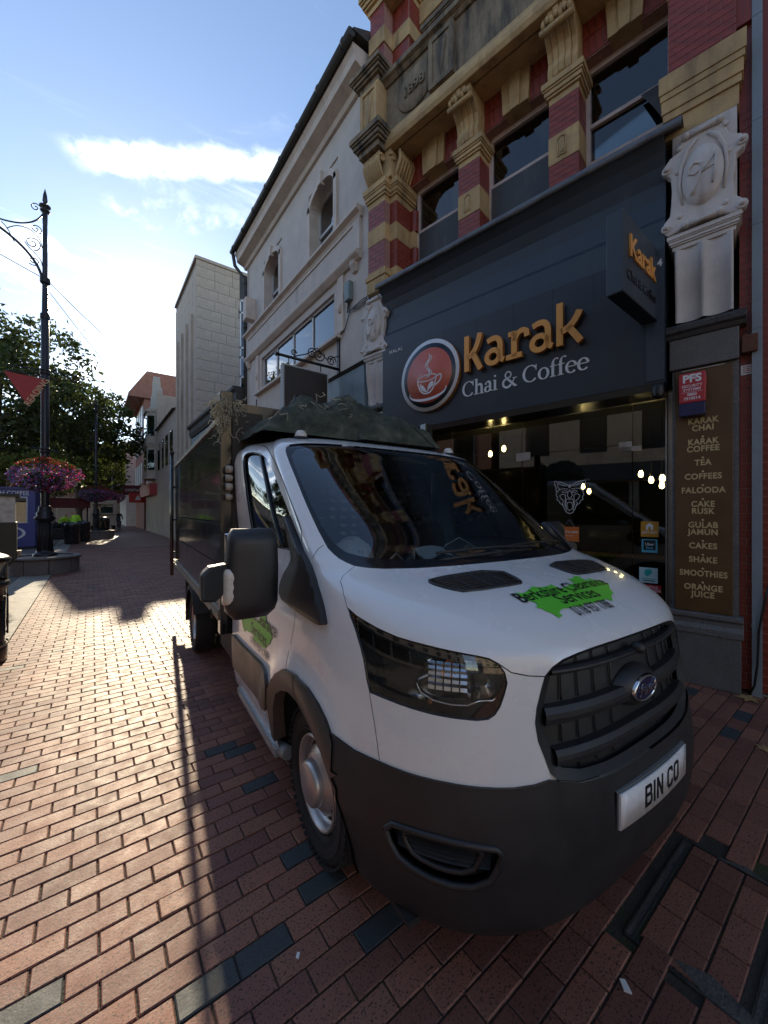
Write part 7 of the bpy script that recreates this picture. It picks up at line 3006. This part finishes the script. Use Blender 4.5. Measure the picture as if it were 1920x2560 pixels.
# blue coffee kiosk
M['kiosk_blue'] = mat('kiosk_blue', (.035, .055, .24), .35, var=.1, vscale=2)
kc = on_ground(89, 1371)
kx = empty('coffee_kiosk', (kc.x, kc.y, 0), R(-1), 'blue coffee kiosk with a serving window and white lettering', 'kiosk')
HH = 2.72
hk = wall_with_holes(-3.2, 0, .1, HH, [(-1.42, -.32, 1.22, 2.32)], 0, .12)
hk.v = [(q[1], q[0], q[2]) for q in hk.v]
hk.build('front_wall', M['kiosk_blue'], kx)
b = MB()
b.box(-3.2, 0, .12, .14, .1, 1.15)
b.box(-.02, 0, 0, 2.2, .1, HH)
b.box(-3.2, -3.18, 0, 2.2, .1, HH)
b.box(-3.2, 0, 2.18, 2.2, .1, HH)
b.box(-3.25, .05, -.08, 2.25, HH, HH + .08)
b.build('shell', M['kiosk_blue'], kx)
MB().box(-3.15, -.05, .0, 2.1, 0, .1).build('plinth', M['chassis'], kx)
b = MB()
for a in ((-1.47, -1.42, 1.17, 2.37), (-.32, -.27, 1.17, 2.37)):
    b.box(a[0], a[1], -.03, .06, a[2], a[3])
for z in (1.17, 2.32):
    b.box(-1.42, -.32, -.03, .06, z, z + .05)
wfk = b.build('window_frame', M['pvc'], kx, .01)
MB().box(-1.42, -.32, .03, .036, 1.22, 2.32).build('pane', M['glass'], wfk, fix=False)
MB().box(-1.40, -.34, .20, .8, 1.0, 1.45).build('counter_kit', M['deck_alu'], kx)
b = MB()
b.lathe([(.62, -.01), (.55, -.02), (.52, -.01)], 40, axis='y', tf=lambda q: (-1.05 + q[0] * 1.15, q[1], .72 + q[2] * .55))
b.build('oval_ring', M['white_letter'], kx)
MB().box(-1.30, -1.02, -.012, .0, .58, .86).build('cup_print', M['white_letter'], kx)
text('kiosk_words', 'DRINKS - FRESH COFFEE', .27, M['white_letter'], kx, (-.22, -.012, 2.53), (R(90), 0, 0), .002, .003, 'RIGHT', .80)

# stalls, vehicles and bins beyond
M['maroon'] = mat('maroon_awning', (.10, .012, .018), .7, var=.2)
M['cream_panel'] = mat('cream_vehicle', (.50, .42, .36), .5, var=.1)
sp_ = on_ground(150, 1345)
st2 = empty('maroon_stall', (-2.3, 31.5, 0), 0, 'dark maroon market stall standing between the kiosk and the box van', 'stall')
MB().box(0, 2.1, 0, 2.2, .0, 1.0).build('counter', M['maroon'], st2)
MB().box(-.1, 2.2, -.3, 2.3, 1.95, 2.55).build('canopy', M['maroon'], st2)
b = MB()
for x in (.05, 2.05):
    for y in (.05, 2.1):
        b.tube([(x, y, 0), (x, y, 2.2)], .04, 6)
b.build('posts', M['chassis'], st2)
bvv = empty('box_van', (-2.4, 42, 0), 0, 'cream box van parked beyond the stalls', 'van')
MB().box(.0, 2.1, 0, 4, .75, 2.95).build('box_body', M['cream_panel'], bvv, .03)
MB().box(.1, 2.0, -.015, .0, .95, 2.8).build('rear_door', M['cream_panel'], bvv)
MB().box(1.3, 1.9, -.03, -.012, 1.8, 2.5).build('rear_window', M['glass_teal'], bvv)
for x in (.35, 1.75):
    b = MB()
    b.lathe([(.0001, -.12), (.38, -.12), (.38, .12), (.0001, .12)], 18, (x, .9, .38), 'x')
    b.build('wheel', M['tyre'], bvv)
MB().box(.05, 2.05, .1, 4.6, .4, .75).build('chassis', M['chassis'], bvv)
tv = empty('trailer_kiosk', (-.25, 41, 0), 0, 'pale catering trailer with a hatch beyond the second planter', 'trailer')
MB().box(0, 2.0, 0, 3, .5, 2.7).build('body', M['cream_panel'], tv, .05)
MB().box(.3, 1.7, -.03, .01, 1.6, 2.35).build('hatch', M['glass_teal'], tv)
MB().box(.2, 1.8, -.25, .0, 1.42, 1.5).build('shelf', M['deck_alu'], tv)
b = MB()
b.lathe([(.0001, -.1), (.3, -.1), (.3, .1), (.0001, .1)], 16, (.2, 1.4, .3), 'x')
b.lathe([(.0001, -.1), (.3, -.1), (.3, .1), (.0001, .1)], 16, (1.8, 1.4, .3), 'x')
b.build('wheel', M['tyre'], tv)


def street_bin(loc, h, r, label, m='bin_black'):
    e = empty('street_bin', loc, 0, label, 'bin', 'bins up the street')
    b = MB()
    b.lathe([(r * .92, 0), (r, .04), (r, h * .78), (r * 1.06, h * .8), (r * 1.06, h * .84)], 16)
    b.build('body', M[m], e)
    b = MB()
    b.lathe([(r * 1.04, h * .84), (r * 1.08, h * .88), (r * .8, h * .97), (.0001, h)], 16)
    b.build('lid', M[m], e)
    return e


p = on_ground(258, 1343)
street_bin((p.x, p.y, 0), 1.35, .36, 'black litter bin standing beside the second planter')
p = on_ground(180, 1360)
street_bin((p.x, p.y, 0), 1.15, .33, 'middle bin of the dark group in front of the hi vis workers')
p = on_ground(208, 1354)
street_bin((p.x, p.y, 0), 1.2, .33, 'right bin of the dark group in front of the hi vis workers')
p = on_ground(152, 1360)
cr = empty('rubbish_cart', (p.x, p.y, 0), 0, 'low dark sweeping cart heaped with bags in front of the workers', 'cart')
MB().box(-.45, .45, -.3, .4, .25, .85).build('tub', M['chassis'], cr, .06)
b = MB()
for k in range(9):
    b.ball((rf.uniform(-.35, .35), rf.uniform(-.2, .3), .88 + rf.uniform(0, .12)), rf.uniform(.12, .2), 8, 6)
b.build('bags', M['chassis'], cr)
b = MB()
for x in (-.4, .4):
    b.lathe([(.0001, -.04), (.2, -.04), (.2, .04), (.0001, .04)], 14, (x, 0, .2), 'x')
b.build('wheel', M['tyre'], cr)

# people: one skinned figure each
M['skin'] = mat('skin', (.42, .25, .18), .6)
M['hivis'] = mat('hi_vis_yellow', (.42, .78, .03), .6, var=.05)
M['dark_cloth'] = mat('dark_clothing', (.022, .022, .03), .85)
M['blue_cloth'] = mat('grey_blue_clothing', (.07, .08, .11), .85)


def person(name, loc, rz, joints, radii, bones, cols, label, scale=1.0):
    me = bpy.data.meshes.new('body')
    me.from_pydata(joints, bones, [])
    o = bpy.data.objects.new('body', me)
    COL.objects.link(o)
    sk = o.modifiers.new('skin', 'SKIN')
    sk.use_smooth_shade = True
    for i, r_ in enumerate(radii):
        me.skin_vertices[0].data[i].radius = (r_, r_ * .85)
    me.skin_vertices[0].data[0].use_root = True
    sb = o.modifiers.new('sub', 'SUBSURF')
    sb.levels = sb.render_levels = 1
    bpy.context.view_layer.update()
    dg = bpy.context.evaluated_depsgraph_get()
    m2 = bpy.data.meshes.new_from_object(o.evaluated_get(dg))
    bpy.data.objects.remove(o)
    m2.materials.clear()
    for k in cols:
        m2.materials.append(M[k[0]])
    for pl_ in m2.polygons:
        z = pl_.center.z
        for i, (k, z0, z1) in enumerate(cols):
            if z0 <= z < z1:
                pl_.material_index = i
        pl_.use_smooth = True
    e = bpy.data.objects.new(name, m2)
    COL.objects.link(e)
    e.location, e.rotation_euler, e.scale = loc, (0, 0, rz), (scale,) * 3
    return tag(e, label, 'person')


ST_J = [(0, 0, .95), (0, 0, 1.15), (0, 0, 1.40), (0, 0, 1.52), (0, -.02, 1.64), (0, -.02, 1.76), (-.19, 0, 1.42), (-.25, .0, 1.14), (-.24, -.10, .90), (.19, 0, 1.42), (.25, 0, 1.14), (.24, -.10, .90),
        (-.10, 0, .88), (-.11, .0, .48), (-.11, .02, .08), (-.11, -.14, .03), (.10, 0, .88), (.11, 0, .48), (.11, .02, .08), (.11, -.14, .03)]
ST_R = [.155, .15, .155, .06, .095, .07, .075, .055, .04, .075, .055, .04, .10, .07, .05, .035, .10, .07, .05, .035]
ST_B = [(0, 1), (1, 2), (2, 3), (3, 4), (4, 5), (2, 6), (6, 7), (7, 8), (2, 9), (9, 10), (10, 11), (0, 12), (12, 13), (13, 14), (14, 15), (0, 16), (16, 17), (17, 18), (18, 19)]
HV = [('dark_cloth', -1, .86), ('hivis', .86, 1.50), ('skin', 1.50, 3)]
DK = [('blue_cloth', -1, .9), ('dark_cloth', .9, 1.52), ('skin', 1.52, 3)]
p = on_ground(158, 1352)
person('person', (p.x, p.y + 1.2, 0), .3, [(a, c - (.25 if d > 1.3 else 0) * (d - .9), d - (.16 if d > 1.35 else 0)) for a, c, d in ST_J], ST_R, ST_B, [('dark_cloth', -1, .80), ('hivis', .80, 1.42), ('skin', 1.42, 3)], 'worker in yellow hi vis jacket bending over behind the dark cart')
p = on_ground(188, 1350)
person('person', (p.x, p.y + 1.0, 0), -.4, ST_J, ST_R, ST_B, HV, 'worker in yellow hi vis jacket standing upright behind the bins')
for (u, v, rz, lab) in ((345, 1312, .2, 'pedestrian in dark clothes walking up the middle of the far street'), (276, 1302, 2.0, 'pedestrian in dark clothes beside the far stalls'), (330, 1308, .6, 'pedestrian in dark clothes just left of the walking figure')):
    p = on_ground(u, v)
    person('person', (p.x, min(p.y, 70), 0) if p.y < 70 else (p.x * 70 / p.y, 70, 0), rz, [(a, c + (.18 if i in (14, 15) else -.15 if i in (18, 19) else 0), d) for i, (a, c, d) in enumerate(ST_J)], ST_R, ST_B, DK, lab)
# cyclist
p = on_ground(297, 1328)
bc = empty('bicycle', (p.x, p.y, 0), R(170), 'bicycle ridden by a dark dressed cyclist up the street', 'bicycle')
for y in (-.52, .52):
    b = MB()
    b.lathe([(.32, -.015), (.345, 0), (.32, .015), (.31, 0), (.32, -.015)], 28, (0, y, .345), 'x')
    for k in range(10):
        a = math.pi * 2 * k / 10
        b.tube([(0, y, .345), (0, y + .31 * math.cos(a), .345 + .31 * math.sin(a))], .003, 4)
    b.build('wheel', M['tyre'], bc)
b = MB()
for a, c in (((0, .52, .345), (0, .1, .32)), ((0, .1, .32), (0, .22, .85)), ((0, .22, .82), (0, -.34, .86)), ((0, -.36, .95), (0, -.52, .345)), ((0, .1, .32), (0, -.34, .80)), ((0, .52, .345), (0, .20, .78)), ((-.25, -.38, 1.0), (.25, -.38, 1.0))):
    b.tube([a, c], .016, 6)
b.build('frame', M['black_metal'], bc)
b = MB()
b.prism([(.12, .87), (.38, .86), (.38, .92), (.12, .92)], -.06, .06, 'x')
b.build('saddle', M['black_metal'], bc, .02)
CJ = [(0, .22, 1.0), (0, .12, 1.22), (0, -.08, 1.45), (0, -.12, 1.55), (0, -.16, 1.66), (0, -.16, 1.78), (-.18, -.08, 1.46), (-.23, -.22, 1.20), (-.22, -.38, 1.05), (.18, -.08, 1.46), (.23, -.22, 1.20), (.22, -.38, 1.05),
      (-.10, .18, .98), (-.11, -.10, .70), (-.10, .08, .30), (-.10, -.06, .22), (.10, .18, .98), (.11, -.14, .86), (.10, .04, .48), (.10, -.1, .42)]
person('person', (p.x, p.y, 0), R(170), CJ, ST_R, ST_B, [('blue_cloth', -1, 1.0), ('dark_cloth', 1.0, 1.55), ('skin', 1.55, 3)], 'cyclist in dark clothes leaning on the handlebars up the street')

# shop signs further up on the right
M['shop_red'] = mat('shop_red', (.42, .015, .015), .5)
fs_ = empty('projecting_sign', (3.3, 47, 3.9), 0, 'dark projecting shop sign high on the far row', 'sign')
MB().box(-.8, .7, -.1, .1, -.5, .5).build('board', M['maroon'], fs_)
text('sign_word', 'COSTA', .36, M['white_letter'], fs_, (-.05, -.105, 0), (R(90), 0, 0), .002, .003)
fs_ = empty('projecting_sign', (3.4, 42.5, 3.0), 0, 'bright red projecting shop sign with a white flame shape', 'sign')
MB().box(-.7, .6, -.1, .1, -.45, .45).build('board', M['shop_red'], fs_)
b = MB()
b.prism([(-.25, -.2), (.25, -.2), (.12, .05), (.0, .25), (-.12, .05)], -.112, -.1, 'y')
b.build('flame_mark', M['white_letter'], fs_)

# ------------------------------------------------------------------ trees
def tree(name, loc, base_h, cz, rx, ry, rz, n_cl, per, leaf, m, label, seed, cat='tree'):
    rr = random.Random(seed)
    e = empty(name, loc, 0, label, cat, 'street trees')
    b = MB()
    top = cz + rz * .3
    b.tube([(0, 0, 0), (.05, .02, base_h * .5), (-.03, .05, base_h), (0, 0, top)], [.30, .24, .20, .08], 10)
    limbs = []
    for k in range(9):
        a = 2 * math.pi * k / 9 + rr.uniform(-.2, .2)
        z0 = base_h + (top - base_h) * rr.uniform(.0, .6)
        q = [Vector((0, 0, z0)), Vector((rx * .35 * math.cos(a), ry * .35 * math.sin(a), z0 + rz * .25)), Vector((rx * .75 * math.cos(a), ry * .75 * math.sin(a), z0 + rz * rr.uniform(.2, .6)))]
        b.tube(q, [.10, .07, .03], 7)
    b.build('trunk', M['bark'], e)
    items = []
    for k in range(n_cl):
        while True:
            v = Vector((rr.uniform(-1, 1), rr.uniform(-1, 1), rr.uniform(-1, 1)))
            if .25 < v.length < 1:
                break
        v = v * (v.length ** -.35)
        lump = 1 + .16 * math.sin(3 * math.atan2(v.y, v.x) + seed) + .10 * math.sin(5 * v.z * 2 + seed)
        c = Vector((v.x * rx * lump, v.y * ry * lump, cz + v.z * rz * lump))
        cr_ = rr.uniform(.35, .75) * rx * .17
        for j in range(per):
            d = Vector((rr.gauss(0, 1), rr.gauss(0, 1), rr.gauss(0, .75))) * cr_
            items.append((c + d, leaf * rr.uniform(.7, 1.25)))
    o = quads('crown', items, m, e)
    return e


tree('plane_tree', (-4.6, 33.5, 0), 4.5, 8.6, 4.6, 4.6, 5.2, 300, 60, .15, M['leaf'], 'large dark leafy plane tree behind the lamp post and kiosk', 1)
tree('plane_tree', (-.9, 39.5, 0), 4.2, 7.9, 3.7, 3.7, 4.2, 260, 55, .15, M['leaf'], 'dark leafy plane tree overhanging the street right of the lamp post', 2)
tree('plane_tree', (-2.5, 29.0, 0), 3.0, 4.2, 2.4, 1.6, .9, 46, 40, .12, M['leaf_light'], 'sunlit low branch of pale green leaves below the dark trees', 6)
tree('street_tree', (1.9, 58, 0), 3.0, 7.0, 2.6, 2.6, 3.6, 150, 50, .16, M['leaf_light'], 'yellow green tree far up the street near the red signs', 3)
tree('street_tree', (-3.5, 62, 0), 3.0, 8.5, 5.0, 4.0, 5.0, 200, 50, .2, M['leaf'], 'dark tree filling the far end of the street behind the stalls', 4)
tree('street_tree', (-12, 45, 0), 3.0, 8.5, 5.0, 5.0, 5.2, 240, 50, .2, M['leaf'], 'dark tree at the far left behind the coffee kiosk', 5)
fe = empty('far_terrace', (-14, 75, 0), 0, 'hazy brick terrace closing the far end of the street', 'building')
MB().box(0, 17, 0, 8, 0, 7.5).build('wall', M['terracotta'], fe)
MB().prism([(-.3, 7.5), (4, 9.6), (8.3, 7.5)], 0, 17, 'x').build('roof', M['slate'], fe)
for k in range(7):
    for z in (1.2, 4.2):
        MB().box(1 + k * 2.2, 2.2 + k * 2.2, -.03, .05, z, z + 1.7).build('window', M['glass_teal'], fe)

# ------------------------------------------------------------------ lettering becomes plain mesh
bpy.context.view_layer.update()
dg = bpy.context.evaluated_depsgraph_get()
for o in [q for q in SC.objects if q.type == 'FONT']:
    me = bpy.data.meshes.new_from_object(o.evaluated_get(dg))
    nm = o.name
    n2 = bpy.data.objects.new('tmp', me)
    COL.objects.link(n2)
    n2.parent = o.parent
    n2.location, n2.rotation_euler, n2.scale = o.location, o.rotation_euler, o.scale
    cu_ = o.data
    bpy.data.objects.remove(o)
    bpy.data.curves.remove(cu_)
    n2.name = nm
